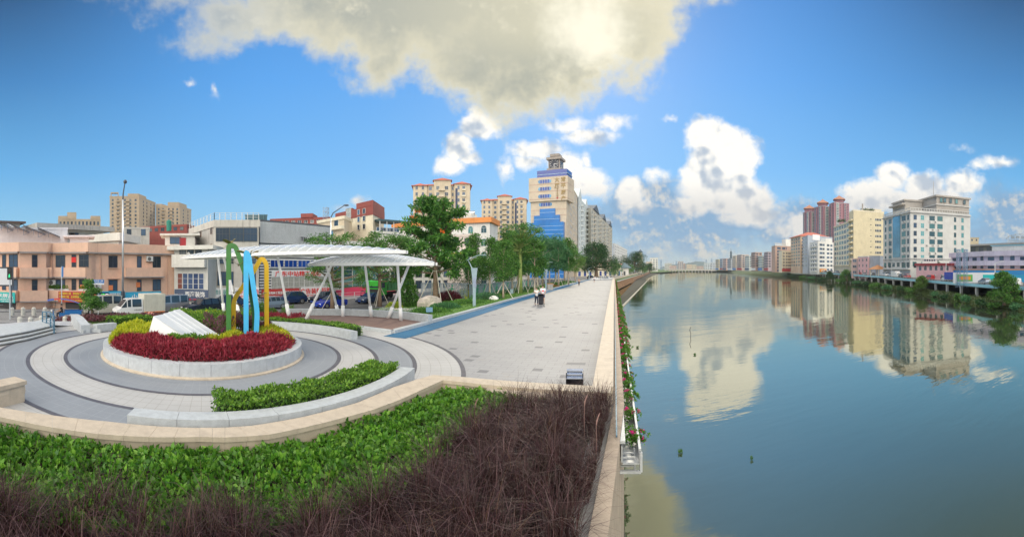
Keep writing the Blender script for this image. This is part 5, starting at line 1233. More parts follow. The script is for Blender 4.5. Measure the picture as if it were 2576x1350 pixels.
L3.sign(1, L*.20, ZP(745, 54)-.1, L*.42, 1.25, b_wh, '', txr, out=.35, lines=[('合美装饰', .0, .7, .66, 2.2, txt_t)])
L3.sign(1, L*.73, ZP(746, 54)-.15, L*.54, 1.45, b_wh, '', txr, out=.35, lines=[('神州广告', .2, .85, .75, 2.9, txr), ('专业制作  0769 83399991', .1, .24, .24, 3.1, txr)])
L3.slab(1, .3, L-.3, -1.3, ZP(752, 54)-.3, .08, mat('dark_opening', (.04, .04, .045), .8), 'shop_opening')
# ---------- corrugated metal building
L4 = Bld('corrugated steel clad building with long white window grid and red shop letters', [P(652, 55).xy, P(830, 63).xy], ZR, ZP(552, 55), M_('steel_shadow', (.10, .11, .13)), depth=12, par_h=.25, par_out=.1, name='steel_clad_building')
a, d_, L, rz, nn = L4.edge(0)
b = MB(); zt4, zb4 = ZP(552, 55)-.25, ZP(610, 55)
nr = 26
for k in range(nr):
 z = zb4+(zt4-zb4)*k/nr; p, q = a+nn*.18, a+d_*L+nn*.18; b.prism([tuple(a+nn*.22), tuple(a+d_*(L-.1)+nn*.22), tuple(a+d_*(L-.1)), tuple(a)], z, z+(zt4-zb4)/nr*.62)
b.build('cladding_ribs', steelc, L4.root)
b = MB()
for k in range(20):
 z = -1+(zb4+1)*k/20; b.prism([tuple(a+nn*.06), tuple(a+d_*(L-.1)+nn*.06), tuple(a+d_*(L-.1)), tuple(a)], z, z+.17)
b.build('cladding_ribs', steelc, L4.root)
o = L4.sign(0, L*.78, ZP(602, 60), 7.0, .01, steelc, 'TEL:13790504256', txk, .55, 6.6, out=.32); 
for k in range(6): L4.win(0, 2.9+k*2.45, ZP(672, 58), 2.3, 1.05, 3, 1, FR_W, G_DEEP, out=.12)
for k in range(7): L4.win(0, 2.9+k*2.0, ZP(712, 58)-.1-1.2, 1.95, 2.2, 2, 3, FR_W, mat('curtain_pane', (.36, .37, .35), .3, var=.3, vscale=3), out=.12)
L4.sign(0, L*.52, ZP(676, 58)-1.15, 9.6, .9, steelc, '广东中站精工电梯', txr, .8, 8.6, out=.1)
L4.sign(0, L*.27, ZP(743, 56)-.2, L*.5, 1.1, b_red, '东莞市特种工程设备安装有限公司', txw, .45, L*.47, out=.2)
L4.sign(0, L*.76, ZP(741, 60)-.3, L*.44, 1.5, b_wh, '', txr, out=.3, lines=[('广告装饰招牌', 0, .85, .85, 6.2, txr), ('专业制作 户外广告 发光字', .3, .22, .24, 5.2, txr)])
L4.slab(0, .3, L-.3, -1.3, ZP(752, 58)-.55, .08, MATS['dark_opening'], 'shop_opening')
# ---------- behind: green glass hut, long maroon building, beige houses
h1 = Bld('blue green glazed roof room above the concrete block', [P(617, 72).xy, P(672, 72).xy], 6, ZP(539, 72), mat('green_glass_wall', (.08, .2, .27), .2), depth=4, par_h=.15, name='rooftop_room'); h1.grid(0, 6, 1, ZP(552, 72), 1, .6, .9, fm=FR_T, gm=G_TEAL, m0=.05)
m1 = Bld('long low maroon tiled building seen over the steel clad roof', [P(680, 100).xy, P(830, 96).xy], 4, ZP(548, 98), mar, depth=12, par_h=.6, name='maroon_building'); m1.slab(0, 8, 11, m1.z1, ZP(538, 98), .3, mar, 'roof_room', 5); m1.grid(0, 9, 1, ZP(562, 98), 1, .9, .9, fm=FR_W, gm=G_MIX)
m0 = Bld('maroon roofed house beside a green tank behind the weathered shop house', [P(352, 96).xy, P(470, 90).xy], 4, ZP(566, 92), mar, depth=10, par_h=.5, name='maroon_building'); m0.grid(0, 7, 1, ZP(580, 92), 1, .9, 1.0, fm=FR_D, gm=G_MIX)
b = MB(); p = P(425, 86, ZP(581, 86)); b.tube([p, p+Vector((0, 0, 2.1))], .55, n=14); b.lathe([(.55, 0), (.3, .25), (.05, .32)], (p.x, p.y, p.z+2.1), n=14); tag(b.build('water_tank', mat('green_tank', (.02, .22, .16), .5)), 'green cylindrical water tank on the maroon roofed house', 'water tank')
L5 = Bld('tall maroon and beige building with a glazed stair strip behind the street lamp', [P(845, 92).xy, P(938, 80).xy, P(966, 90).xy], ZR, ZP(524, 84), creamw, par_h=.0, name='maroon_topped_building')
a, d_, L, rz, nn = L5.edge(0)
L5.blk(0, 1, 0, 1, ZP(546, 84), ZP(524, 84)+.02, mar, 'maroon_band', .15)
L5.blk(.60, 1, 0, 1, ZP(524, 84)+.03, ZP(511, 84), mar, 'maroon_upper_box', .15)
L5.blk(.30, .48, 0, .5, ZP(524, 84)+.03, ZP(519, 84), mar, 'maroon_upper_box', .1)
for k in range(6): L5.win(0, L*.39, ZP(590, 84)+k*1.02, 1.9, .98, 3, 1, FR_W, mat('frosted_pane', (.34, .38, .38), .2), out=.12)
for z in (ZP(558, 84), ZP(540, 84), ZP(578, 84)):
 for x in (.66, .80): L5.win(0, L*x, z, .9, 1.1, 1, 1, FR_W, G_BLUE, out=.12)
L5b = Bld('beige house with a corner balcony behind the street lamp pole', [P(800, 84).xy, P(866, 76).xy, P(885, 82).xy], ZR, ZP(549, 80), beigeb, par_h=.6, par_out=.2, name='beige_house', parapet=creamw)
L = L5b.edge(0)[2]; L5b.slab(0, L*.55, L, ZP(580, 80), ZP(572, 80), .8, creamw, 'balcony_band'); L5b.win(0, L*.72, ZP(571, 80), 1.5, 1.3, 1, 1, FR_W, glassd); L5b.win(0, L*.5, ZP(605, 80), 2.0, 2.0, 2, 1, FR_W, G_SKY)
mast = empty('lattice_mast', P(820, 96, 8), 'slim steel lattice mast on the maroon roof behind the steel clad building', 'mast'); b = MB()
for (x, y) in ((-.5, -.5), (.5, -.5), (.5, .5), (-.5, .5)): b.beam((x, y, 0), (x, y, 10.2), .1, .1)
for k in range(10):
 for (x, y), (u, v) in (((-.5, -.5), (.5, -.5)), ((.5, -.5), (.5, .5)), ((-.5, .5), (.5, .5))): b.beam((x, y, k), (u, v, k+1), .06, .06); b.beam((x, y, k+1), (u, v, k+1), .06, .06)
b.build('lattice', mat('galvanised', (.3, .36, .44), .4, metal=.5), mast)
# green glass fronted building behind the canopies
L6 = Bld('white framed building with a green glass front behind the canopies and trees', [P(830, 66).xy, P(992, 74).xy], ZR, ZP(606, 68), whitep, depth=10, par_h=.6, par_out=.3, name='glass_fronted_building')
L = L6.edge(0)[2]
for k in range(5):
 for j in range(3): L6.win(0, 1.6+k*1.9, ZP(725, 68)+j*1.9, 1.85, 1.85, 1, 3, FR_W, G_TEAL, out=.02)
for k in range(3):
 for j in range(2): L6.win(0, L*.68+k*2.2, ZP(712, 70)+j*2.9, 1.7, 2.1, 2, 1, FR_W, G_BLUE)
L6.sign(0, L*.52, ZP(742, 70)-.4, L*.92, 1.9, b_pk, '广海一饭', txk, .8, 3.0, out=.6)
L6.slab(0, .3, L*.3, -1.3, ZP(747, 70)-.4, .1, MATS['dark_opening'], 'shop_opening')
L6b = Bld('grey white annex with a flat dark roof canopy behind the bushy tree tops', [P(938, 80).xy, P(1012, 84).xy], ZR, ZP(582, 82), tilew, depth=8, par_h=.5, name='annex_building'); L6b.slab(0, 1, -.1, L6b.z1+2.0, L6b.z1+2.35, .8, mat('dark_green_awning', (.05, .10, .12), .6), 'roof_canopy', 4); L6b.grid(0, 5, 1, ZP(590, 82), 1, 1.4, 1.4, fm=FR_W)
b = MB()
for x in (1.3, 3, 4.7):
 (px_, py_, z), _ = L6b.at(0, x, L6b.z1, .6); b.beam((px_, py_, z), (px_, py_, z+2.0), .12, .12)
b.build('canopy_post', FR_W, L6b.root)
# ---------- white building with orange cornice
L7 = Bld('white apartment building with orange tiled cornice and arched windows', [P(990, 104).xy, P(1232, 92).xy, P(1252, 100).xy], ZR, ZP(547, 95)-.3, whitep, par_h=.0, name='apartment_building')
a, d_, L, rz, nn = L7.edge(0); zt = L7.z1
for e in (0, 1): L7.slab(e, -.3, .0 if e else L+.6, zt-1.2, zt, .6, orange_c, 'tiled_cornice', .5)
for k in range(6):
 z = zt-3.6-3.05*k
 for xf, w in ((.06, 1.5), (.18, 1.5), (.30, 1.5), (.47, 1.4), (.60, 1.4), (.82, 1.3), (.945, 1.4)): L7.win(0, L*xf, z, w, 1.2, 2, 1, FR_W, G_TEAL if xf > .4 else G_MIX, arch=xf > .4)
 if k % 1 == 0:
  for xf in (.70, .83): L7.balcony(0, L*xf, z-1.2, 3.6, 1.0, 1.1, whitep, FR_W if k == 0 else None)
 L7.ac(0, L*.76, z-.2)
L7.slab(0, L*.74, L*.82, zt, zt+1.2, -.5, tilew, 'roof_room', 4)
b = MB(); (x, y, z), _ = L7.at(0, L*.78, zt+1.5, -2); b.tube([(x-1, y, z), (x+1.2, y, z)], .55, n=12); b.build('roof_tank', mat('tank_steel', (.6, .62, .64), .2, metal=.8), L7.root)
L7b = Bld('low pale pinkish house with orange banding below the orange corniced building', [P(1105, 84).xy, P(1192, 80).xy, P(1205, 86).xy], ZR, ZP(590, 82), M_('pale_pink', (.64, .56, .52)), par_h=.5, name='apartment_building')
L = L7b.edge(0)[2]; L7b.slab(0, 0, L, ZP(632, 82)-.3, ZP(627, 82), .5, whitep, 'balcony_band'); L7b.slab(0, L*.25, L, ZP(640, 82)+.1, ZP(635, 82), .52, orange_c, 'orange_band')
for z in (ZP(618, 82), ZP(662, 82), ZP(690, 82)): L7b.grid(0, 3, 1, z, 1, 1.3, 1.5, fm=FR_D, gm=G_BLUE)
L7c = Bld('low tiled white house with dark windows right of the big flame tree', [P(985, 76).xy, P(1200, 88).xy], ZR, ZP(650, 80), tilew, depth=8, par_h=.4, par_out=.4, name='apartment_building'); L7c.grid(0, 9, 1, ZP(697, 80), 1, 1.5, 1.7, fm=FR_D, gm=G_BLUE); L7c.grid(0, 9, 1, ZP(725, 80), 1, 1.5, 1.6, fm=FR_D, gm=G_BLUE)
# ---------- residential towers with red hip roofs
def resid(label, cx0, cx1, top_mid, top_side, d, floors, dside, cx2=None):
 w = cx1-cx0; zm, zs = ZP(top_mid, d), ZP(top_side, d)
 R = Bld(label, [P(cx0, d).xy, P(cx1, d).xy], -2, zs, beigeb, depth=16, par_h=0, name='residential_tower', cat='residential tower'); R.hip(redroof, 1.2, (zm-zs)*.55)
 a, d_, L, rz, nn = R.edge(0)
 # projecting bays
 for x0, x1, out, up in ((.0, .24, 1.6, -.6), (.36, .66, 1.2, 2.2), (.72, .99, 2.0, .2)):
  z1 = zs+up; R.slab(0, L*x0, L*x1, -2, z1, out, creamp if 0 else beigeb, 'bay', 4)
  b = MB(); p, q = a+d_*(L*x0-.6)+nn*(out+.7), a+d_*(L*x1+.6)+nn*(out+.7); p2, q2 = p-nn*6, q-nn*6; m = (p+q+p2+q2)/4; hh = 1.7
  b.add([(p.x, p.y, z1), (q.x, q.y, z1), (q2.x, q2.y, z1), (p2.x, p2.y, z1), (m.x, m.y, z1+hh)], [(0, 1, 4), (1, 2, 4), (2, 3, 4), (3, 0, 4), (3, 2, 1, 0)]); b.build('roof', redroof, R.root)
 for j in range(floors):
  z = zs-3.1*(j+1)+.6
  for xf, w_, out, g in ((.06, 1.2, 1.62, G_BLUE), (.17, 1.2, 1.62, G_BLUE), (.30, 1.5, .02, G_BLUE), (.43, 1.6, 1.22, G_MIX), (.58, 1.8, 1.22, G_BLUE), (.69, .9, .02, G_BLUE), (.79, 1.1, 2.02, G_BLUE), (.88, 1.4, 2.02, G_SKY if 0 else G_BLUE)):
   R.win(0, L*xf, z, w_, 1.8, 2, 1, FR_W, g, out=out)
  R.balcony(0, L*.50, z-.6, 3.2, 2.4, 1.0, beigeb); R.balcony(0, L*.88, z-.5, 1.9, 2.6, .7, creamw)
 b = MB(); p = a+d_*L*.755+nn*2.02; b.box(p.x, p.y, (zs-2)/2-1, 1.1, .12, zs, rz=rz); b.build('glass_strip', mat('dark_glass_strip', (.02, .03, .08), .15), R.root)
 R.finish(); return R
resid('nearer beige residential tower with red hip roofs, partly behind the big flame tree', 1040, 1183, 446, 466, 200, 10, 8)
resid('lower beige residential tower with red hip roofs, left of the clock tower', 1212, 1325, 488, 503, 250, 11, 8)
# ---------- clock tower building
d0 = 190
KB = Bld('tall beige office tower with a square clock on top and big gold characters', [P(1335, d0).xy, P(1425, d0-6).xy, P(1452, d0+42).xy], -2, ZP(452, d0), M_('clock_tower_stone', (.56, .48, .38), stain=.1), par_h=.6, par_out=.15, name='clock_tower_building', cat='office tower')
a, d_, L, rz, nn = KB.edge(0); L1 = KB.edge(1)[2]; kz = lambda y: ZP(y, d0-3); stone = MATS['clock_tower_stone']
KB.slab(0, -.6, L+.8, kz(506), kz(446), .9, stone, 'upper_block', 10)
for y in (463, 481, 500): KB.slab(0, -.65, L+.85, kz(y+1.2), kz(y), .98, M_('rose_band', (.48, .34, .28)), 'string_course', 8)
for y in (527, 541): KB.slab(0, -.05, L+.05, kz(y+1.2), kz(y), .08, MATS['rose_band'], 'string_course', .1)
for i, y in enumerate((457, 475.5, 494, 514)):
 out = .95 if i < 3 else .06; cx_ = L*.42
 for k in range(4): KB.win(0, cx_-1.8+1.2*k, kz(y+4.5), 1.15, 1.75, 1, 1, FR_W, G_DEEP, out=out)
 for s in (-1, 1):
  b = MB(); n = 10; b.add([(s*.9*cos(-pi/2+pi*q/n), 0, .87+.87*sin(-pi/2+pi*q/n)) for q in range(n+1)], [tuple(range(n+1))[::s]]); loc, rz_ = KB.at(0, cx_+s*2.4, kz(y+4.5), out+.03); put(b.mesh('rounded_window_end', [G_SKY]), 'rounded_window_end', KB.root, loc, rz_)
# stepped blue curtain wall
cw = mat('blue_curtain_glass', (.02, .16, .48), .1, spec=.8, var=.15, vscale=.15); cwl = mat('curtain_line', (.35, .5, .65), .4)
for x0, x1, y0, y1, out in ((.27, .70, 700, 525, .5), (.12, .83, 700, 542, 1.2), (.02, .95, 700, 560, 1.9)):
 KB.slab(0, L*x0, L*x1, -2, kz(y1), out, cw, 'curtain_wall', .2)
 for j in range(1, 14):
  z = kz(y1)-3*j*.62-.0
  if z > -1: KB.slab(0, L*x0-.01, L*x1+.01, z, z+.13, out+.03, cwl, 'glazing_line', -out+.05)
# blue glass penthouse
KB.slab(0, L*.17, L*1.0, kz(446)+.01, kz(427), -.6, mat('penthouse_glass', (.015, .05, .30), .1, spec=.8), 'penthouse', 9); KB.slab(0, L*.17-.02, L*1.02, kz(438), kz(437), -.55, cwl, 'glazing_line', 9.1)
# clock
cxk = L*.62; cb = MB(); (x, y, _), _ = KB.at(0, cxk, 0, -5)
hw = 2.85*1.0; zc0, zc1 = kz(426), kz(386)
ck = MB(); ck.box(x, y, (zc0+kz(397))/2, hw*2, hw*2, kz(397)-zc0, rz=rz); kk = ck.build('clock_block', M_('clock_stone', (.34, .30, .27)), KB.root)
for z, s, t_ in ((kz(424), 1.22, .9), (kz(396.5), 1.28, 1.1), (kz(387), .8, 1.2)):
 c2 = MB(); c2.box(x, y, z, hw*2*s, hw*2*s, t_, rz=rz); c2.build('clock_ledge', MATS['clock_stone'], KB.root)
c2 = MB(); c2.box(x, y, kz(391.5), hw*1.2, hw*1.2, kz(388)-kz(396), rz=rz); c2.build('clock_neck', MATS['clock_stone'], KB.root)
zc = kz(410)
for rot in (0, pi/2):
 r2 = rz+rot; ddx = Vector((cos(r2), sin(r2), 0)); nd = Vector((sin(r2), -cos(r2), 0)); ctr = Vector((x, y, zc))+nd*(hw+.03)
 fb = MB(); fb.box(ctr.x, ctr.y, ctr.z, hw*1.62, .06, hw*1.95, rz=r2); face = fb.build('clock_face', mat('clock_face_dark', (.015, .02, .04), .3), KB.root)
 mk = MB()
 for k in range(12):
  a_ = pi*2*k/12; p0 = ctr+nd*.05+(ddx*sin(a_)+Vector((0, 0, cos(a_))))*hw*.55; p1 = ctr+nd*.05+(ddx*sin(a_)+Vector((0, 0, cos(a_))))*hw*.74; mk.beam(p0, p1, .2, .06, up=tuple(nd))
 mk.build('hour_marks', txw, face, off=KB.root['_o'])
 mk = MB()
 for a_, l in ((radians(178), .62), (radians(95), .48)): mk.beam(ctr+nd*.08, ctr+nd*.08+(ddx*sin(a_)+Vector((0, 0, cos(a_))))*hw*l, .22, .06, up=tuple(nd))
 mk.build('clock_hands', txw, face, off=KB.root['_o'])
# big characters down the front
for col, xf, y0, st, hh in (('常平房产', .93, 455, 15.6, 2.3), ('大厦', .76, 455, 15, 2.3)):
 for i, ch in enumerate(col):
  loc, rz_ = KB.at(0, L*xf, kz(y0+i*st), 1.0); text(ch, hh, KB.root, txg, loc, rz_, depth=.05, bold=.02, name='gold_character')
for i, ch in enumerate('陈伟南题'):
 loc, rz_ = KB.at(0, L*.77, kz(478+i*5.5), 1.0); text(ch, .75, KB.root, txg, loc, rz_, depth=.03, name='small_character')
b = MB(); loc, rz_ = KB.at(0, L*.77, kz(500), 1.0); b.box(0, 0, 0, .7, .05, .8); put(b.mesh('red_seal', [mat('seal_red', (.45, .06, .05), .6)]), 'red_seal', KB.root, loc, rz_)
for j in range(12):
 z = kz(468)-3.05*j
 for xf in (.10, .30, .42, .62, .74, .9): KB.win(1, L1*xf, z, 2.2 if xf > .2 else 1.1, 1.5, 2, 1, FR_W, G_BLUE)
 if random.random() < .6: KB.ac(1, L1*.5, z-.3)
KB.slab(1, 9.5, L1*.45, KB.z1, KB.z1+5.0, -.3, stone, 'roof_wedge', 6)
KB.finish()
# ---------- white stepped and grey gabled blocks beyond the clock tower
B1 = Bld('pale blue white apartment block with curved gables next to the clock tower', [P(1449, 236).xy, P(1455, 232).xy, P(1492, 305).xy], -2, ZP(500, 240), M_('pale_blue_tile', (.58, .64, .66)), par_h=.6, name='apartment_block')
L = B1.edge(1)[2]
for j in range(12):
 for k in range(9): B1.win(1, L*(.06+.11*k), ZP(500, 240)-3.4-3.1*j, 1.9, 1.5, 2, 1, FR_W, G_BLUE if k % 3 else G_TEAL)
 for k in (1, 4, 7): B1.balcony(1, L*(.06+.11*k), ZP(500, 240)-4-3.1*j, 3.2, 1.3, 1.1, MATS['pale_blue_tile'])
for k, (x0, x1, hh) in enumerate(((.02, .2, 6.5), (.42, .6, 5.0), (.8, .97, 4.5))):
 a, d_, Le, rz, nn = B1.edge(1); p, q = a+d_*L*x0, a+d_*L*x1; m = (p+q)/2; b = MB()
 b.add([(p.x, p.y, B1.z1), (q.x, q.y, B1.z1), (m.x, m.y, B1.z1+hh)]+[(v.x-nn.x*8, v.y-nn.y*8, z) for v, z in ((p, B1.z1), (q, B1.z1), (m, B1.z1+hh))], [(0, 1, 2), (1, 4, 5, 2), (3, 0, 2, 5), (4, 3, 5)]); b.build('gable', MATS['pale_blue_tile'], B1.root)
B1.finish()
B2 = Bld('long grey beige apartment block with dark gabled roofs above the banyan trees', [P(1478, 268).xy, P(1487, 262).xy, P(1540, 400).xy], -2, ZP(524, 268), M_('grey_beige_tile', (.50, .48, .42)), par_h=.5, name='apartment_block')
L = B2.edge(1)[2]
for j in range(11):
 for k in range(14): B2.win(1, L*(.03+.072*k), B2.z1-3.6-3.1*j, 2.4, 1.6, 2, 1, FR_D, G_BLUE if k % 3 else G_TEAL)
 for k in (1, 4, 7, 10, 12): B2.balcony(1, L*(.03+.072*k), B2.z1-4.2-3.1*j, 4.0, 1.4, 1.1, MATS['grey_beige_tile'])
for x0, x1 in ((.05, .28), (.42, .6), (.76, .95)):
 a, d_, Le, rz, nn = B2.edge(1); p, q = a+d_*L*x0+nn*.6, a+d_*L*x1+nn*.6; m = (p+q)/2; b = MB(); hh = 5
 b.add([(p.x, p.y, B2.z1), (q.x, q.y, B2.z1), (m.x, m.y, B2.z1+hh)]+[(v.x-nn.x*12, v.y-nn.y*12, z) for v, z in ((p, B2.z1), (q, B2.z1), (m, B2.z1+hh))], [(0, 1, 2), (1, 4, 5, 2), (3, 0, 2, 5), (4, 3, 5)]); b.build('roof', M_('dark_slate_roof', (.10, .13, .17)), B2.root)
B2.finish()
B3 = Bld('white riverside apartment block seen between the two banyan trees', [P(1541, 420).xy, P(1546, 415).xy, P(1578, 560).xy], -2, ZP(612, 420), whitep, par_h=.6, name='apartment_block')
L = B3.edge(1)[2]
for j in range(8):
 for k in range(10): B3.win(1, L*(.05+.1*k), B3.z1-3.8-3.1*j, 3.0, 1.6, 2, 1, FR_D, G_MIX)
# low shop row behind the banyans
B4 = Bld('low row of shops with blue doors behind the banyan trunks', [P(1452, 215).xy, P(1562, 245).xy], -1.2, ZP(662, 225), creamw, depth=8, par_h=.6, par_out=.6, name='shop_row', parapet=M_('reddish_fascia', (.5, .25, .2)))
B4.grid(0, 9, 1, -.9, 1, 2.0, 2.8, fm=FR_W, gm=G_DEEP)
# ================================================================== right bank, bridge and far town
bgp = 'buildings along the far bank of the river'
ltb = mat('light_blue_fascia', (.22, .50, .62), .6, var=.08, vscale=1)
dkt = empty('riverside_deck', tuple(deck[3]), 'long road deck with a light blue edge on concrete piers along the far bank', 'road deck', local=False)
b = MB()
for i in range(len(deck)-1): p, q = deck[i], deck[i+1]; b.beam(p+Vector((0, 0, -.25)), q+Vector((0, 0, -.25)), .35, .75)
b.build('edge_beam', ltb, dkt)
b = MB()
for i in range(len(deck)-1):
 p, q = deck[i], deck[i+1]; n0, n1 = deckn[i]*4, deckn[i+1]*4; b.prism([p.xy, q.xy, (q+n1).xy, (p+n0).xy], p.z-.75, p.z-.1)
b.build('slab', conc, dkt)
b = MB()
for i in range(len(deck)-1): p, q = deck[i], deck[i+1]; b.beam(p+Vector((0, 0, .75)), q+Vector((0, 0, .75)), .06, .06); b.beam(p+Vector((0, 0, .45)), q+Vector((0, 0, .45)), .04, .04)
b.build('railing', FR_W, dkt)
pier = mat('pier_concrete', (.42, .42, .40), .85, var=.2, stain=.4)
def along(pl, step, s0=0):
 out = []; L = -s0
 for p, q in zip(pl[:-1], pl[1:]):
  seg = (q-p).length; d = (q-p)/seg; t = -L if L < 0 else (step-L % step) % step
  t = 0; 
  while L+t < 0: t += .5
  while t < seg:
   if not out or (p+d*t-out[-1][0]).length >= step: out.append((p+d*t, d.copy()))
   t += .5
  L += seg
 return out
for i, (p, d) in enumerate(along(deck[1:], 9.5)[:58]):
 b = MB(); n0 = Vector((d.y, -d.x, 0)); c = p+n0*.35; b.box(c.x, c.y, (c.z-.7+ZW-1)/2, .7, .7, c.z-.7-ZW+1, rz=atan2(d.y, d.x)); b.build('pier', pier, dkt)
G_ = dict(group=bgp)
# big white corner block
W1 = Bld('large white corner office block with mirrored strip and roof terrace, biggest on the far bank', [P(2222, 196).xy, P(2290, 172).xy, P(2441, 186).xy], -1, ZP(529, 172), M_('office_white', (.57, .575, .56), stain=.12), par_h=.0, name='office_block', **G_)
L0, L1 = W1.edge(0)[2], W1.edge(1)[2]; zt = W1.z1; zp_ = ZP(651, 172)
for e in (0, 1): W1.slab(e, -.6, .0 if e else L0+.6, zt-.9, zt-.5, .7, M_('grey_white_trim', (.50, .50, .50)), 'cornice', .1); W1.slab(e, -.1, .0, zp_, zp_+.5, .5, MATS['grey_white_trim'], 'cornice', .1)
b = MB()
for e in (0, 1):
 a, d_, Le, rz, nn = W1.edge(e)
 for h in (.1, 1.2): p, q = a, a+d_*Le; b.beam((p.x, p.y, zt+h), (q.x, q.y, zt+h), .2, .22)
 for k in range(int(Le/1.3)): p = a+d_*1.3*k; b.beam((p.x, p.y, zt), (p.x, p.y, zt+1.1), .3, .12)
b.build('terrace_balustrade', W1.wall, W1.root)
fh = 3.48
for j in range(7):
 z = zt-3.9-fh*j
 for xf, w, g in ((.075, 1.9, G_BLUE), (.19, 2.1, G_SKY if 0 else G_TEAL), (.345, 3.4, G_TEAL), (.475, 3.4, G_TEAL), (.73, 1.5, G_TEAL), (.86, 1.6, G_TEAL)):
  W1.win(1, L1*xf, z, w*.78, 2.1, 2, 2, FR_W if xf == .19 else FR_D, mat('pale_green_pane', (.12, .35, .38), .1) if xf in (.19, .86) else g)
 for xf, w in ((.10, 1.6), (.28, 3.0), (.78, 3.6), (.93, 1.5)): W1.win(0, L0*xf, z, w, 2.2, 2, 2, FR_D, G_TEAL)
 for xf in (.36, .26, .45) if j % 2 else (.4, .31): W1.ac(1, L1*xf, z-.5)
 W1.ac(0, L0*.80, z-.5); W1.ac(0, L0*.25, z-.5)
W1.slab(0, L0*.40, L0*.66, zp_+1, zt-1.2, .3, mat('mirror_glass', (.10, .28, .40), .05, spec=.9, metal=.4, var=.25, vscale=.12), 'mirrored_strip', .1)
for k in range(10): W1.win(1, 2+k*4.2, zp_-3.1, 1.8, 1.9, 2, 1, FR_D, G_TEAL) if k < 2 else None
for k in range(6): W1.win(0, 2+k*(L0-4)/5, zp_-3.4, 2.6, 2.0, 2, 1, FR_D, G_TEAL)
W1.slab(0, -.5, L0+.5, zp_-4.6, zp_-4.0, 1.2, W1.wall, 'entrance_canopy', .1)
gt = M_('grey_beige_trim', (.40, .37, .34)); a, d_, Le, rz, nn = W1.edge(1)
PH = lambda a0, a1, v0, v1, z0, z1, n_, o_=0: W1.blk(1-v1, 1-v0, a0, a1, z0, z1, W1.wall if n_ == 'cornice' else gt, n_, o_)
PH(.43, .99, .02, .7, zt, ZP(492, 176), 'penthouse'); PH(.43, .99, .02, .7, ZP(492, 176), ZP(488, 176), 'penthouse_roof', 1.0); PH(.43, .99, .02, .7, ZP(513, 176), ZP(511, 176), 'cornice', .7)
for xf in (.5, .56, .66, .76, .9): W1.win(1, L1*xf, ZP(506, 176), 1.3, 2.0, 1, 1, FR_D, G_TEAL, out=-.2)
PH(.12, .42, .45, .9, ZP(497, 176), ZP(493, 176), 'penthouse_roof', .8); PH(.12, .42, .45, .9, zt, ZP(497, 176)-.01, 'penthouse'); PH(.05, .13, .4, .9, ZP(508, 176), ZP(504, 176), 'balcony')
b = MB(); (x, y, z), _ = W1.at(1, L1*.45, ZP(488, 176), -5); b.tube([(x, y, z), (x, y, z+7)], .12, n=5); b.build('roof_mast', gt, W1.root)
# cream block and its glazed street front
W2 = Bld('tall cream yellow block with a blank side wall and one column of window groups', [P(2136, 266).xy, P(2147, 255).xy, P(2224, 264).xy], -1, ZP(527, 255), M_('cream_yellow', (.62, .55, .38), stain=.35, stcol=(.42, .34, .22)), par_h=.9, name='apartment_block', parapet=creamw, **G_)
L0, L1 = W2.edge(0)[2], W2.edge(1)[2]
for j in range(8):
 z = W2.z1-6.4-3.62*j
 for k in range(4): W2.win(1, L1*.80+1.15*k-1.7, z, 1.0, 1.5, 1, 1, FR_W, G_MIX)
 W2.win(1, L1*.56, z+.6, .8, .5, 1, 1, FR_D, G_MIX)
 for xf in (.3, .75): W2.balcony(0, L0*xf, z-.6, 4.2, 1.5, 1.2, MATS['cream_yellow']); W2.win(0, L0*xf, z, 1.5, 1.8, 1, 1, FR_W, G_BLUE)
b = MB(); (x, y, z), _ = W2.at(1, L1*.33, W2.z1, -2); b.tube([(x, y, z), (x, y, z+4.5)], .5, n=8); b.build('roof_flue', gt, W2.root)
W2.slab(1, L1*.45, L1*.97, W2.z1, W2.z1+1.7, -2.5, creamw, 'roof_room', 5)
W2a = Bld('cream framed building with eight rows of large teal windows and a planted roof', [P(2098, 300).xy, P(2137, 264).xy, P(2146, 270).xy], -1, ZP(556, 264), creamw, par_h=.8, par_out=.4, name='apartment_block', **G_)
L0 = W2a.edge(0)[2]
for j in range(8):
 for k in range(6): W2a.win(0, L0*(.1+.16*k), W2a.z1-3.6-3.6*j, L0*.125, 2.3, 3, 2, FR_W, G_TEAL)
W2a.slab(0, 0, L0, 5.2, 5.8, 1.2, creamw, 'ledge')
pts, _ = blob_pts((0, 0, 0), (8, 2, .9), 500); 
W3 = Bld('small pink three storey house with white trimmed windows beside a dark gable wall', [P(2158, 222).xy, P(2184, 214).xy, P(2188, 218).xy], -1, ZP(644, 216), pinkp, par_h=.5, name='town_house', parapet=whitep, **G_)
W3.grid(0, 3, 3, 1.2, 3.0, 1.0, 1.5, fm=FR_W, gm=G_MIX, m0=1.0)
W3b = Bld('dark grey rendered house with a blank gable right of the pink house', [P(2187, 217).xy, P(2213, 215).xy], -1, ZP(643, 216), greyblue, depth=8, par_h=.3, name='town_house', **G_)
W3c = Bld('old reddish white house with two dark windows left of the pink house', [P(2142, 226).xy, P(2158, 225).xy], -1, ZP(650, 226), M_('faded_red', (.46, .34, .32)), depth=10, par_h=.4, name='town_house', **G_); W3c.grid(0, 2, 3, .6, 3.2, 1.3, 1.5, fm=FR_W)
kio = empty('roofed_pavilion', P(2208, 196, -.7), 'small orange roofed pavilion beside the road near the grey gable', 'pavilion', local=False); b = MB(); c = P(2208, 196, 0)
for sx, sy in ((-2.5, -2.5), (2.5, -2.5), (2.5, 2.5), (-2.5, 2.5)): b.box(c.x+sx, c.y+sy, 1.2, .35, .35, 3.6)
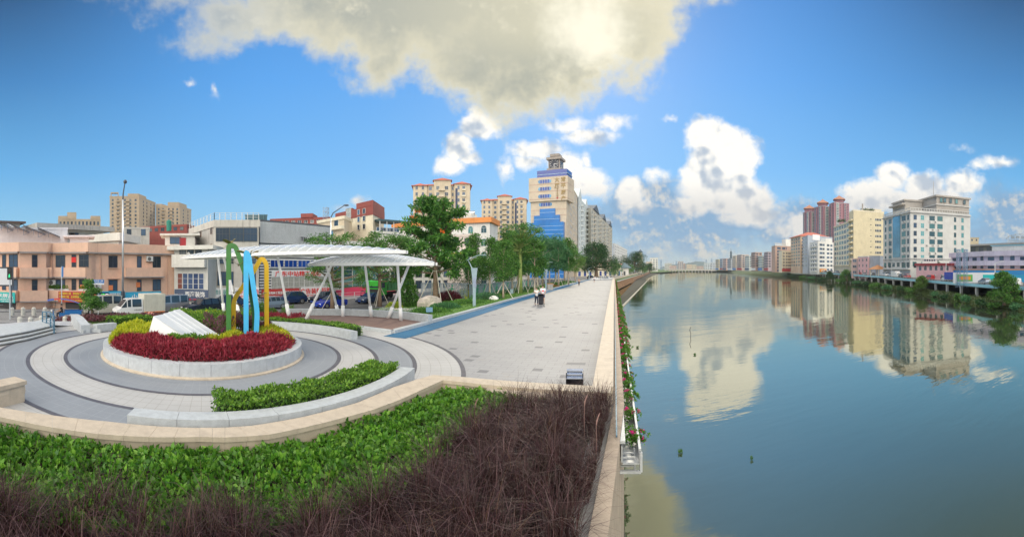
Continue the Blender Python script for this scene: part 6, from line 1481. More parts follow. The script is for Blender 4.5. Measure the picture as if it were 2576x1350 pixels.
b.build('post', creamw, kio); b = MB(); b.add([(c.x-3.6, c.y-3.6, 3), (c.x+3.6, c.y-3.6, 3), (c.x+3.6, c.y+3.6, 3), (c.x-3.6, c.y+3.6, 3), (c.x, c.y, 5.2)], [(0, 1, 4), (1, 2, 4), (2, 3, 4), (3, 0, 4), (3, 2, 1, 0)]); b.build('roof', mat('orange_tiles', (.55, .25, .10), .7), kio)
W4 = Bld('white eight storey block with rounded balconies between cream and blue grey blocks', [P(2037, 335).xy, P(2057, 312).xy, P(2097, 330).xy], 0, ZP(606, 312), whitep, par_h=.7, name='apartment_block', **G_)
L0, L1 = W4.edge(0)[2], W4.edge(1)[2]
for j in range(7):
 z = W4.z1-3.6-3.3*j
 for xf in (.2, .5, .8): W4.win(0, L0*xf, z, 3.2, 1.7, 2, 1, FR_W, G_BLUE)
 for xf, w in ((.2, 4), (.36, 2.5), (.64, 3.6), (.85, 3)): W4.win(1, L1*xf, z, w, 1.8, 3, 1, FR_W, G_BLUE)
 W4.balcony(0, L0*.5, z-.7, L0*.7, 1.2, 1.0, whitep)
W4.slab(1, L1*.55, L1*.97, W4.z1, W4.z1+3, -1, whitep, 'roof_room', 6)
W4.sign(1, L1*.3, .5, 9, 2.6, b_or, '东方商行', txw, 1.5, 6, out=.5)
W5 = Bld('blue grey rendered block with a blank pale billboard near its top', [P(2019, 372).xy, P(2032, 348).xy, P(2094, 372).xy], 0, ZP(591, 348), greyblue, par_h=.6, name='apartment_block', **G_)
L0, L1 = W5.edge(0)[2], W5.edge(1)[2]; W5.slab(1, L1*.18, L1*.46, ZP(603, 350), ZP(589, 350), .4, b_wh, 'billboard')
for j in range(8):
 for xf in (.25, .7): W5.win(0, L0*xf, W5.z1-3.6-3.4*j, 4, 1.9, 2, 1, FR_W, G_TEAL)
 W5.win(1, L1*.9, W5.z1-3.6-3.4*j, 1.2, 1.2, 1, 1, FR_D, G_BLUE)
W6 = Bld('tan block with a low red hipped roof and rows of teal bay windows', [P(1989, 410).xy, P(2014, 382).xy, P(2090, 405).xy], 0, ZP(593, 382), M_('warm_tan', (.62, .45, .32)), par_h=0, name='apartment_block', **G_)
W6.hip(redroof, 2.0, 5.5); L0, L1 = W6.edge(0)[2], W6.edge(1)[2]
for j in range(9):
 z = W6.z1-3.4-3.2*j
 for xf in (.15, .38, .62, .85): W6.win(0, L0*xf, z, 3.6, 1.9, 2, 1, FR_W, G_TEAL)
 for xf in (.06, .12, .22): W6.win(1, L1*xf, z, 2.0, 1.6, 2, 1, FR_D, G_BLUE)
W7 = Bld('cream seven storey block standing in front of the brown block', [P(1959, 428).xy, P(1967, 412).xy, P(1991, 424).xy], .3, ZP(630, 412), creamw, par_h=.5, name='apartment_block', **G_)
L1 = W7.edge(1)[2]
for j in range(6):
 for xf in (.2, .5, .72, .88): W7.win(1, L1*xf, W7.z1-3.4-3.2*j, 1.9, 1.6, 2, 1, FR_D, G_BLUE)
W7.slab(1, .2, L1-.2, .4, 3.2, .9, b_red, 'shop_fascia')
W8 = Bld('brown block with wide blue windows and a white roof pergola', [P(1941, 470).xy, P(1950, 446).xy, P(1992, 462).xy], .3, ZP(616, 446), M_('brown_render', (.42, .29, .24)), par_h=.7, par_out=.4, parapet=whitep, name='apartment_block', **G_)
L1 = W8.edge(1)[2]
for j in range(8):
 for xf, w in ((.22, 5), (.5, 4.6), (.66, 1.4)): W8.win(1, L1*xf, W8.z1-4.6-3.6*j, w, 2.4, 3, 1, FR_D, G_BLUE)
W8.slab(1, L1*.66, L1, W8.z1, ZP(599, 446), -1, whitep, 'stair_tower', 8)
for x in range(8): W8.slab(1, L1*.03+x*L1*.078, L1*.03+x*L1*.078+.5, W8.z1, W8.z1+2, -.3, whitep, 'pergola_post', .8)
W8.slab(1, L1*.02, L1*.63, W8.z1+2, W8.z1+2.4, -.2, whitep, 'pergola_beam', 4)
# row in the distance
row = [(1925, 1942, 633, 520, 'purple brown block with floor bands left of the brown block', (.40, .33, .36)), (1910, 1926, 643, 545, 'low pale green shop building in the distant row', (.55, .60, .56)), (1893, 1911, 634, 565, 'brown block with an overhanging dark roof in the distant row', (.42, .30, .26)),
       (1877, 1894, 643, 600, 'pale green white narrow block in the distant row', (.56, .60, .58)), (1857, 1878, 640, 630, 'pinkish block with many balconies in the distant row', (.58, .48, .44)), (1846, 1858, 643, 665, 'tan narrow block left of the pinkish one in the distant row', (.55, .46, .36)),
       (1834, 1847, 650, 700, 'grey block carrying a small pagoda in the distant row', (.48, .50, .54)), (1821, 1835, 650, 740, 'reddish block left of the pagoda block in the distant row', (.52, .36, .32)), (1814, 1822, 650, 780, 'narrow blue grey block in the distant row', (.40, .46, .54)), (1803, 1815, 652, 820, 'yellowish end block of the distant row', (.55, .48, .34))]
for i, (x0, x1, yt, d, lab, c) in enumerate(row):
 xm = x0+(x1-x0)*.42; R_ = Bld(lab, [P(x0-3, d+18).xy, P(xm, d).xy, P(x1+6, d+8).xy], 1.0, ZP(yt, d), M_('row_wall_%d' % i, c), par_h=.6, par_out=.5, name='town_house', **G_)
 La, Lb = R_.edge(0)[2], R_.edge(1)[2]; nf = int((R_.z1-4)/3.3)
 for j in range(nf):
  z = R_.z1-3.4-3.3*j
  for e, L_, nn_ in ((0, La, 3), (1, Lb, 2)):
   for k in range(nn_): R_.win(e, L_*(k+.5)/nn_, z, L_/nn_*.6, 1.8, 1, 1, FR_W if i % 2 else FR_D, G_BLUE)
  if i % 2 == 0: R_.balcony(0, La*.5, z-.7, La*.8, 1.3, 1.0, R_.wall)
 R_.slab(0, .2, La-.2, 1.0, 4.0, .6, (b_red, b_blue, b_wh, b_nv)[i % 4], 'shop_fascia')
pg = empty('pagoda_top', P(1839, 706, ZP(650, 706)), 'tiny dark pagoda standing on a roof in the distant row', 'pagoda'); b = MB()
for k in range(3): b.lathe([(4.2-k, 4.2*k), (1.8, 4.2*k+1.6), (1.6, 4.2*k+4.2)], n=8)
b.lathe([(.6, 12.6), (.1, 19)], n=6); b.build('tiers', mat('pagoda_dark', (.08, .12, .15), .8), pg)
# purple towers
def ptower(x0, xm, x1, top, d, lab, nf):
 R_ = Bld(lab, [P(x0, d+22).xy, P(xm, d).xy, P(x1, d+14).xy], -1, ZP(top, d), purplet, par_h=1.2, par_out=.5, parapet=M_('grey_crown', (.35, .34, .38)), name='tower_block', cat='tower block', group='purple brown towers with temple style roofs')
 for e in (0, 1):
  L_ = R_.edge(e)[2]; nb = max(1, int(L_/12))
  for k in range(nb): R_.slab(e, L_*(k+.25)/nb, L_*(k+.62)/nb, -1, R_.z1-1.5, 1.8, M_('pale_bay', (.46, .44, .42)) if (k+e) % 2 else purplet, 'bay')
  for j in range(nf):
   for k in range(nb):
    R_.win(e, L_*(k+.43)/nb, R_.z1-5-3.15*j, L_/nb*.28, 2.0, 2, 1, FR_W, G_TEAL, out=1.8)
    if j % 1 == 0: R_.win(e, L_*(k+.82)/nb, R_.z1-5-3.15*j, L_/nb*.18, 1.4, 1, 1, FR_D, G_BLUE)
 c = sum(R_.poly, Vector((0, 0)))/4; b = MB(); b.box(c.x, c.y, R_.z1+2.4, 17, 17, 9, rz=.6); b.build('roof_room', R_.wall, R_.root)
 b = MB(); b.lathe([(17, R_.z1+6.8), (16, R_.z1+7.8), (7, R_.z1+12), (.3, R_.z1+16)], (c.x, c.y, 0), n=4); b.build('temple_roof', mat('orange_grey_roof', (.45, .22, .14), .7), R_.root)
 b = MB(); b.tube([(c.x, c.y, R_.z1+15), (c.x, c.y, R_.z1+20)], .25, n=4); b.build('finial', gt, R_.root)
 R_.finish()
ptower(2020, 2038, 2052, 531, 830, 'leftmost and lowest of the purple brown towers', 28)
ptower(2048, 2070, 2092, 517, 805, 'middle purple brown tower with a temple style roof', 30)
ptower(2086, 2098, 2136, 508, 780, 'rightmost and tallest purple brown tower, with pale bays', 30)
# pink and lavender low buildings
W9 = Bld('low pink building with arched blue windows and a dark red roof edge', [P(2305, 150).xy, P(2394, 142).xy], -1, ZP(668, 146), pinkp, depth=10, par_h=0, name='arched_window_house', **G_); L = W9.edge(0)[2]
W9.slab(0, -.4, L+.4, ZP(668, 146), ZP(662, 146), .5, M_('dark_red_roof', (.30, .05, .06)), 'roof_edge', 5); W9.grid(0, 6, 1, ZP(680, 146), 1, 1.2, 1.3, fm=FR_W, gm=G_BLUE, arch=True, m0=1.2)
for x in (L*.55, L*.75): W9.ac(0, x, .9)
W9b = Bld('small white flat roofed house with a window row behind the pink arched building', [P(2320, 160).xy, P(2358, 160).xy], -1, ZP(650, 160), whitep, depth=6, par_h=.3, par_out=.6, name='town_house', **G_); W9b.grid(0, 5, 1, ZP(657, 160), 1, .7, .9, fm=FR_W)
Wl = Bld('long lavender three storey building with arched windows and a bright blue fascia', [P(2393, 146).xy, P(2480, 130).xy, P(2740, 118).xy], -1, ZP(632, 131), lav, par_h=1.6, par_out=.9, name='arcaded_building', parapet=M_('lavender_band', (.62, .57, .68)), **G_)
L0, L1 = Wl.edge(0)[2], Wl.edge(1)[2]
for e, L_ in ((0, L0), (1, L1)):
 Wl.slab(e, -.1, L_+.1, ZP(668, 130), ZP(656, 130), .85, MATS['lavender_band'], 'balcony_band'); Wl.slab(e, -.1, L_+.1, ZP(690, 130), ZP(679, 130), 1.0, mat('blue_fascia', (.05, .30, .62), .5), 'blue_fascia'); Wl.slab(e, -.1, L_+.1, ZP(679, 130), ZP(677, 130), 1.02, b_or, 'orange_line')
 n_ = int(L_/3.6)
 for k in range(n_):
  for z, h in ((ZP(655, 130), 1.1), (ZP(676, 130)+.1, .9)): Wl.win(e, L_*(k+.5)/n_, z, 1.5 if k % 3 else 2.3, h, 2, 1, FR_D, G_BLUE, arch=k % 3 != 0)
Wl.slab(1, 2, 16, Wl.z1, Wl.z1+1.6, -.5, whitep, 'roof_room', 5); Wl.slab(1, 1.6, 16.4, Wl.z1+1.6, Wl.z1+1.9, -.2, ltb, 'roof_room_top', 6)
b = MB()
for k in range(4):
 (x, y, z), _ = Wl.at(1, 3+k*9, 0, 1.06); b.box(x, y, .1, 5.5, .1, 2.6, rz=Wl.edge(1)[3])
b.build('blue_shutter', b_cy, Wl.root)
Wk = Bld('long dark roofed glazed storey behind the lavender building', [P(2440, 215).xy, P(2760, 180).xy], -1, ZP(612, 205), M_('dark_glazed', (.16, .17, .16)), depth=14, par_h=.9, par_out=1.2, parapet=M_('grey_roof_edge', (.40, .40, .40)), name='long_hall', **G_); Wk.grid(0, 14, 1, ZP(630, 200), 1, 3.0, 2.4, fm=FR_D, gm=G_MIX)
Wt = Bld('small beige block rising behind the dark roofed hall', [P(2440, 240).xy, P(2462, 240).xy], -1, ZP(597, 240), creamp, depth=8, par_h=.4, par_out=.3, name='town_house', **G_); Wt.grid(0, 2, 1, ZP(606, 240), 3, 1.0, 1.2)
# palace sign
ps = empty('rooftop_sign', P(2566, 205, ZP(609, 205)), 'rooftop sign with an arch of stars, large characters and english capitals', 'sign', rz=-(2566/1000-1.288)); b = MB(); N = 16
for i in range(N): a0, a1 = pi*i/N, pi*(i+1)/N; b.beam((-7*cos(a0), 0, 1.5+2.6*sin(a0)), (-7*cos(a1), 0, 1.5+2.6*sin(a1)), .18, .18)
for x in (-6, -2, 2, 6): b.beam((x, .1, 0), (x, .1, 3.2), .12, .12)
b.beam((-7, .1, .3), (7, .1, .3), .1, .1); b.build('sign_frame', gt, ps)
gy = mat('grey_letters', (.30, .33, .34), .5); text('富豪皇宫', 1.6, ps, gy, (0, -.1, 2.5), 0, width=9.5, depth=.05, bold=.02); text('FUHAO PALACE NIGHTCLUB', .95, ps, gy, (1, -.1, .9), 0, width=13, depth=.04, bold=.02)
for i in range(9):
 a_ = pi*(i+.5)/9; b = MB(); V = []
 for k in range(10): r = .42 if k % 2 == 0 else .18; V.append((-7*cos(a_)+r*sin(pi*k/5), -.2, 1.5+2.6*sin(a_)+r*cos(pi*k/5)))
 b.add(V, [tuple(range(10))]); b.build('star', gy, ps)
# lattice utility poles
gal = mat('galvanised_blue', (.20, .30, .42), .5, metal=.3)
for i, px in enumerate((2411, 2429)):
 u = empty('lattice_pole', P(px, 112, -2), ['left one of the twin steel lattice poles beside the blue truck', 'right one of the twin steel lattice poles beside the blue truck'][i], 'utility pole', 'twin lattice poles at the deck edge'); h = ZP(627, 112)+2; b = MB()
 cs = [(-.55, -.55), (.55, -.55), (.55, .55), (-.55, .55)]
 for x, y in cs: b.beam((x, y, 0), (x*.7, y*.7, h), .09, .09)
 nS = 14
 for k in range(nS):
  for (x, y), (w, v) in zip(cs, cs[1:]+cs[:1]): t0, t1 = 1-.3*k/nS, 1-.3*(k+1)/nS; b.beam((x*t0, y*t0, h*k/nS), (w*t1, v*t1, h*(k+1)/nS), .05, .05); b.beam((x*t1, y*t1, h*(k+1)/nS), (w*t1, v*t1, h*(k+1)/nS), .05, .05)
 b.build('lattice_shaft', gal, u)
 for z in (h*.55, h*.97): b = MB(); b.beam((-1.7, 0, z), (1.7, 0, z), .12, .14); [b.tube([(x, 0, z), (x, 0, z+.3)], .07, n=6) for x in (-1.6, -.8, .8, 1.6)]; b.build('crossarm', gal, u)
# low advertising hoarding and white boxes near the lattice poles
hd = empty('hoarding', P(2458, 116, -1), 'low white hoarding with a green and yellow panel along the road edge', 'hoarding', rz=-(2458/1000-1.288)); b = MB(); b.box(0, 0, 1.6, 14, .2, 3.2); b.build('panel', b_wh, hd)
b = MB(); b.box(-3.6, -.13, 1.6, 4.6, .06, 2.0); p = b.build('poster', mat('green_poster', (.12, .42, .10), .5), hd); b = MB(); b.box(-3.6, -.18, 1.6, 3.4, .04, 1.0); b.build('yellow_panel', b_or, p)
b = MB(); b.box(3.4, -.13, 1.8, 3.4, .06, 1.6); b.build('poster', b_teal, hd)
# bridge across the far end
br = empty('river_bridge', P(1730, 930, 0), 'low concrete road bridge crossing the far end of the river on many piers', 'bridge', local=False); b = MB(); b0, b1 = P(1676, 900), P(1800, 930)
b.beam((b0.x, b0.y, .4), (b1.x, b1.y, -1.2), 10, 2.0); b.build('deck', conc, br); b = MB(); b.beam((b0.x, b0.y-5, 2.2), (b1.x, b1.y-5, .6), .3, 1.0); b.build('parapet', pier, br)
for i in range(14):
 t = (i+.7)/15; p = b0.lerp(b1, t); b = MB()
 for dy in (-3.5, 0, 3.5): b.box(p.x+dy*.3, p.y+dy, -3.6, 1.5, 1.2, 6.5, rz=.2)
 b.build('pier', pier, br)
far = [(1635, 1655, 648, 800, (.60, .60, .56), 'white tower with a stepped top at the far left bank'), (1625, 1640, 658, 760, (.55, .48, .40), 'lower brownish block before the white tower'), (1672, 1690, 662, 1250, (.50, .50, .46), 'pale flat block behind the far bridge, left'), (1684, 1702, 668, 1100, (.52, .38, .34), 'reddish low block at the left end of the bridge'),
       (1705, 1719, 657, 1200, (.42, .38, .38), 'grey tower block behind the middle of the bridge'), (1718, 1724, 662, 1230, (.50, .38, .34), 'pinkish block against the grey tower behind the bridge'), (1727, 1740, 665, 1300, (.62, .50, .38), 'orange cream block behind the bridge'), (1740, 1752, 666, 1320, (.60, .55, .44), 'pale yellow block behind the bridge'),
       (1771, 1789, 661, 1080, (.50, .54, .58), 'blue grey long block by the right end of the bridge'), (1788, 1804, 659, 1000, (.46, .50, .56), 'blue grey block next to the distant row'), (1752, 1770, 669, 1400, (.48, .36, .32), 'low reddish roofs behind the bridge')]
for i, (x0, x1, yt, d, c, lab) in enumerate(far):
 R_ = Bld(lab, [P(x0, d).xy, P(x1, d).xy], -2, ZP(yt, d), M_('far_wall_%d' % i, c), depth=16, par_h=.8, par_out=.4, name='distant_building', group='distant buildings beyond the bridge'); L_ = R_.edge(0)[2]; nf = max(1, int((R_.z1-2)/3.6)); nc = max(2, int(L_/4.2))
 R_.grid(0, min(nc, 7), min(nf, 8), 1.5, (R_.z1-3)/min(nf, 8), L_/min(nc, 7)*.55, (R_.z1-3)/min(nf, 8)*.5, nx=1, m0=1.0, gm=G_BLUE)
for i, (px, y0, d) in enumerate(((1663, 653, 1150), (1701, 656, 1350), (1776.5, 652, 1700), (1790.5, 651, 1650))):
 u = empty('power_pylon', P(px, d, -2), ['nearest lattice power pylon, left of the bridge', 'lattice power pylon above the reddish low block', 'thin power pylon left of the distant row', 'thin power pylon closest to the distant row'][i], 'pylon', 'power pylons on the skyline'); h = ZP(y0, d)+2; b = MB(); w = h*.09
 for x, y in ((-w, -w), (w, -w), (w, w), (-w, w)): b.beam((x, y, 0), (x*.15, y*.15, h), .5, .5)
 for k in range(8): t = 1-.85*k/8; t1 = 1-.85*(k+1)/8; b.beam((-w*t, -w*t, h*k/8), (w*t1, -w*t1, h*(k+1)/8), .35, .35); b.beam((w*t, -w*t, h*k/8), (-w*t1, -w*t1, h*(k+1)/8), .35, .35)
 b.build('lattice_body', gal, u)
 for z in (.72, .84, .95): b = MB(); b.beam((-h*.13, 0, h*z), (h*.13, 0, h*z), .5, .5); b.build('crossarm', gal, u)
# pavilion by the banyans
pv_ = empty('park_pavilion', P(1571, 250, -1.2), 'small white park building with a blue grey curved roof between the banyans', 'pavilion', rz=-.28); b = MB(); b.box(0, 3, 2.6, 5.2, 6, 5.4); b.build('walls', whitep, pv_)
b = MB(); b.loft([[(x, -1.2, 5.2+z) for x, z in ((-4.4, 0), (-2, 1.6), (0, 3.2), (2, 1.6), (4.4, 0), (4.4, -.3), (-4.4, -.3))], [(x, 7.2, 5.2+z) for x, z in ((-4.4, 0), (-2, 1.6), (0, 3.2), (2, 1.6), (4.4, 0), (4.4, -.3), (-4.4, -.3))]]); b.build('roof', mat('blue_grey_tiles', (.16, .24, .30), .6), pv_)
b = MB(); b.box(0, -.03, 1.6, 1.2, .06, 2.6); b.build('door', FR_D, pv_)
b = MB(); pt_ = P(1611, 420, 0); pb = empty('lookout_turret', P(1611, 420, -1), 'small turret with a pyramid roof poking above the second banyan', 'turret', local=False); b.lathe([(2.4, 0), (2.4, ZP(642, 420))], (pt_.x, pt_.y, 0), n=8); b.lathe([(1.9, ZP(642, 420)), (1.9, ZP(635, 420))], (pt_.x, pt_.y, 0), n=8); b.build('shaft', creamw, pb); b = MB(); b.lathe([(3.3, ZP(635, 420)), (.1, ZP(627, 420))], (pt_.x, pt_.y, 0), n=8); b.build('roof', MATS['dark_slate_roof'], pb)
# ================================================================== vehicles
tyre = mat('tyre_rubber', (.015, .015, .016), .8); rimm = mat('alloy_rim', (.45, .46, .48), .3, metal=.8); cglass = mat('car_glass', (.02, .035, .05), .05, spec=1.0); lampw = mat('headlight_glass', (.75, .78, .8), .1, spec=1); lampr = mat('tail_light', (.5, .02, .02), .2); plate_b = mat('blue_plate', (.03, .10, .45), .4); blk = mat('black_plastic', (.02, .02, .022), .6)
def paint(name, c, metal=.3): return mat(name, c, .22, metal=metal, spec=.8, var=.04, vscale=2)
def wheel(parent, x, y, r, w=.22, rr=.64):
 s = 1 if y > 0 else -1; b = MB(); prof = [(r*.55, -w/2), (r*.92, -w/2), (r, -w/2+.03), (r, w/2-.03), (r*.92, w/2), (r*.55, w/2)]
 b.lathe(prof, n=18); b.v = [(x+a, y+c_*s, r+d) for a, d, c_ in b.v]; o = b.build('wheel', tyre, parent, smooth=False)
 b = MB(); b.lathe([(r*rr, w/2-.02), (r*rr*.9, w/2+.012), (.05, w/2+.02)], n=14); 
 b.v = [(x+a, y+c_*s, r+d) for a, d, c_ in b.v]; q = b.build('rim', rimm, parent); q.parent = o; return o
def carbody(root, st, body, cab, glass_y=.0, name='body'):
 """st: stations (x, zlow, zbelt, w, zroof, wroof); cab: (first, last) station index of the cabin"""
 rings = []
 for (x, zl, zb, w, zr, wr) in st:
  zm = zl+(zb-zl)*.5; R_ = [(x, w*.93, zl), (x, w, zm), (x, w*.97, zb), (x, wr, zr)]; rings.append(R_+[(a, -b_, c) for a, b_, c in R_[::-1]])
 b = MB(); b.loft(rings); o = b.build(name, body, root, smooth=False)
 n = 0
 def quad(p, k=.84, off=.014, nm='side_window'):
  p = [Vector(v) for v in p]; c = sum(p, Vector())/4; nn = (p[1]-p[0]).cross(p[3]-p[0]).normalized()
  if nn.dot(c-Vector((c.x, 0, .6))) < 0 and abs(nn.y) > .3: nn = -nn
  if abs(nn.y) <= .3 and nn.z < 0: nn = -nn
  q = [c+(v-c)*k+nn*off for v in p]; b = MB(); b.add([tuple(v) for v in q], [(0, 1, 2, 3)]); return b.build(nm, cglass, root)
 for i in range(cab[0], cab[1]):
  A, B_ = rings[i], rings[i+1]
  sl = abs(st[i][4]-st[i+1][4])/max(.01, abs(st[i][0]-st[i+1][0]))
  if sl > .35 and (min(st[i][4]-st[i][2], st[i+1][4]-st[i+1][2]) < .25): quad((A[3], A[4], B_[4], B_[3]), .9, .014, 'windscreen' if i < (cab[0]+cab[1])/2 else 'rear_window')
  quad((A[2], A[3], B_[3], B_[2])); quad((A[5], A[4], B_[4], B_[5]))
 return o
def lamp_box(root, x, y, z, m, nm, sx=.06, sy=.34, sz=.14): b = MB(); b.box(x, y, z, sx, sy, sz); return b.build(nm, m, root)
CARS = {}
SEDAN = [(2.28, .30, .52, .62, .56, .45), (2.2, .22, .66, .84, .70, .66), (1.3, .2, .84, .90, .88, .72), (.85, .2, .90, .91, .93, .74), (.1, .2, .92, .91, 1.40, .60), (-.55, .2, .93, .91, 1.44, .60), (-1.15, .2, .94, .91, 1.36, .58), (-1.75, .22, .95, .88, .99, .64), (-2.2, .28, .90, .82, .94, .62), (-2.3, .36, .62, .70, .66, .5)]
SUV = [(2.2, .34, .62, .66, .66, .5), (2.12, .26, .86, .86, .92, .7), (1.25, .24, 1.0, .92, 1.06, .76), (.85, .24, 1.04, .92, 1.1, .78), (.25, .24, 1.06, .92, 1.62, .66), (-.6, .24, 1.06, .92, 1.68, .66), (-1.5, .24, 1.07, .92, 1.62, .65), (-2.05, .28, 1.05, .88, 1.14, .68), (-2.2, .36, .75, .78, .8, .6)]
VAN = [(2.05, .34, .60, .64, .64, .5), (1.98, .26, .84, .80, .90, .66), (1.6, .24, 1.0, .82, 1.12, .72), (1.0, .24, 1.02, .83, 1.80, .66), (.1, .24, 1.02, .83, 1.88, .68), (-1.0, .24, 1.02, .83, 1.90, .68), (-1.95, .24, 1.02, .83, 1.86, .68), (-2.08, .3, 1.0, .81, 1.74, .66), (-2.12, .36, .6, .78, .64, .6)]
def car(kind, col, label, loc, heading, group=None, name='parked_car', cat='car', plate=True):
 root = empty(name, loc, label, cat, group, rz=heading)
 st, cab, wb, wr, tr = {'sedan': (SEDAN, (3, 7), (1.38, -1.38), .32, .80), 'suv': (SUV, (3, 7), (1.32, -1.32), .37, .82), 'van': (VAN, (2, 7), (1.35, -1.3), .31, .74)}[kind]
 carbody(root, st, col, cab)
 for x in wb:
  for y in (tr, -tr): wheel(root, x, y, wr)
 zf = st[1][2]-.06
 for y in (.55, -.55): lamp_box(root, st[1][0]+.03, y, zf-.04, lampw, 'headlight', .08, .34, .13); lamp_box(root, st[-2][0]-.04, y*1.1, st[-2][2]-.14, lampr, 'tail_light', .08, .26, .16)
 lamp_box(root, st[0][0]+.0, 0, st[0][1]+.12, blk, 'grille', .06, .9, .16)
 if plate: lamp_box(root, st[0][0]+.035, 0, st[0][1]+.10, plate_b, 'number_plate', .02, .44, .13)
 for y in (1, -1): b = MB(); b.box(st[cab[0]][0]-.15, y*(st[3][3]+.06), st[3][2]+.08, .14, .2, .14); b.build('wing_mirror', col, root)
 return root
def hd_at(p):                                               # heading of traffic coming toward the camera along the street
 s, q = SQ(p.x, p.y); a = Vector(RV(s+3, qr(s+3)))-Vector(RV(s-3, qr(s-3))); return atan2(-a.y, -a.x)
p_wh = paint('paint_white', (.66, .67, .68), .0); p_sil = paint('paint_silver', (.42, .44, .47), .6); p_bk = paint('paint_black_blue', (.012, .018, .035)); p_nv = paint('paint_navy', (.015, .04, .12)); p_bl = paint('paint_royal_blue', (.01, .04, .42)); p_bei = paint('paint_beige_silver', (.50, .50, .44), .3); p_gr = paint('paint_grey_blue', (.22, .28, .36), .5); p_rd = paint('paint_red', (.42, .03, .03), .1)
ZRD = -1.355
TG = 'traffic on the street behind the plaza'
def street_car(kind, col, px, d, label, **k): p = P(px, d, ZRD); return car(kind, col, label, p, hd_at(p)+k.pop('dh', 0), TG, name=k.pop('name', 'car'), **k)
van1 = street_car('van', p_bei, 256, 41.5, 'beige silver minibus driving behind the trimmed tree', name='minibus', cat='minibus'); van1.scale = (1.0, 1, 1.05)
van2 = street_car('van', p_sil, 425, 43.5, 'silver minibus partly hidden behind the white box truck', name='minibus', cat='minibus')
street_car('suv', p_bk, 510, 41.3, 'shiny black compact car behind the white wedge sculpture')
street_car('suv', p_nv, 566, 46.5, 'dark blue off-road car half hidden behind the black compact car and green ribbon')
street_car('sedan', p_gr, 677, 47.0, 'grey blue saloon car seen between the blue and yellow ribbons')
street_car('suv', p_nv, 731, 53.5, 'dark navy off-road car behind the grey blue saloon')
street_car('suv', p_bk, 815, 53.5, 'black off-road car behind the royal blue saloon', dh=.18)
street_car('sedan', p_bl, 831, 48.5, 'royal blue saloon car between the canopy posts', dh=.18)
street_car('sedan', p_nv, 930, 55, 'dark blue saloon car right of the tree with stakes', dh=.15)
# white box truck
p = P(348, 38.5, ZRD); tk = empty('box_truck', p, 'small silver white truck with a ribbed box body and a sloping cab', 'truck', TG, rz=hd_at(p))
ST = [(2.42, .36, .62, .62, .66, .5), (2.36, .28, .88, .76, .94, .62), (2.0, .26, 1.02, .80, 1.12, .70), (1.35, .26, 1.06, .80, 1.82, .62), (.95, .26, 1.06, .80, 1.90, .64), (-.15, .26, 1.06, .80, 1.90, .64), (-.22, .3, 1.0, .80, 1.86, .64)]
carbody(tk, ST, p_wh, (2, 5), name='cab')
b = MB(); b.box(-1.38, 0, 1.42, 2.2, 1.62, 1.75); bx_ = b.build('cargo_box', mat('ribbed_box_metal', (.56, .56, .50), .45, var=.08, stain=.2), tk)
b = MB()
for k in range(14):
 for y in (.825, -.825): b.box(-.36-.157*k, y, 1.42, .07, .04, 1.62)
for k in range(10): b.box(-2.49, -.75+.167*k, 1.42, .04, .07, 1.62)
b.build('box_ribs', MATS['ribbed_box_metal'], tk); b = MB(); b.box(-1.38, .84, .60, 2.1, .03, .07); b.box(-1.38, -.84, .60, 2.1, .03, .07); b.build('reflective_strip', mat('orange_strip', (.8, .22, .03), .4), tk)
b = MB(); b.box(-1.1, 0, .5, 2.7, .7, .14); b.build('chassis', blk, tk); b = MB(); b.box(2.38, 0, .45, .12, 1.4, .34); b.build('bumper', paint('bumper_blue', (.03, .05, .12)), tk)
for x in (1.65, -1.6):
 for y in (.72, -.72): wheel(tk, x, y, .31)
for y in (.5, -.5): lamp_box(tk, 2.38, y, .80, lampw, 'headlight', .1, .34, .2)
text('东莞市货运', .14, tk, blk, (.3, .83, .85), pi, width=.8, depth=.004)
# green dump truck
p = P(972, 61, ZRD); dt = empty('dump_truck', p, 'bright green dump truck with a big loading bed behind the saplings', 'truck', TG, rz=hd_at(p)+.12); gp_t = paint('paint_lime_green', (.06, .50, .05), 0); gdk = paint('paint_dark_green', (.03, .25, .05), 0)
b = MB(); b.loft([[(x, w, .9), (x, w, z1*.62), (x, w*.94, z1), (x, -w*.94, z1), (x, -w, z1*.62), (x, -w, .9)] for x, w, z1 in ((3.9, 1.18, 2.85), (3.65, 1.24, 3.0), (2.2, 1.24, 3.1), (1.95, 1.22, 3.0))]); b.build('cab', gp_t, dt)
b = MB(); b.add([(3.93, 1.02, 1.95), (3.93, -1.02, 1.95), (3.83, -.98, 2.7), (3.83, .98, 2.7)], [(0, 1, 2, 3)]); b.build('windscreen', cglass, dt)
for s in (1, -1): b = MB(); b.add([(3.5, s*1.255, 1.95), (2.5, s*1.255, 1.95), (2.5, s*1.21, 2.7), (3.4, s*1.21, 2.7)], [(0, 1, 2, 3)]); b.build('side_window', cglass, dt)
b = MB(); b.box(3.93, 0, 1.35, .08, 2.0, .8); b.build('grille', blk, dt); b = MB(); b.box(4.0, 0, .75, .2, 2.3, .4); b.build('bumper', gdk, dt)
for y in (.9, -.9): lamp_box(dt, 4.08, y, .8, lampw, 'headlight', .08, .4, .2)
b = MB(); b.box(-1.3, 0, 2.15, 5.6, 2.4, 1.5); 
for k in range(7):
 for y in (1.22, -1.22): b.box(1.3-.86*k, y, 2.15, .12, .08, 1.45)
b.build('dump_bed', paint('paint_bed_green', (.12, .36, .14), 0), dt); b = MB(); b.box(-.6, 0, 1.0, 7.6, .9, .3); b.build('chassis', blk, dt)
for x in (3.0, -1.9, -3.2):
 for y in (1.05, -1.05): wheel(dt, x, y, .52, .3, .5)
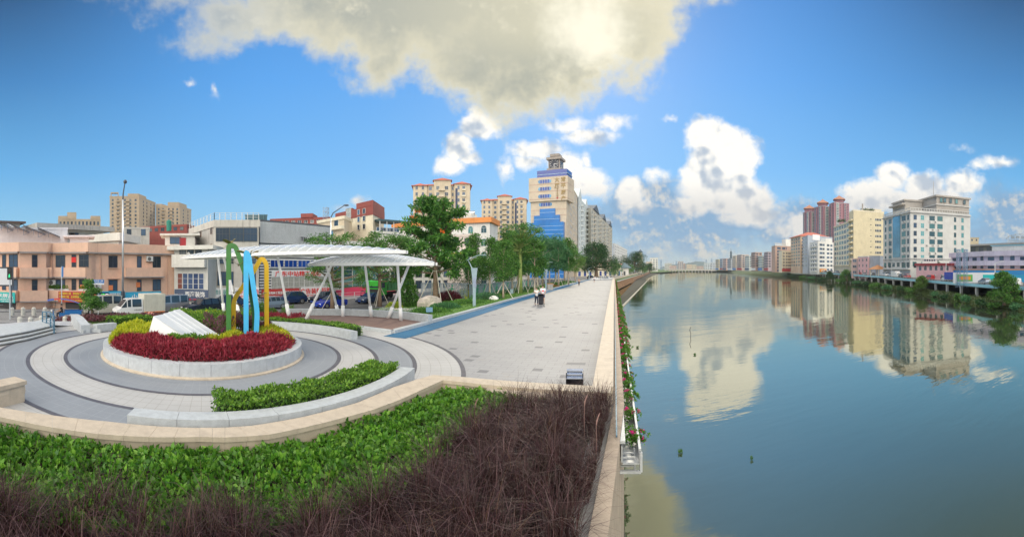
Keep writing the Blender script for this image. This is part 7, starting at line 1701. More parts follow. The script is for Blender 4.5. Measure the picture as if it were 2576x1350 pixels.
# cargo tricycle with sunshade
p = P(158, 36.5, ZRD); tr_ = empty('cargo_tricycle', p, 'blue electric cargo tricycle under a blue and red sunshade on the crossing', 'tricycle', rz=hd_at(p)); tb = paint('paint_trike_blue', (.02, .15, .42), 0)
b = MB(); b.box(-.9, 0, .58, 1.5, .95, .05); [b.box(-.9, y, .75, 1.5, .04, .36) for y in (.46, -.46)]; b.box(-1.64, 0, .75, .04, .95, .36); b.box(-.16, 0, .75, .04, .95, .36); b.build('cargo_bed', tb, tr_)
b = MB(); b.box(.1, 0, .45, .5, .5, .3); b.box(.1, 0, .66, .5, .5, .1); b.build('seat_box', tb, tr_); b = MB(); b.tube([(.1, 0, .3), (.7, 0, .26), (.85, 0, .5), (.92, 0, .95)], .05, n=8); b.box(.5, 0, .25, .6, .4, .04); b.build('frame', tb, tr_)
b = MB(); b.tube([(.92, 0, .95), (1.22, 0, .3)], .04, n=8); b.build('fork', gold, tr_); b = MB(); b.tube([(.8, -.34, 1.0), (.9, 0, .98), (.8, .34, 1.0)], .02, n=6); b.build('handlebar', blk, tr_)
b = MB(); b.ball((1.02, 0, .88), .1, .1, .1); b.build('headlight', lampw, tr_)
wheel(tr_, 1.24, 0, .27, .09, .8)
for y in (.5, -.5): wheel(tr_, -1.0, y, .26, .14, .7)
b = MB(); b.tube([(.75, 0, .9), (.65, 0, 1.95)], .018, n=6); b.build('shade_pole', blk, tr_)
for i, c in enumerate((( .10, .16, .52), (.6, .06, .06), (.12, .16, .5), (.14, .2, .55))):
 b = MB(); x0, x1 = [1.45, .85, .25, -.6, -1.5][i:i+2]; z = lambda x: 2.02-.12*(x-.4)**2*1.0; V = []
 for k in range(5):
  x = x0+(x1-x0)*k/4
  for y in (-.65, -.3, 0, .3, .65): V.append((x, y, z(x)-.18*y*y))
 b.add(V, [(k*5+m, (k+1)*5+m, (k+1)*5+m+1, k*5+m+1) for k in range(4) for m in range(4)]); b.build('sunshade_panel', mat('shade_cloth_%d' % i, c, .6, trans=.4), tr_)
# ================================================================== people
skin = mat('skin', (.50, .30, .21), .55); hairm = mat('black_hair', (.012, .010, .009), .5)
def skinned(name, V, E, Rr, m, parent, root=0, sub=1):
 me = bpy.data.meshes.new(name); me.from_pydata(V, E, []); me.materials.append(m); o = bpy.data.objects.new(name, me); COL.objects.link(o)
 if parent is not None: o.parent = parent
 md = o.modifiers.new('skin', 'SKIN'); md.use_smooth_shade = True
 for i, r in enumerate(Rr): me.skin_vertices[0].data[i].radius = (r, r) if not isinstance(r, tuple) else r; me.skin_vertices[0].data[i].use_root = (i == root)
 sm = o.modifiers.new('sub', 'SUBSURF'); sm.levels = sub; sm.render_levels = sub; return o
def person(label, loc, rz, h=1.7, shirt=(.7, .7, .72), legs=(.02, .025, .05), shorts=False, walk=.25, arms=((.0, .1, 0), (.0, .1, 0)), sit=False, group=None, cap=None, name='person'):
 """x forward, y left. arms: (hand forward, hand up above hip) for right, left"""
 s = h/1.72; hip = .92; root = None
 if sit: kz, kx, fz, fx, hip = .62, .40, .0, .42, .66-.0
 J = {}; V = []; E = []; R_ = []
 def add(k, p, r, par=None): J[k] = len(V); V.append((p[0]*s, p[1]*s, p[2]*s)); R_.append(tuple(x*s for x in r) if isinstance(r, tuple) else r*s); (E.append((J[par], J[k])) if par else None)
 z0 = hip
 add('pelvis', (0, 0, z0), (.15, .10)); add('waist', (.0, 0, z0+.16), (.13, .09), 'pelvis'); add('chest', (.01, 0, z0+.40), (.16, .10), 'waist'); add('neckb', (0, 0, z0+.53), .06, 'chest'); add('neck', (.01, 0, z0+.565), .055, 'neckb'); add('chin', (.035, 0, z0+.625), (.068, .07), 'neck'); add('head', (.02, 0, z0+.70), (.088, .10), 'chin'); add('crown', (.01, 0, z0+.77), (.07, .08), 'head'); add('nose', (.118, 0, z0+.675), .012, 'head')
 for sd, y in (('r', -1), ('l', 1)):
  hx, hu = arms[0][:2] if sd == 'r' else arms[1][:2]
  sh = (0, y*.19, z0+.49); hand = (hx, y*(.23 if hx < .2 else .12), z0-.12+hu); mid = Vector(((sh[0]+hand[0])/2-(.10 if hx > .1 else .02), y*.26, (sh[2]+hand[2])/2-(.06 if hx > .1 else 0)))
  add(sd+'sh', sh, .058, 'chest'); add(sd+'el', mid, .042, sd+'sh'); add(sd+'wr', hand, .028, sd+'el'); d = (Vector(hand)-mid).normalized(); pl = Vector(hand)+d*.08
  add(sd+'palm', pl, (.034, .018), sd+'wr')
  for f in range(4): q = pl+d*(.06+.012*(1.5-abs(f-1.3)))+Vector((.012, (f-1.5)*.019, -.01)); add(sd+'f%d' % f, q, .0095, sd+'palm')
  add(sd+'th', Vector(hand)+d*.07+Vector((.045, -y*.015, .01)), .010, sd+'wr')
  ph = walk*(1 if y > 0 else -1)
  if sit: add(sd+'hip', (.05, y*.10, z0-.03), .085, 'pelvis'); add(sd+'kn', (kx, y*.12, kz), .058, sd+'hip'); add(sd+'an', (fx, y*.12, .30), .036, sd+'kn'); add(sd+'toe', (fx+.17, y*.13, .28), .034, sd+'an')
  else: add(sd+'hip', (0, y*.09, z0-.06), .088, 'pelvis'); add(sd+'kn', (ph*.42+.04, y*.10, .49), .056, sd+'hip'); add(sd+'an', (ph*.75-(.06 if ph < 0 else 0), y*.10, .09+(.05 if ph < 0 else 0)), .036, sd+'kn'); add(sd+'toe', (ph*.75+.15, y*.11, .045), .036, sd+'an')
 o = skinned(name, V, E, R_, skin, None, 0, 2); o.location = loc; o.rotation_euler = (0, 0, rz); tag(o, label, 'person', group)
 def sub(nm, keys, m, k, lim=None):
  idx = {j: i for i, j in enumerate(keys)}; vs = [V[J[j]] for j in keys]; es = [(idx[a], idx[b_]) for a in keys for b_ in keys if (J[a], J[b_]) in E]; rs = []
  for j in keys: r = R_[J[j]]; rs.append(tuple(x*k+.014 for x in r) if isinstance(r, tuple) else r*k+.012)
  if nm == 'shirt': x_, y_, z_ = vs[0]; vs[0] = (x_, y_, z_-.11*s); rs[0] = (.205*s, .15*s)
  else: rs[0] = (.145*s, .105*s)
  if lim:
   for j, (a, t) in lim.items(): vs[idx[j]] = tuple(Vector(V[J[a]]).lerp(Vector(V[J[j]]), t))
  return skinned(nm, vs, es, rs, m, o, 0, 2)
 sub('shirt', ['pelvis', 'waist', 'chest', 'rsh', 'rel', 'lsh', 'lel', 'neckb'], mat('shirt_%d_%d_%d' % tuple(int(x*99) for x in shirt), shirt, .85), 1.22, {'rel': ('rsh', .8), 'lel': ('lsh', .8), 'neckb': ('chest', .55)})
 lm = mat('legs_%d_%d_%d' % tuple(int(x*99) for x in legs), legs, .85)
 sub('shorts' if shorts else 'trousers', ['pelvis', 'rhip', 'rkn', 'lhip', 'lkn']+([] if shorts else ['ran', 'lan']), lm, 1.2, {'rkn': ('rhip', .8), 'lkn': ('lhip', .8)} if shorts else {'ran': ('rkn', .92), 'lan': ('lkn', .92)})
 for a, t in (('ran', 'rtoe'), ('lan', 'ltoe')): b = MB(); p, q = Vector(V[J[a]]), Vector(V[J[t]]); b.tube([p-(q-p)*.35-Vector((0, 0, .03)), (p+q)/2-Vector((0, 0, .02)), q+(q-p)*.25], [.045*s, .05*s, .03*s], n=8, squash=.9); b.build('shoe', blk, o, smooth=True)
 hc = Vector(V[J['head']]); b = MB(); b.ball((hc.x-.018*s, hc.y, hc.z+.03*s), .098*s, .088*s, .10*s, 12, 8); b.v = [v for v in b.v]; hb = b
 # keep only the upper and rear part of the cap of hair
 hb.v = [(x, y, max(z, hc.z-.01*s if x > hc.x+.02*s else hc.z-.07*s)) for x, y, z in hb.v]; hb.v = [(min(x, hc.x+.075*s) if z < hc.z+.06*s else x, y, z) for x, y, z in hb.v]
 hb.build('helmet' if cap else 'hair', cap or hairm, o, smooth=True)
 for y in (.034, -.034): b = MB(); b.ball((hc.x+.078*s, y*s, hc.z-.0*s), .008*s, .012*s, .008*s, 6, 4); b.build('eye', blk, o)
 for y in (1, -1): b = MB(); b.ball((hc.x, y*.088*s, hc.z-.01*s), .02*s, .01*s, .03*s, 6, 4); b.build('ear', skin, o)
 b = MB(); b.box(hc.x+.082*s, 0, hc.z-.055*s, .012*s, .045*s, .010*s); b.build('mouth', mat('lips', (.35, .12, .10), .6), o)
 return o
def face_cam(p): return atan2(-p.y, -p.x)
pw = G(1349.5, 767); pm = G(1365.5, 765); 
person('woman in a white long top and dark trousers looking at a phone beside the pushchair', pw, face_cam(pw)+.35, 1.62, (.66, .66, .66), (.02, .03, .06), arms=((.26, .42), (.28, .44)), walk=.10)
mp = person('man in a white printed tee and navy shorts pushing the pushchair', pm, face_cam(pm)+.1, 1.78, (.70, .69, .76), (.015, .03, .10), shorts=True, arms=((.34, .20), (.34, .20)), walk=.14)
b = MB(); b.box(.17, 0, 1.28, .01, .16, .13); b.build('shirt_print', txr, mp)
b = MB(); q_ = P(1347.5, 38.0, 1.18); b.box(q_.x, q_.y, q_.z, .07, .012, .13); tag(b.build('phone', blk), 'dark phone in the hands of the woman beside the pushchair', 'phone')
# pushchair
ps_ = G(1361, 771); pc = empty('pushchair', ps_, 'black folding pushchair with a raised hood pushed along the promenade', 'pushchair', rz=face_cam(ps_)); fab = mat('black_fabric', (.012, .014, .022), .8)
b = MB(); 
for y in (.25, -.25): b.tube([(-.42, y, 1.02), (-.1, y, .6), (.36, y, .1)], .014, n=6); b.tube([(-.36, y, .1), (-.1, y, .6)], .014, n=6)
b.tube([(-.42, -.25, 1.02), (-.46, 0, 1.04), (-.42, .25, 1.02)], .016, n=6); b.build('frame', mat('dark_tube', (.05, .05, .06), .4, metal=.5), pc)
b = MB(); b.loft([[(-.22, -.21, .95), (-.22, .21, .95), (-.18, .21, .9), (-.18, -.21, .9)], [(-.08, -.22, .5), (-.08, .22, .5), (-.02, .22, .52), (-.02, -.22, .52)], [(.24, -.22, .46), (.24, .22, .46), (.24, .22, .52), (.24, -.22, .52)], [(.3, -.2, .25), (.3, .2, .25), (.34, .2, .27), (.34, -.2, .27)]]); b.build('seat', fab, pc)
b = MB(); V = []
for i in range(7):
 a_ = pi*.98-i*pi*.62/6
 for y in (-.25, 0, .25): V.append((-.1+.36*cos(a_), y, .78+.34*sin(a_)+(.03 if y == 0 else 0)))
b.add(V, [(i*3+k, i*3+k+1, i*3+k+4, i*3+k+3) for i in range(6) for k in range(2)]); b.build('hood', fab, pc)
b = MB(); b.box(0, 0, .24, .45, .36, .16); b.build('basket', fab, pc); b = MB(); b.box(.26, 0, .70, .04, .44, .05); b.build('bumper_bar', fab, pc)
for x in (.36, -.36):
 for y in (.27, -.27): wheel(pc, x, y, .09, .05, .6)
p1, p2 = G(1456.5, 718.5), G(1495, 710)
person('walker in a tan top and black trousers on the track, nearer of two', p1, face_cam(p1), 1.62, (.40, .24, .18), (.01, .01, .015), arms=((.2, .4), (.1, .0)), walk=.22)
person('walker in a white top and dark shorts farther along the blue track', p2, face_cam(p2), 1.6, (.66, .68, .74), (.03, .05, .10), shorts=True, walk=.25)
for i, (px, d, c, lab) in enumerate(((1607, 265, (.02, .04, .12), 'small person in dark clothes by the parapet near the pavilion'), (1613.5, 262, (.6, .62, .65), 'small person in white beside the one in dark clothes'), (1620, 258, (.05, .35, .35), 'small person in teal, rightmost of three by the pavilion'), (1566, 235, (.02, .02, .03), 'lone small person in black near the pavilion lamp'))):
 person(lab, P(px, d, -.95), i*1.3, 1.65, c, (.03, .03, .05))
rp_ = tr_.location+Vector((cos(tr_.rotation_euler.z), sin(tr_.rotation_euler.z), 0))*.12
rd = person('rider in black clothes and helmet seated on the blue tricycle', (rp_.x, rp_.y, ZRD+.03), tr_.rotation_euler.z, 1.72, (.012, .014, .02), (.015, .018, .03), sit=True, arms=((.42, .25), (.42, .25)), cap=mat('black_helmet', (.012, .012, .014), .15, spec=1))
pc2 = P(216, 43.5, ZRD); cy = empty('bicycle', pc2, 'bicycle ridden behind the cargo tricycle', 'bicycle', rz=hd_at(pc2)); wheel(cy, .5, 0, .32, .05, .85); wheel(cy, -.5, 0, .32, .05, .85); b = MB(); b.tube([(-.5, 0, .32), (-.15, 0, .75), (.38, 0, .8), (.5, 0, .32)], .02, n=6); b.tube([(-.15, 0, .75), (0, 0, .3), (.38, 0, .8)], .02, n=6); b.tube([(.34, -.25, 1.0), (.38, 0, .98), (.34, .25, 1.0)], .015, n=6); b.build('frame', blk, cy); b = MB(); b.box(-.18, 0, .86, .26, .14, .06); b.build('saddle', blk, cy)
person('cyclist in a checked shirt and tan trousers behind the tricycle rider', (pc2.x-.2*cos(cy.rotation_euler.z), pc2.y-.2*sin(cy.rotation_euler.z), ZRD+.22), cy.rotation_euler.z, 1.7, (.10, .12, .16), (.42, .32, .22), sit=True, arms=((.42, .3), (.42, .3)))
# ================================================================== street furniture
lampc = mat('lamp_grey_blue', (.30, .40, .46), .4, metal=.2, var=.05); galp = mat('galvanised_pole', (.62, .66, .70), .3, metal=.6); dkp = mat('dark_pole', (.06, .07, .09), .4)
pl_ = empty('park_lamp', (0, 0, 0), 'x', 'lamp'); hL = 3.35
b = MB(); b.loft([[(-w/2, -t_/2, z), (w/2, -t_/2, z), (w/2, t_/2, z), (-w/2, t_/2, z)] for w, t_, z in ((.25, .17, 0), (.25, .17, 1.2), (.32, .2, 2.2), (.46, .26, 3.0), (.56, .3, hL))]); b.build('tapered_column', lampc, pl_)
b = MB()
for dx in (-.08, .02, .12): b.tube([(dx+.04*sin(k*1.4), -.15-.005*k-.02, 1.75+.14*k) for k in range(7)], .014, n=4)
b.build('wave_motif', mat('wave_lilac', (.48, .46, .72), .5), pl_)
b = MB(); b.beam((-.18, 0, hL-.03), (-.5, 0, hL+.62), .10, .08); b.build('bracket', lampc, pl_)
b = MB(); V = []
for i in range(9):
 t_ = i/8; x = -.62+1.65*t_; z = hL+.66+.48*sin(t_*pi*.62)*1.0; w = .34*(1-t_)**.7+.05; V += [(x, -w, z), (x, w, z), (x, w, z-.05), (x, -w, z-.05)]
b.loft([V[4*i:4*i+4] for i in range(9)]); b.build('wing_shade', lampc, pl_); b = MB(); b.box(-.1, 0, hL+.88, .6, .12, .04); b.build('lamp_panel', whitep, pl_)
for i, (px, py, lab) in enumerate(((1193, 773, 'nearest funnel shaped park lamp with a wing shade, beside the boulder and shrubs'), (1373.5, 731, 'second funnel shaped park lamp, behind the man with the pushchair'), (1447, 707.5, 'third funnel shaped park lamp, at the kerb by the nearer walker'), (1482, 703, 'fourth funnel shaped park lamp, by the second walker'))):
 p = G(px, py); place(pl_, p, -(px/1000-1.288)+.05, 1.03, lab, 'funnel shaped lamps along the lawn')
for i, (px, d) in enumerate(((1563, 205), (1596, 300), (1611, 380), (1624, 480))): place(pl_, P(px, d, -1.1), -.3, 1.05, ['funnel lamp in front of the white pavilion', 'funnel lamp right of the white pavilion', 'small distant funnel lamp under the second banyan', 'smallest distant funnel lamp by the far trees'][i], 'funnel shaped lamps along the lawn')
def tall_lamp(px, d, ytop, arm_to, lab, dbl=False):
 root = empty('street_lamp', P(px, d, -1.3), lab, 'street lamp', 'tall galvanised street lamps', rz=-(px/1000-1.288)); h = ZP(ytop, d)+1.3; ax = (arm_to[0]-px)/1000*d; az_ = ZP(arm_to[1], d)+1.3
 b = MB(); b.lathe([(.20, 0), (.20, 2.0), (.16, 2.1)], n=12); b.build('dark_base', dkp, root); b = MB(); b.tube([(0, 0, 2.0), (0, 0, h)], [.13, .09], n=12); b.build('pole', galp, root, smooth=True)
 b = MB(); b.tube([(0, 0, h-.1), (ax*.15, 0, h+(az_-h)*.35), (ax*.85, 0, az_-(az_-h)*.04)], [.09, .08, .06], n=8); b.build('arm', dkp, root); b = MB(); b.ball((ax, 0 if abs(ax) > .5 else -.2, az_), .45 if abs(ax) > .5 else .22, .2, .14 if abs(ax) > .5 else .24, 10, 6); b.build('lamp_head', dkp, root, smooth=True)
tall_lamp(309, 46, 502, (315, 458), 'tall street lamp pole with a dark base before the salmon block')
tall_lamp(832, 61, 546, (871, 516), 'tall street lamp with an arm pointing right, above the steel clad building')
tall_lamp(1127, 92, 580, (1168, 568), 'tall street lamp with an arm pointing right, behind the big flame tree')
for i, (px, d, yt) in enumerate(((2242, 185, 664), (2380, 136, 660), (2503, 108, 662), (2080, 265, 668), (2010, 370, 670))):
 lr = empty('street_lamp', P(px, d, -1), ['slim white lamp left of the pink arched building base', 'slim white lamp before the pink arched building', 'slim white double lamp by the big riverside tree', 'slim white lamp near the white block on the far bank', 'farthest slim white lamp on the far bank'][i], 'street lamp', 'slim white lamps on the far bank road', rz=-(px/1000-1.288)); h = ZP(yt, d)+1
 b = MB(); b.tube([(0, 0, 0), (0, 0, h)], .1, n=8); b.build('pole', whitep, lr); b = MB(); b.tube([(0, 0, h), (1.8, 0, h+.5)], .07, n=6); b.box(2.1, 0, h+.52, .9, .3, .12); b.build('arm', whitep, lr)
# traffic light, street name sign, dark marker post, sign posts
tl = empty('traffic_light', P(25, 36.5, -1.3), 'pedestrian signal with a lit green walking figure at the left edge', 'traffic light', rz=1.0); h = ZP(712, 36.5)+1.3
b = MB(); b.tube([(0, 0, 0), (0, 0, h+1)], .07, n=8); b.build('pole', galp, tl); b = MB(); b.box(0, -.1, h+.9, .42, .25, 1.15); hs = b.build('signal_housing', blk, tl); b = MB(); b.lathe([(.15, 0), (.15, .02)], n=14); b.v = [(x, -.23-z, y+h+1.2) for x, y, z in b.v]; b.build('dark_lens', mat('dark_lens', (.05, .04, .04), .3), hs)
b = MB(); z = h+.66; b.ball((0, -.24, z+.14), .035, .01, .035, 8, 5); b.beam((0, -.24, z+.10), (0, -.24, z-.02), .05, .02); b.beam((0, -.24, z), (-.07, -.24, z-.14), .03, .02); b.beam((0, -.24, z), (.07, -.24, z-.14), .03, .02); b.beam((0, -.24, z+.07), (-.08, -.24, z), .03, .02); b.beam((0, -.24, z+.07), (.08, -.24, z), .03, .02); b.build('green_figure', mat('signal_green', (.05, .9, .35), emit=(.05, .9, .35), estr=1.3), hs)
bb_ = empty('notice_board', P(6, 39, -1.3), 'white notice board in a dark frame at the left edge', 'notice board', rz=1.1); b = MB(); b.box(0, 0, 3.9, 2.2, .15, 1.9); b.box(-.9, .1, 1.5, .1, .1, 3); b.box(.9, .1, 1.5, .1, .1, 3); b.build('frame', dkp, bb_); b = MB(); b.box(0, -.09, 3.9, 1.9, .02, 1.6); b.build('board', b_wh, bb_)
sn = empty('street_name_sign', P(247, 38.5, -1.3), 'blue street name sign on a pole above the trimmed tree', 'street sign', rz=.95); b = MB(); b.tube([(0, 0, 0), (0, 0, 3.6)], .04, n=6); b.build('pole', galp, sn); b = MB(); b.box(0, 0, 3.45, 1.15, .05, .34); bd = b.build('blue_plate', b_blue, sn); text('沿河东二路', .17, bd, txw, (0, -.05, 3.5), 0, width=.95, depth=.006); text('Yanhe East 2nd Rd', .06, bd, txw, (0, -.05, 3.35), 0, width=.7, depth=.006); b = MB(); b.box(0, 0, 3.2, 1.15, .05, .14); b.build('white_plate', b_wh, sn)
sg = empty('sign_pole', P(155, 37.5, -1.3), 'slim pole with a narrow blue vertical sign behind the sunshade', 'sign', rz=1.0); b = MB(); b.tube([(0, 0, 0), (0, 0, 4.9)], .05, n=6); b.build('pole', galp, sg); b = MB(); b.box(.06, 0, 4.4, .22, .06, 1.0); b.build('plate', b_blue, sg)
mk = empty('marker_post', G(323, 800), 'slim dark marker post standing in the purple shrubs', 'marker post', rz=.95); b = MB(); b.box(0, 0, .98, .14, .1, 1.96); b.build('post', mat('dark_marker', (.05, .03, .03), .5), mk); b = MB(); b.box(-.09, 0, .85, .05, .08, 1.6); b.build('blue_face', mat('marker_blue', (.06, .16, .28), .4), mk)
fl_ = empty('floodlight', G(281, 802), 'small black floodlight box on the ground in the purple shrubs', 'floodlight', rz=.9); b = MB(); b.loft([[(-.28, -.12, .25), (.28, -.12, .25), (.28, .14, .12), (-.28, .14, .12)], [(-.28, -.16, .62), (.28, -.16, .62), (.28, .1, .58), (-.28, .1, .58)]]); b.build('housing', blk, fl_); b = MB(); b.box(0, 0, .1, .08, .08, .25); b.build('foot', blk, fl_)
bol = empty('bollard', (0, 0, 0), 'x', 'bollard'); b = MB(); b.lathe([(.2, 0), (.2, .62), (.17, .70), (.08, .74), (.01, .75)], n=12); b.build('shaft', mat('bollard_stone', (.48, .48, .44), .8, var=.2, vscale=12), bol); b = MB(); b.lathe([(.205, .52), (.205, .56)], n=12); b.build('band', conc2, bol)
blab = ['granite bollard nearest the left edge, before the crossing', 'second granite bollard from the left, before the crossing', 'granite bollard just left of the blue step handrail', 'granite bollard beside the sloping white wall, before the tricycle']
for i, (px, py) in enumerate(((50, 821), (77, 822), (104, 818), (164, 819))): place(bol, G(px, py, -.35), 0, .85, blab[i], 'granite bollards at the crossing')
blab = ['far kerb bollard below the teal sign', 'second far kerb bollard from the left', 'third far kerb bollard, behind the handrail', 'fourth far kerb bollard, left of the tricycle']
for i, px in enumerate((30, 58, 85, 113)): place(bol, P(px, 39.0, -1.22), 0, 1.1, blab[i], 'bollards on the far kerb')
# white guard rail along the far pavement
gr = empty('guard_rail', P(120, 41, -1.2), 'low white guard rail along the foot of the salmon block', 'guard rail', local=False); pts_ = [Vector((*RV(s, qr(s)-8.5), 0)) for s in range(-30, 60, 3)]
b = MB()
for p, q in zip(pts_[:-1], pts_[1:]): b.beam((p.x, p.y, -.45), (q.x, q.y, -.45), .05, .05); b.beam((p.x, p.y, -.8), (q.x, q.y, -.8), .04, .04)
b.build('rails', FR_W, gr); 
for p in pts_: b = MB(); b.box(p.x, p.y, -.82, .09, .09, .85); b.build('rail_post', FR_W, gr)
# grey slatted enclosure with green figures behind the lawn
en = empty('slatted_fence', P(1200, 60, -1.2), 'grey slatted metal fence with green running figures behind the lawn', 'fence', local=False); fpx = [(1060, 62, 712), (1180, 60, 712), (1181, 61, 716), (1345, 88, 712)]
fm = mat('fence_grey_blue', (.26, .34, .42), .5); gf = mat('green_figure_paint', (.04, .42, .22), .5)
for i in (0, 2):
 a = P(fpx[i][0], fpx[i][1], -1.3); c = P(fpx[i+1][0], fpx[i+1][1], -1.3); h = ZP(fpx[i][2], fpx[i][1])+1.3; b = MB(); L = (c-a).length; d = (c-a)/L; n = int(L/.22)
 for k in range(n): p = a+d*.22*k; b.box(p.x, p.y, -1.3+h/2, .12, .05, h, rz=atan2(d.y, d.x))
 b.beam(a+Vector((0, 0, h)), c+Vector((0, 0, h)), .12, .12); b.beam(a+Vector((0, 0, .1)), c+Vector((0, 0, .1)), .12, .12); p_ = b.build('slat_panel', fm, en)
 nn = Vector((d.y, -d.x, 0))*.08
 for k in range(1, int(L/2.4)):
  p = a+d*2.4*k+nn+Vector((0, 0, h*.5)); b = MB(); b.beam(p, p+Vector((0, 0, h*.25))+d*.15, .22, .03, up=tuple(nn)); b.beam(p, p-d*.5-Vector((0, 0, h*.22)), .14, .03, up=tuple(nn)); b.beam(p, p+d*.45-Vector((0, 0, h*.25)), .14, .03, up=tuple(nn)); b.beam(p+Vector((0, 0, h*.2)), p+d*.6+Vector((0, 0, h*.12)), .10, .03, up=tuple(nn)); b.beam(p+Vector((0, 0, h*.2)), p-d*.55+Vector((0, 0, h*.05)), .10, .03, up=tuple(nn)); b.ball(tuple(p+Vector((0, 0, h*.36))+d*.2), .14, .14, .14, 6, 4); b.build('green_runner', gf, en)
# lawn furniture
bn = empty('litter_bin', G(1287, 741), 'small grey blue box bin standing on the lawn', 'bin', rz=.2); b = MB(); b.box(0, 0, .38, .42, .34, .72); b.build('bin_body', lampc, bn); b = MB(); b.box(0, 0, .76, .48, .40, .05); b.build('lid', lampc, bn)
bn = empty('litter_bin', G(1383, 729.5), 'stone faced litter bin with an orange lid beside the second lamp', 'bin', rz=.2); b = MB(); b.box(0, 0, .5, .95, .6, 1.0); b.build('bin_body', conc2, bn); b = MB(); b.box(0, 0, 1.06, 1.05, .7, .12); b.build('lid', mat('bin_orange', (.45, .22, .12), .6), bn)
sb = empty('lawn_sign', G(1080, 803), 'small tilted blue information sign at the end of the bench wall', 'information sign', rz=.25); b = MB(); b.box(0, 0, .28, .05, .05, .56); b.build('stem', dkp, sb); b = MB(); b.add([(-.22, -.12, .50), (.22, -.12, .50), (.22, .10, .80), (-.22, .10, .80), (-.22, -.09, .48), (.22, -.09, .48), (.22, .13, .78), (-.22, .13, .78)], [(0, 1, 2, 3), (7, 6, 5, 4), (0, 4, 5, 1), (2, 6, 7, 3), (1, 5, 6, 2), (0, 3, 7, 4)]); b.build('plate', mat('sign_blue_grey', (.10, .24, .36), .4), sb)
# boulder
def zg_at(px, d): p = P(px, d); p.z = zg(p.x, p.y); return p
def rock(name, p, r, label, seed, m):
 rg_ = np.random.default_rng(seed); b = MB(); b.ball((0, 0, 0), 1, 1, 1, 14, 9); f = rg_.normal(size=(7, 3)); f /= np.linalg.norm(f, axis=1)[:, None]; V = []
 for v in b.v:
  v = np.array(v); k = 1.0
  for q in f: dd = v@q; k = min(k, .74/max(dd, .74))
  v = v*k; V.append((v[0]*r[0], v[1]*r[1], max(-.05, v[2]*r[2]+r[2]*.35)))
 b.v = V; o = b.build(name, m); o.location = p; return tag(o, label, 'boulder')
rockm = mat('boulder_stone', (.42, .38, .34), .9, var=.25, vscale=1.5, bump=.8, bscale=5); rock('boulder', zg_at(1081, 41), (1.35, 1.1, 1.25), 'big pale tan boulder standing among the shrubs by the flame tree', 4, rockm); rock('boulder', G(1242, 756), (.55, .4, .4), 'small white rock beside the bladed plants near the first lamp', 5, whitep); rock('boulder', G(1015, 786), (1.5, .6, .35), 'flat pale rock among silver ground cover behind the bench wall', 6, rockm)
rock('boulder', G(378, 803), (.35, .3, .4), 'small pink rock behind the left end of the wedge', 8, mat('pink_rock', (.5, .22, .18), .8))
# curved sloping white wall at the left ramp
cwl_ = [P(168, 30.5, -.75), P(177, 26, -.2), P(187, 22.5, 0), P(204, 20.9, 0)]; b = MB()
for i, (p, q) in enumerate(zip(cwl_[:-1], cwl_[1:])): d = (q-p).normalized(); nn = Vector((-d.y, d.x, 0))*.5; hh = (.45, .62, .66, .42); b.prism([p.xy, q.xy, (q+nn).xy, (p+nn).xy], -1.2, [p.z+hh[i], q.z+hh[i+1], q.z+hh[i+1], p.z+hh[i]])
tag(b.build('sloping_wall', gl), 'pale granite wall with a curved sloping top between the ramp and the shrub bed', 'wall')
b = MB(); ks = [P(206, 20.9, 0), P(225, 21.3, 0), P(254, 21.0, 0)]
for p, q in zip(ks[:-1], ks[1:]): b.beam((p.x, p.y, .08), (q.x, q.y, .08), .2, .2)
tag(b.build('shrub_bed_kerb', greyg), 'low granite kerb in front of the purple shrub bed', 'kerb')
# ================================================================== trees and shrubs
barkm = mat('bark', (.20, .14, .10), .95, var=.35, vscale=6, bump=.8, bscale=12); barkp = mat('pale_bark', (.42, .33, .26), .9, var=.25, vscale=5, bump=.4, bscale=14); stkm = mat('stake_wood', (.55, .52, .45), .8); gbark = mat('green_bark', (.22, .28, .08), .8, var=.2)
LG_ = leafmat('leaf_green', [(.028, .09, .025), (.06, .18, .035), (.11, .28, .05), (.19, .36, .08)], .35, var=.5, vs=.5)
LD = leafmat('leaf_dark', [(.010, .040, .016), (.022, .075, .024), (.04, .12, .035), (.07, .17, .05)], .25, var=.5, vs=.4)
LF = leafmat('leaf_feather', [(.03, .11, .03), (.06, .20, .045), (.12, .32, .06), (.22, .42, .09)], .4, var=.55, vs=.45)
LY = leafmat('leaf_yellowish', [(.06, .14, .03), (.12, .24, .05), (.2, .33, .08)], .4, var=.4, vs=.7)
LP = leafmat('leaf_blue_green', [(.03, .12, .06), (.07, .21, .09), (.13, .30, .13)], .4, var=.4, vs=.6)
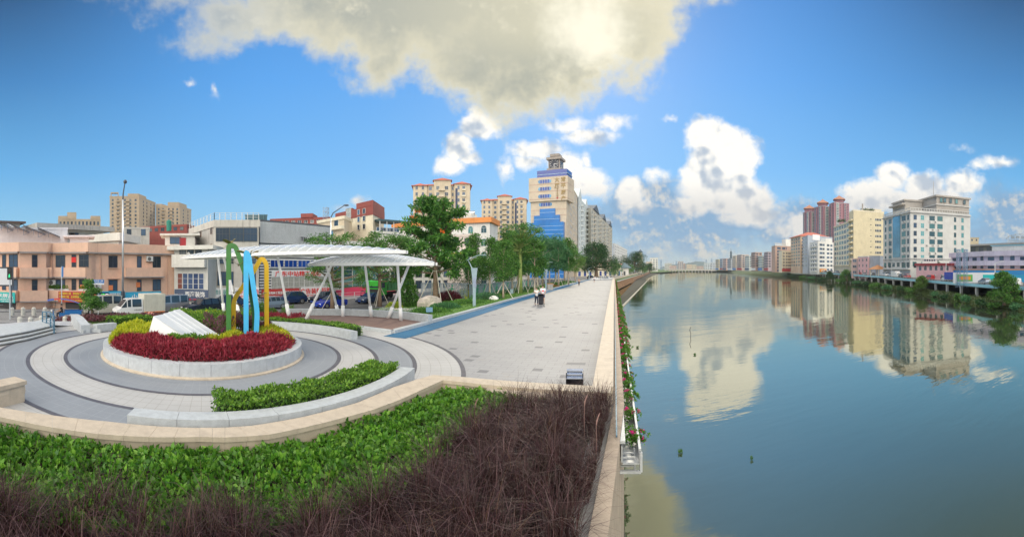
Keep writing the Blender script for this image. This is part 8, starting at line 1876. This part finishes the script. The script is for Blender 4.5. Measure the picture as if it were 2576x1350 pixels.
def tree(name, loc, h, cw, label, kind='young', seed=0, bark=None, lm=None, nleaf=2600, trunk_h=None, stakes=False, group=None, cat='tree', lean=(0, 0), leaf=None):
 rg_ = np.random.default_rng(seed+100); root = empty(name, loc, label, cat, group); th = trunk_h or h*.4; tr = max(.05, h*.016)
 if kind == 'banyan': tr = h*.05
 if kind == 'feather': tr = h*.026
 b = MB(); top = Vector((lean[0], lean[1], h*.86)); fork = Vector((lean[0]*.4, lean[1]*.4, th))
 b.tube([(0, 0, -.15), (lean[0]*.15, lean[1]*.15, th*.5), tuple(fork), tuple(fork.lerp(top, .5)), tuple(top)], [tr*1.35, tr, tr*.85, tr*.5, tr*.12], n=8)
 clumps = []
 if kind == 'young': nc = 17
 elif kind == 'banyan': nc = 46
 elif kind == 'feather': nc = 72
 else: nc = 14
 for i in range(nc):
  a = rg_.uniform(0, 2*pi); t = (i+.5)/nc
  if kind == 'young': z = th+(h-th)*t*.93; prof = sin(pi*min(1, .12+t*.85))**.7; r = cw*prof*rg_.uniform(.3, .95); cr = cw*rg_.uniform(.34, .52)
  elif kind == 'banyan': z = th+(h-th)*t*.9; prof = cos(t*pi/2*.92)**.55; r = cw*prof*rg_.uniform(.3, .95); cr = cw*rg_.uniform(.22, .34)
  elif kind == 'feather': z = th+(h-th)*(t**.8)*.95; prof = [1.0, .95, .6, .85, .8, .6][min(5, int(t*6))]; r = cw*1.3*prof*rg_.uniform(.1, 1.0)**.7; cr = cw*rg_.uniform(.16, .32)
  else: z = th+(h-th)*t; r = cw*(1-t)*rg_.uniform(.2, .9); cr = cw*.4*(1.1-t)
  c = Vector((r*cos(a)+lean[0]*z/h, r*sin(a)+lean[1]*z/h, z)); clumps.append((c, cr))
  if i % 2 == 0:
   s0 = fork.lerp(top, max(0, min(.9, t*.75))); b.tube([tuple(s0), tuple(s0.lerp(c, .5)+Vector((0, 0, -.04*h*.3))), tuple(c)], [tr*.4, tr*.26, tr*.08], n=5)
 b.build('trunk', bark or barkm, root, smooth=True)
 pts = []; nr = []; per = nleaf//nc
 for c, cr in clumps:
  q, d = blob_pts(tuple(c), (cr, cr, cr*(.38 if kind == 'feather' else .7)), int(per*rg_.uniform(.7, 1.3)), rg_, .5); pts.append(q); nr.append(d)
 pts = np.concatenate(pts); nr = np.concatenate(nr); sz = leaf or (h*.030 if kind != 'banyan' else h*.032)
 leaves('crown', pts, sz, lm or LG_, root, aspect=.30 if kind == 'feather' else .55, up=-.15 if kind == 'feather' else .1, nrm=nr*.6, rng=rg_)
 if stakes:
  for k in range(3):
   a = k*2.1+seed; sh = min(th*.8, 2.6); b = MB(); b.tube([(cos(a)*1.25, sin(a)*1.25, 0), (cos(a)*.08, sin(a)*.08, sh)], .035, n=6); b.build('stake', stkm, root)
 return root
# big flame tree with scattered orange flowers
ft = tree('flame_tree', zg_at(1096, 50), 13.6, 3.6, 'big flame tree with feathery layers and a few orange flowers, right of the canopies', 'feather', 3, lm=LF, nleaf=11000, trunk_h=3.6, leaf=.55)
rg_ = np.random.default_rng(5); fpts = np.concatenate([blob_pts(c, (.55, .55, .3), 26, rg_)[0] for c in ((-2.4, -2.2, 10.9), (-1.6, -2.6, 11.5), (1.3, -2.6, 9.0), (-3.0, -.8, 10.4))]); leaves('blossoms', fpts, .22, leafmat('orange_blossom', [(.75, .12, .02), (.85, .25, .04)], .3), ft, aspect=.7)
for k in range(4): a = k*pi/2+.5; b = MB(); b.tube([(cos(a)*2.5, sin(a)*2.5, 0), (cos(a)*.3, sin(a)*.3, 4.4)], .05, n=6); b.build('stake', stkm, ft)
b = MB()
for k in range(4): a0, a1 = k*pi/2+.5, (k+1)*pi/2+.5; b.beam((cos(a0)*.34, sin(a0)*.34, 4.3), (cos(a1)*.34, sin(a1)*.34, 4.3), .06, .06)
b.build('stake_collar', stkm, ft)
yg = 'staked young trees along the lawn'
tree('shade_tree', zg_at(836, 46.5), 9.2, 3.4, 'spreading sapling with drooping branches behind the left canopy posts', 'feather', 12, lm=LG_, nleaf=6500, trunk_h=2.6, stakes=True)
tree('shade_tree', zg_at(955, 50), 9.4, 3.4, 'slim forked tree before the green dump truck cab', 'feather', 13, lm=LG_, nleaf=7500, trunk_h=3.2, stakes=True)
tree('shade_tree', zg_at(1005, 56), 9.6, 3.6, 'slim forked tree just right of the one before the dump truck', 'feather', 14, lm=LF, nleaf=7500, trunk_h=3.2)
tree('shade_tree', zg_at(1192, 72), 11.2, 2.6, 'upright bushy tree in front of the pinkish house', 'young', 15, lm=LG_, nleaf=3600, trunk_h=3.0)
tl_ = [(1232, 56, 8.0, 1.6, 'short dark young tree just right of the first lamp', LG_), (1266, 44.5, 6.3, 1.15, 'slender pale barked young tree in front of the others', LG_), (1289, 60, 8.8, 1.9, 'young tree right behind the slender pale one', LG_), (1303, 66, 9.6, 2.0, 'young tree left of the tall green poled tree', LP),
       (1345, 56, 7.2, 1.4, 'bright young tree standing left of the second lamp', LG_), (1329, 72, 9.5, 2.1, 'young tree behind the tall green poled tree', LP), (1352, 82, 10.3, 2.3, 'bluish green young tree behind the bright one', LP), (1365, 92, 10.8, 2.4, 'bluish green young tree behind the second lamp', LP),
       (1398, 100, 11.5, 2.6, 'tall bluish tree midway between second and third lamp', LP), (1405, 84, 9.2, 1.7, 'thin young tree right of the second lamp', LP), (1430, 92, 10.2, 1.7, 'pale trunked young tree before the third lamp', LG_), (1447, 125, 9.4, 2.4, 'yellowish feathery young tree behind the third lamp', LY), (1420, 130, 12.2, 3.4, 'bluish tree at the back, below the clock tower', LP), (1382, 125, 12.6, 3.6, 'bluish tree at the back, left of the clock tower foot', LP), (1252, 84, 9.6, 2.4, 'dark bushy tree behind the slatted fence', LD), (1178, 66, 5.8, 2.4, 'round dark bush tree left of the fence corner', LD), (1340, 118, 12.0, 3.4, 'bluish tree at the back, before the blue glass wall', LP)]
for i, (px, d, h, cw, lab, lm) in enumerate(tl_):
 tree('young_tree', zg_at(px, d), h*1.06, cw*1.45, lab, 'young', 30+i, bark=barkp, lm=lm, nleaf=4600 if d < 70 else 3800, trunk_h=h*.36 if lm is not LD else h*.15, stakes=lm is not LD and d < 105, group=yg)
gt_ = tree('young_tree', zg_at(1309, 55), 9.8, 2.8, 'tall tree with a smooth green pole trunk, broad crown on top', 'feather', 61, bark=gbark, lm=LG_, nleaf=4200, trunk_h=5.6, stakes=True, group=yg)
tree('banyan_tree', P(1500, 165, -1.0), 15.4, 9.6, 'large dark round banyan at the end of the promenade', 'banyan', 71, lm=LD, nleaf=17000, trunk_h=3.8, leaf=.42)
tree('banyan_tree', P(1596, 320, -1.0), 17.5, 14.0, 'second dark banyan farther along, beside the white pavilion', 'banyan', 72, lm=LD, nleaf=11000, trunk_h=3.0, leaf=.6)
tree('banyan_tree', P(1634, 480, -1.0), 11.0, 7.5, 'small farthest dark tree clump at the end of the left bank', 'banyan', 73, lm=LD, nleaf=4000, trunk_h=2, leaf=.6)
for i, (px, d, h, cw) in enumerate(((1545, 190, 8.5, 3.2), (1553, 215, 7.5, 3.0), (1586, 270, 7, 3.5), (1615, 340, 7, 4), (1622, 400, 7, 4.5))):
 tree('roadside_tree', P(px, d, -1.1), h, cw, ['green tree between the first banyan and the white pavilion', 'lower green tree just left of the white pavilion', 'small green tree right of the white pavilion', 'small green tree below the second banyan', 'small green tree below the second banyan, farther'][i], 'young', 80+i, lm=LG_, nleaf=2200, trunk_h=h*.2, leaf=.34)
# conical and clipped shrubs near the boulder
def shrub(px, py, w, h, n, m, label, leaf=.12, seed=0, up=.5, asp=.5, cat='shrub', z=None, d=None, name='shrub', wy=None, shape='ball'):
 p = zg_at(px, d) if d else G(px, py); rg_ = np.random.default_rng(seed+300)
 if shape == 'cone':
  t = rg_.uniform(0, 1, n)**1.3; a = rg_.uniform(0, 2*pi, n); r = w*(1-t)**.75*(.55+.45*rg_.uniform(0, 1, n)**.4)*(1+.18*np.sin(a*5+t*14)); pts = np.stack([r*np.cos(a), r*np.sin(a), t*h+.05], 1); nr = np.stack([np.cos(a), np.sin(a), np.zeros(n)+.4], 1)
 else:
  pts, nr = blob_pts((0, 0, 0), (w, wy or w, h), n, rg_, .35); pts[:, 2] = np.abs(pts[:, 2])*(1+.12*np.sin(pts[:, 0]*6)*np.cos(pts[:, 1]*5)); nr[:, 2] = np.abs(nr[:, 2])
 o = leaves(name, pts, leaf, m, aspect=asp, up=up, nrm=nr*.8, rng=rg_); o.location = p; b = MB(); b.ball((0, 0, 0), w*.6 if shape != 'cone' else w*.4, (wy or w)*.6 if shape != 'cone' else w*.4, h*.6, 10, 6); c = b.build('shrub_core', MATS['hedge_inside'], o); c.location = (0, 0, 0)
 return tag(o, label, cat)
cordy = leafmat('cordyline', [(.07, .01, .025), (.13, .02, .04), (.22, .04, .07)], .3, var=.3); silv = leafmat('silver_leaves', [(.26, .34, .30), (.38, .46, .40), (.5, .56, .5)], .2, var=.3); ylf = leafmat('yellow_shrub', [(.16, .26, .02), (.34, .42, .03), (.48, .52, .06)], .35, var=.3)
shrub(1028, 772, 1.5, 4.4, 5200, LG_, 'conical evergreen shrub between the dump truck and the boulder', .20, 1, shape='cone')
shrub(992, 780, 1.05, .95, 1500, ylf, 'round yellow green shrub behind the lowest canopy post', .16, 2)
shrub(1166, 752, 1.35, 1.5, 1900, ylf, 'round yellow green shrub left of the nearest park lamp', .17, 3)
shrub(1130, 757, 1.9, 1.35, 1900, cordy, 'dark maroon spiky shrub between the boulder and the yellow shrub', .42, 4, up=1.4, asp=.14)
for i, (px, py, w, h) in enumerate(((975, 786, 1.2, .55), (1035, 790, 1.3, .5), (1000, 790, 1.0, .45))): shrub(px, py, w, h, 1300, silv, ['silver grey ground cover mound left of the flat rock', 'silver grey mound right of the flat rock', 'silver grey mound below the flat rock'][i], .10, 5+i, wy=.7)
for i, (px, py, w, h, m, lab) in enumerate(((1085, 788, 1.7, .42, LG_, 'loose olive green shrub mound below the boulder'), (1120, 779, 1.5, .6, LP, 'grey green shrub mound right of the boulder'), (1180, 765, 2.3, .45, LG_, 'low dark green mat before the nearest park lamp'), (1222, 756, 2.0, .9, LP, 'clipped grey green mound right of the nearest lamp'), (1290, 737, 3.0, .6, LP, 'long low clipped mound around the young trees'), (1325, 730, 3.2, .6, LP, 'clipped grass green mound behind the green poled tree'), (1396, 717, 2.6, .7, LG_, 'wide dark green shrub bed beyond the second lamp'), (1428, 711.5, 2.4, .6, LG_, 'low shrub bed near the third lamp'))):
 shrub(px, py, w, h, 2600, m, lab, .13, 20+i, up=1.0)
shrub(1394, 722, 1.2, .35, 500, leafmat('rust_flowers', [(.35, .10, .03), (.5, .2, .05)], .3), 'rust coloured flower patch on the shrub bed', .14, 31)
for i, (px, py, sc, lab) in enumerate(((1000, 779, 1.7, 'spiky yellow green plant beside the slanting canopy post'), (1058, 777, 1.5, 'spiky yellow green plant right of the conical shrub'), (1172, 757, 2.0, 'spiky yellow green plant below the yellow shrub near the lamp'), (1103, 762, 1.5, 'spiky pale plant right behind the boulder'))): put_tuft(G(px, py), sc, lab)
# beds between the plaza and the road
def bedpts(r0, r1, px0, px1, n, h, seed, dz=.0):
 rg_ = np.random.default_rng(seed); a0, a1 = [atan2(P(x, 24).y-CY, P(x, 24).x-CX) % (2*pi) for x in (px0, px1)]; a = rg_.uniform(min(a0, a1), max(a0, a1), n); r = rg_.uniform(r0, r1, n); x, y = CX+r*np.cos(a), CY+r*np.sin(a); z = np.array([zg(u, v) for u, v in zip(x, y)]); return np.stack([x, y, z+dz+h*rg_.uniform(.3, 1, n)*(1+.25*np.sin(x*2)*np.cos(y*2.3))], 1)
pmix = leafmat('purple_shrub', [(.10, .03, .05), (.18, .06, .09), (.26, .10, .14), (.09, .12, .05)], .3, var=.4, vs=1.5)
plantbed('purple_shrubs', bedpts(10.2, 14.5, 205, 440, 8000, .30, 1), .17, pmix, 'dusty purple shrubs between the plaza and the road on the left', up=1.0)
plantbed('lime_border', bedpts(10.5, 13.6, 452, 545, 3000, .42, 2), .17, yell, 'lime yellow border behind the right half of the wedge', up=1.2)
plantbed('crimson_border', bedpts(9.8, 13.4, 545, 720, 5200, .36, 3), .17, crim, 'crimson border behind the ribbons, beside the brown deck', aspect=.3, up=1.0)
plantbed('green_border', bedpts(8.5, 11, 440, 620, 4200, .6, 4), .13, hedg, 'mixed green border behind the rear bench', up=.8)
plantbed('roadside_cover', bedpts(14, 19, 240, 760, 5000, .25, 5), .15, LG_, 'thin green ground cover sloping to the road', up=1.0)
for i, (px, d, w, h) in enumerate(((655, 31, .95, 1.5), (683, 33, .9, 1.25), (728, 33.5, 1.1, 1.5))): shrub(px, 0, w, h, 1300, LY, ['spiky green clump seen between blue and yellow ribbons', 'spiky green clump right of the yellow ribbon', 'larger spiky green clump at the left end of the bench wall'][i], .24, 50+i, d=d, up=1.3, asp=.25)
tt = empty('trimmed_tree', G(229, 806), 'small cloud pruned tree with stacked leaf pads before the beige minibus', 'tree'); b = MB(); b.tube([(0, 0, -.3), (.05, .05, .6), (-.05, 0, 1.3), (.02, 0, 2.1)], [.07, .06, .045, .02], n=7); tiers = [(0, 0, .75, .95, .3), (.55, -.2, 1.15, .6, .22), (-.6, .1, 1.3, .62, .25), (.1, .1, 1.7, .62, .25), (-.15, -.1, 2.2, .42, .26), (.5, .3, .8, .7, .25)]
for x, y, z, r, rz_ in tiers: b.tube([(0, 0, z-.25), (x, y, z)], .02, n=5)
b.build('trunk', barkm, tt); leaves('crown', np.concatenate([blob_pts((x, y, z+.25), (r, r, rz_*1.15), 620)[0] for x, y, z, r, rz_ in tiers]), .13, LG_, tt, aspect=.5)
# ---------- flower trough along the river wall
trw = mat('white_trough', (.42, .45, .48), .45, metal=.2, var=.1, stain=.3); tg = empty('flower_trough', (*RV(8, .3), -.4), 'long white metal flower trough hung outside the river coping', 'planter trough', local=False)
def rz3(s, q, z): x, y = RV(s, q); return (x, y, z+min(0, zg(*RV(s, -.5))))
for nm, q0, q1, z0, z1 in (('inner_side', .14, .17, -.50, -.18), ('outer_side', .50, .53, -.55, -.30), ('trough_floor', .17, .50, -.55, -.52)):
 b = MB()
 for s in range(8, 152, 6): pp = [RV(s, q0), RV(s, q1), RV(min(s+6, 154), q1), RV(min(s+6, 154), q0)]; z = [min(0, zg(*RV(k, -.5))) for k in (s, s, s+6, s+6)]; b.prism([p for p in pp], [a+z0 for a in z], [a+z1 for a in z])
 b.build(nm, trw, tg)
b = MB()
for s in range(8, 152, 6): b.beam(rz3(s, .16, -.10), rz3(s+6, .16, -.10), .13, .06); b.beam(rz3(s, .52, -.26), rz3(s+6, .52, -.26), .05, .05)
b.build('rail', trw, tg)
for s in list(range(8, 40, 2))+list(range(40, 150, 5)): b = MB(); b.beam(rz3(s, .1, -.7), rz3(s, .54, -.7), .05, .05); b.beam(rz3(s, .54, -.7), rz3(s, .54, -.3), .05, .05); b.beam(rz3(s, .05, -.15), rz3(s, .05, -1.0), .05, .05); b.build('bracket', trw, tg)
hr = empty('service_rail', (*RV(10, .06), 0), 'thin dark blue rail between the coping and the trough', 'rail', local=False); b = MB()
for s in range(8, 152, 6): b.beam(rz3(s, .05, .02), rz3(s+6, .05, .02), .03, .03); b.beam(rz3(s, .05, -.2), rz3(s+6, .05, -.2), .03, .03)
b.build('bars', railm, hr)
bgm = leafmat('bougainvillea_leaves', [(.04, .13, .02), (.09, .26, .03), (.16, .34, .06)], .4, var=.3, vs=3); pink = leafmat('bougainvillea_flowers', [(.62, .02, .22), (.85, .05, .38), (.8, .10, .45)], .4)
protos = []
for k in range(4):
 rg_ = np.random.default_rng(900+k); rt = empty('bougainvillea', (0, 0, 0), 'x', 'flowering plant', 'bougainvilleas in the trough'); pts = []; b = MB(); fl = []
 pts.append(blob_pts((0, 0, .05), (.22, .6, .2), 230, rg_)[0])
 for j in range(6):
  y0 = rg_.uniform(-.55, .55); l = rg_.uniform(.12, .5); dz = rg_.uniform(-.1, .35); dy = rg_.uniform(-.3, .3); m_ = []
  for t_ in np.linspace(0, 1, 6): m_.append((.05+l*t_, y0+dy*t_, .05+dz*sin(t_*2.4)-.15*t_*t_))
  b.tube(m_, .006, n=4)
  for p in m_: pts.append(blob_pts(p, (.07, .07, .06), 16, rg_)[0])
  if rg_.uniform() < .4: fl.append(blob_pts(m_[rg_.integers(3, 6)], (.055, .055, .05), 22, rg_)[0])
 b.build('stems', barkm, rt); leaves('foliage', np.concatenate(pts), .075, bgm, rt, aspect=.6); 
 fl.append(blob_pts((rg_.uniform(-.05, .2), rg_.uniform(-.4, .4), .22), (.07, .08, .05), 36, rg_)[0]); leaves('flowers', np.concatenate(fl), .055, pink, rt, aspect=.8); protos.append(rt)
s = 9.0; i = 0
while s < 150:
 place(protos[i % 4], rz3(s, .34, -.38), -.257, random.uniform(.6, .85) if s < 16 else random.uniform(.85, 1.2), ('pink flowering creeper at the near end of the trough' if i == 0 else '%s pink flowering creeper from the near end of the trough' % ('second', 'third', 'fourth', 'fifth', 'sixth', 'seventh', 'eighth', 'ninth', 'tenth')[i-1] if i < 10 else 'small pink flowering creeper farther along the trough')); s += 1.25 if s < 40 else 3.4; i += 1
tb_ = empty('trough_end_frame', (*RV(8.2, .3), -.6), 'open steel end frame of the trough hanging above the water', 'bracket frame', local=False); b = MB()
for q in (.1, .42):
 b.beam(rz3(8.3, q, -.35), rz3(8.3, q, -.72), .03, .03); b.beam(rz3(8.1, q, -.45), rz3(8.1, q, -.72), .03, .03)
for s in (8.1, 8.3): b.beam(rz3(s, .1, -.72), rz3(s, .42, -.72), .03, .03); b.beam(rz3(s, .1, -.45), rz3(s, .42, -.45), .03, .03)
b.build('frame', trw, tb_)
# ---------- things on the water
wt = leafmat('water_plant', [(.05, .14, .03), (.10, .24, .05)], .3)
for i, (px, py, r, lab) in enumerate(((1711, 1138, .05, 'green floating water plant near the middle of the river'), (1604, 874, .07, 'tiny floating weed clump, nearer the left wall'), (1891, 1155, .035, 'small floating leaf scrap on the open water'), (1748, 892, .06, 'tiny dark floating leaves left of the cloud reflection'))):
 p = G(px, py, ZW+.02); o = leaves('floating_plant', blob_pts((0, 0, .06), (r*2.2, r*2.2, .1), 90)[0], r*1.3, wt, aspect=.7); o.location = p; tag(o, lab, 'floating plant')
p = G(1737, 848, ZW); b = MB(); b.tube([(0, 0, -.2), (.05, 0, .5), (-.12, 0, .9), (.05, 0, 1.3)], .035, n=5); o = b.build('stick', blk); o.location = p; tag(o, 'thin dark stick poking out of the river', 'stick')
# ---------- right bank vegetation
def bushes(name, px, d, w, h, z, n, leaf, m, label, seed, cat='bush'):
 rg_ = np.random.default_rng(seed+500); pts = []; nn_ = 9
 for i in range(nn_):
  c = (rg_.uniform(-.6, .6)*w, rg_.uniform(-.5, .5)*w, h*(.3+.45*rg_.uniform())); q, _ = blob_pts(c, (w*.5, w*.45, h*.42), n//nn_, rg_, .45); pts.append(q)
 pts = np.concatenate(pts); pts[:, 2] = np.maximum(pts[:, 2], .02); o = leaves(name, pts, leaf, m, aspect=.6, rng=rg_); o.location = P(px, d, z); return tag(o, label, cat)
tree('riverside_tree', P(2526, 86, -4.4), 7.3, 3.7, 'big spreading green tree on the bank at the right edge', 'banyan', 501, lm=LG_, nleaf=9000, trunk_h=.9, leaf=.36)
tree('riverside_tree', P(2318, 137, -3.8), 4.8, 2.4, 'rounded yellow green tree on the bank below the pink building', 'banyan', 502, lm=LY, nleaf=3500, trunk_h=.6, leaf=.36)
tree('riverside_tree', P(2131, 232, -4.0), 6.8, 4.4, 'leafy green tree on the bank below the cream block', 'banyan', 503, lm=LG_, nleaf=3500, trunk_h=.6, leaf=.5)
tree('riverside_tree', P(2088, 262, -4.0), 5.6, 3.4, 'darker green tree on the bank left of the leafy one', 'banyan', 504, lm=LD, nleaf=2600, trunk_h=.6, leaf=.5)
bsh = []; bk = 'bushes on the far river bank'; vl = [(2470, 93, 3.2, 2.2), (2430, 101, 3.0, 2.6), (2407, 108, 1.6, 2.8), (2375, 116, 3.0, 1.8), (2350, 124, 3.0, 2.2), (2290, 142, 4.0, 2.8), (2262, 152, 4.0, 3.0), (2232, 162, 4.2, 2.6), (2200, 182, 5.0, 3.0), (2175, 198, 5.5, 3.2), (2152, 214, 5.5, 3.0), (2112, 244, 6.5, 3.6), (2070, 285, 7, 3.6), (2045, 320, 8, 3.6), (2020, 360, 8, 3.4), (1995, 410, 9, 3.6), (2560, 84, 3, 2), (2500, 88, 3, 1.6)]
for i, (px, d, w, h) in enumerate(vl):
 o = bushes('bank_bush', px, d*.985, w*.62, h*.62, -5.2, 800, .38 if d < 160 else .55, (LD, LP, LG_)[i % 3], 'bush', i); o['group'] = bk; bsh.append((px, o))
vp = np.random.default_rng(77); gp2 = []
for i in range(len(dk)-2):
 a, c, a2, c2 = dk[i], wl2[i], dk[i+1], wl2[i+1]
 for _ in range(1300): t_, u_ = vp.uniform(), vp.uniform(.12, .97); p = a.lerp(a2, t_).lerp(c.lerp(c2, t_), u_*1.05); z = (a.z-3.2)+(ZW-.15-(a.z-3.2))*sst(u_, 0, .8); gp2.append((p.x, p.y, z+vp.uniform(0, .35)))
o = leaves('bank_grass', np.array(gp2), .6, leafmat('bank_weeds', [(.045, .085, .02), (.08, .13, .035), (.13, .17, .06)], .3, var=.4, vs=.1), aspect=.35, up=1.2); tag(o, 'rough weeds covering the sloping far bank', 'weeds', kind='stuff')
tree('roadside_tree', P(2352, 168, 1.0), 6.0, 3.6, 'dark round tree rising behind the pink building, beside the big office block', 'young', 520, lm=LD, nleaf=3000, trunk_h=1.5, leaf=.36)
for i, (px, d, z) in enumerate(((2177, 262, 41.6), (2192, 262, 41.6), (2118, 285, 37.4))): o = bushes('roof_plants', px, d, 3.5, 2.6, z-(1.2 if i < 2 else 1.2), 500, .5, LD, ['dark roof garden shrub on the cream block, left', 'dark roof garden shrub on the cream block, right', 'planting along the roof of the teal windowed block'][i], 60+i, 'roof plants')
# ---------- parked cars on the far bank road and elsewhere
cols = [p_wh, p_wh, p_sil, p_bk, p_wh, p_gr, p_rd]; cn = ['white', 'white', 'silver', 'black', 'white', 'grey blue', 'red']
pr = {}
for k_, kind in enumerate(('sedan', 'suv', 'van')):
 for j in range(0, 7, 2 if kind == 'van' else 1): c = car(kind, cols[j], 'x', (0, 0, 0), 0, name='parked_car', plate=False); pr[(kind, j)] = c
kd = {'sedan': 'saloon', 'suv': 'tall car', 'van': 'minibus'}
i = 0; used = set(); near = {2: 'below the lavender building', 1: 'at the right edge'}
def spot(s_px):
 for nm, x0, x1 in (('the lavender building', 2394, 2600), ('the pink arched building', 2300, 2394), ('the big white office block', 2222, 2300), ('the pink and grey houses', 2150, 2222), ('the cream block', 2097, 2150), ('the white eight storey block', 2037, 2097), ('the tan red roofed block', 1989, 2037), ('the brown block', 1940, 1989), ('the distant row', 0, 1940)):
  if x0 <= s_px < x1: return nm
seen = {}
for px, o in sorted(bsh, key=lambda t: -t[0]): k = spot(px); seen[k] = seen.get(k, 0)+1; o['label'] = '%sbush from the right on the slope below %s' % (['', 'second ', 'third ', 'fourth ', 'fifth '][seen[k]-1], k) if seen[k] > 1 else 'rounded bush on the slope below %s' % k
for p, d in along(deck[1:], 6.1):
 i += 1
 if i > 84: break
 if random.random() < .16: continue
 px = (atan2(p.x, p.y)+1.288)*1000
 if 2400 < px < 2440: continue
 kind = random.choice(('sedan', 'suv', 'suv', 'van')); j = random.choice([0, 1, 2, 3, 4, 5, 6]) if kind != 'van' else random.choice([0, 2, 4, 6]); n0 = Vector((d.y, -d.x, 0)); q = p+n0*(2.4+(2.6 if i % 3 == 0 else 0)); q.z = p.z+.03
 key = (cn[j], kd[kind], spot(px)); seen[key] = seen.get(key, 0)+1; od = ['', 'second ', 'third ', 'fourth ', 'fifth ', 'sixth ', 'seventh ', 'eighth ', 'ninth '][min(8, seen[key]-1)]
 place(pr[(kind, j)], q, atan2(d.y, d.x)+(pi if i % 2 else 0), 1, ('%s%s %s from the right before %s' % (od, cn[j], kd[kind], spot(px))).replace('  ', ' ') if od else '%s %s parked on the far bank road before %s' % (cn[j], kd[kind], spot(px)), 'cars parked on the far bank road')
for j, (px, d, kind, cj, lab) in enumerate(((1500, 150, 'sedan', 0, 'white saloon parked under the first banyan'), (1516, 158, 'suv', 2, 'silver car parked right of the banyan trunk'), (1534, 163, 'sedan', 4, 'white saloon parked just left of the pavilion trees'), (1247, 78, 'van', 4, 'white minibus seen through the trees behind the slatted fence'), (1486, 170, 'suv', 3, 'black car parked left of the banyan trunk'))):
 place(pr[(kind, cj)], P(px, d, -1.2), (.2, 2.6, .5, hd_at(P(px, d)), 1.0)[j], 1, lab, 'cars parked beyond the lawn')
for k_, c in pr.items():
 if c.name not in place.__defaults__[-1]:
  for ch in list(c.children):
   for g2 in list(ch.children): bpy.data.objects.remove(g2)
   bpy.data.objects.remove(ch)
  bpy.data.objects.remove(c)
# blue truck and white lorry on the far bank
for nm, px, d, c1, lab in (('lorry', 2391, 124, paint('lorry_blue', (.02, .06, .42), 0), 'blue box lorry beside the lattice poles'), ('lorry', 2249, 170, p_wh, 'white box lorry parked before the office block entrance')):
 q = P(px, d, -.80); i0 = min(range(len(deck)), key=lambda k: (deck[k]-q).length); dd_ = (deck[min(i0+1, len(deck)-1)]-deck[i0]).normalized(); n0 = Vector((dd_.y, -dd_.x, 0)); t = empty(nm, q+n0*1.0, lab, 'lorry', rz=atan2(-dd_.y, -dd_.x)); b = MB(); b.box(-1, 0, 1.9, 5, 2.2, 2.3); b.build('cargo_box', c1, t); b = MB(); b.loft([[(x, 1.05, .6), (x, 1.05, z), (x, -1.05, z), (x, -1.05, .6)] for x, z in ((3.4, 1.6), (3.2, 2.4), (1.7, 2.5))]); b.build('cab', p_nv if px > 2300 else p_wh, t); b = MB(); b.add([(3.42, .9, 1.55), (3.42, -.9, 1.55), (3.26, -.85, 2.25), (3.26, .85, 2.25)], [(0, 1, 2, 3)]); b.build('windscreen', cglass, t)
 for x in (2.6, -1.2, -2.6):
  for y in (.95, -.95): wheel(t, x, y, .42)
# ================================================================== thin summer air
b = MB(); b.box(1200, 1400, 32, 9400, 8800, 86); hz_ = b.build('haze', bpy.data.materials.new('haze')); tag(hz_, kind='stuff')
hm = hz_.data.materials[0]; hm.use_nodes = True; t = NT(hm.node_tree); t.n.clear(); o_ = t.node('ShaderNodeOutputMaterial'); pvv = t.node('ShaderNodeVolumePrincipled'); t.l.new(pvv.outputs[0], o_.inputs['Volume'])
pvv.inputs['Color'].default_value = (.80, .88, .95, 1); pvv.inputs['Density'].default_value = .00013; pvv.inputs['Anisotropy'].default_value = .2
SC.cycles.volume_bounces = 0
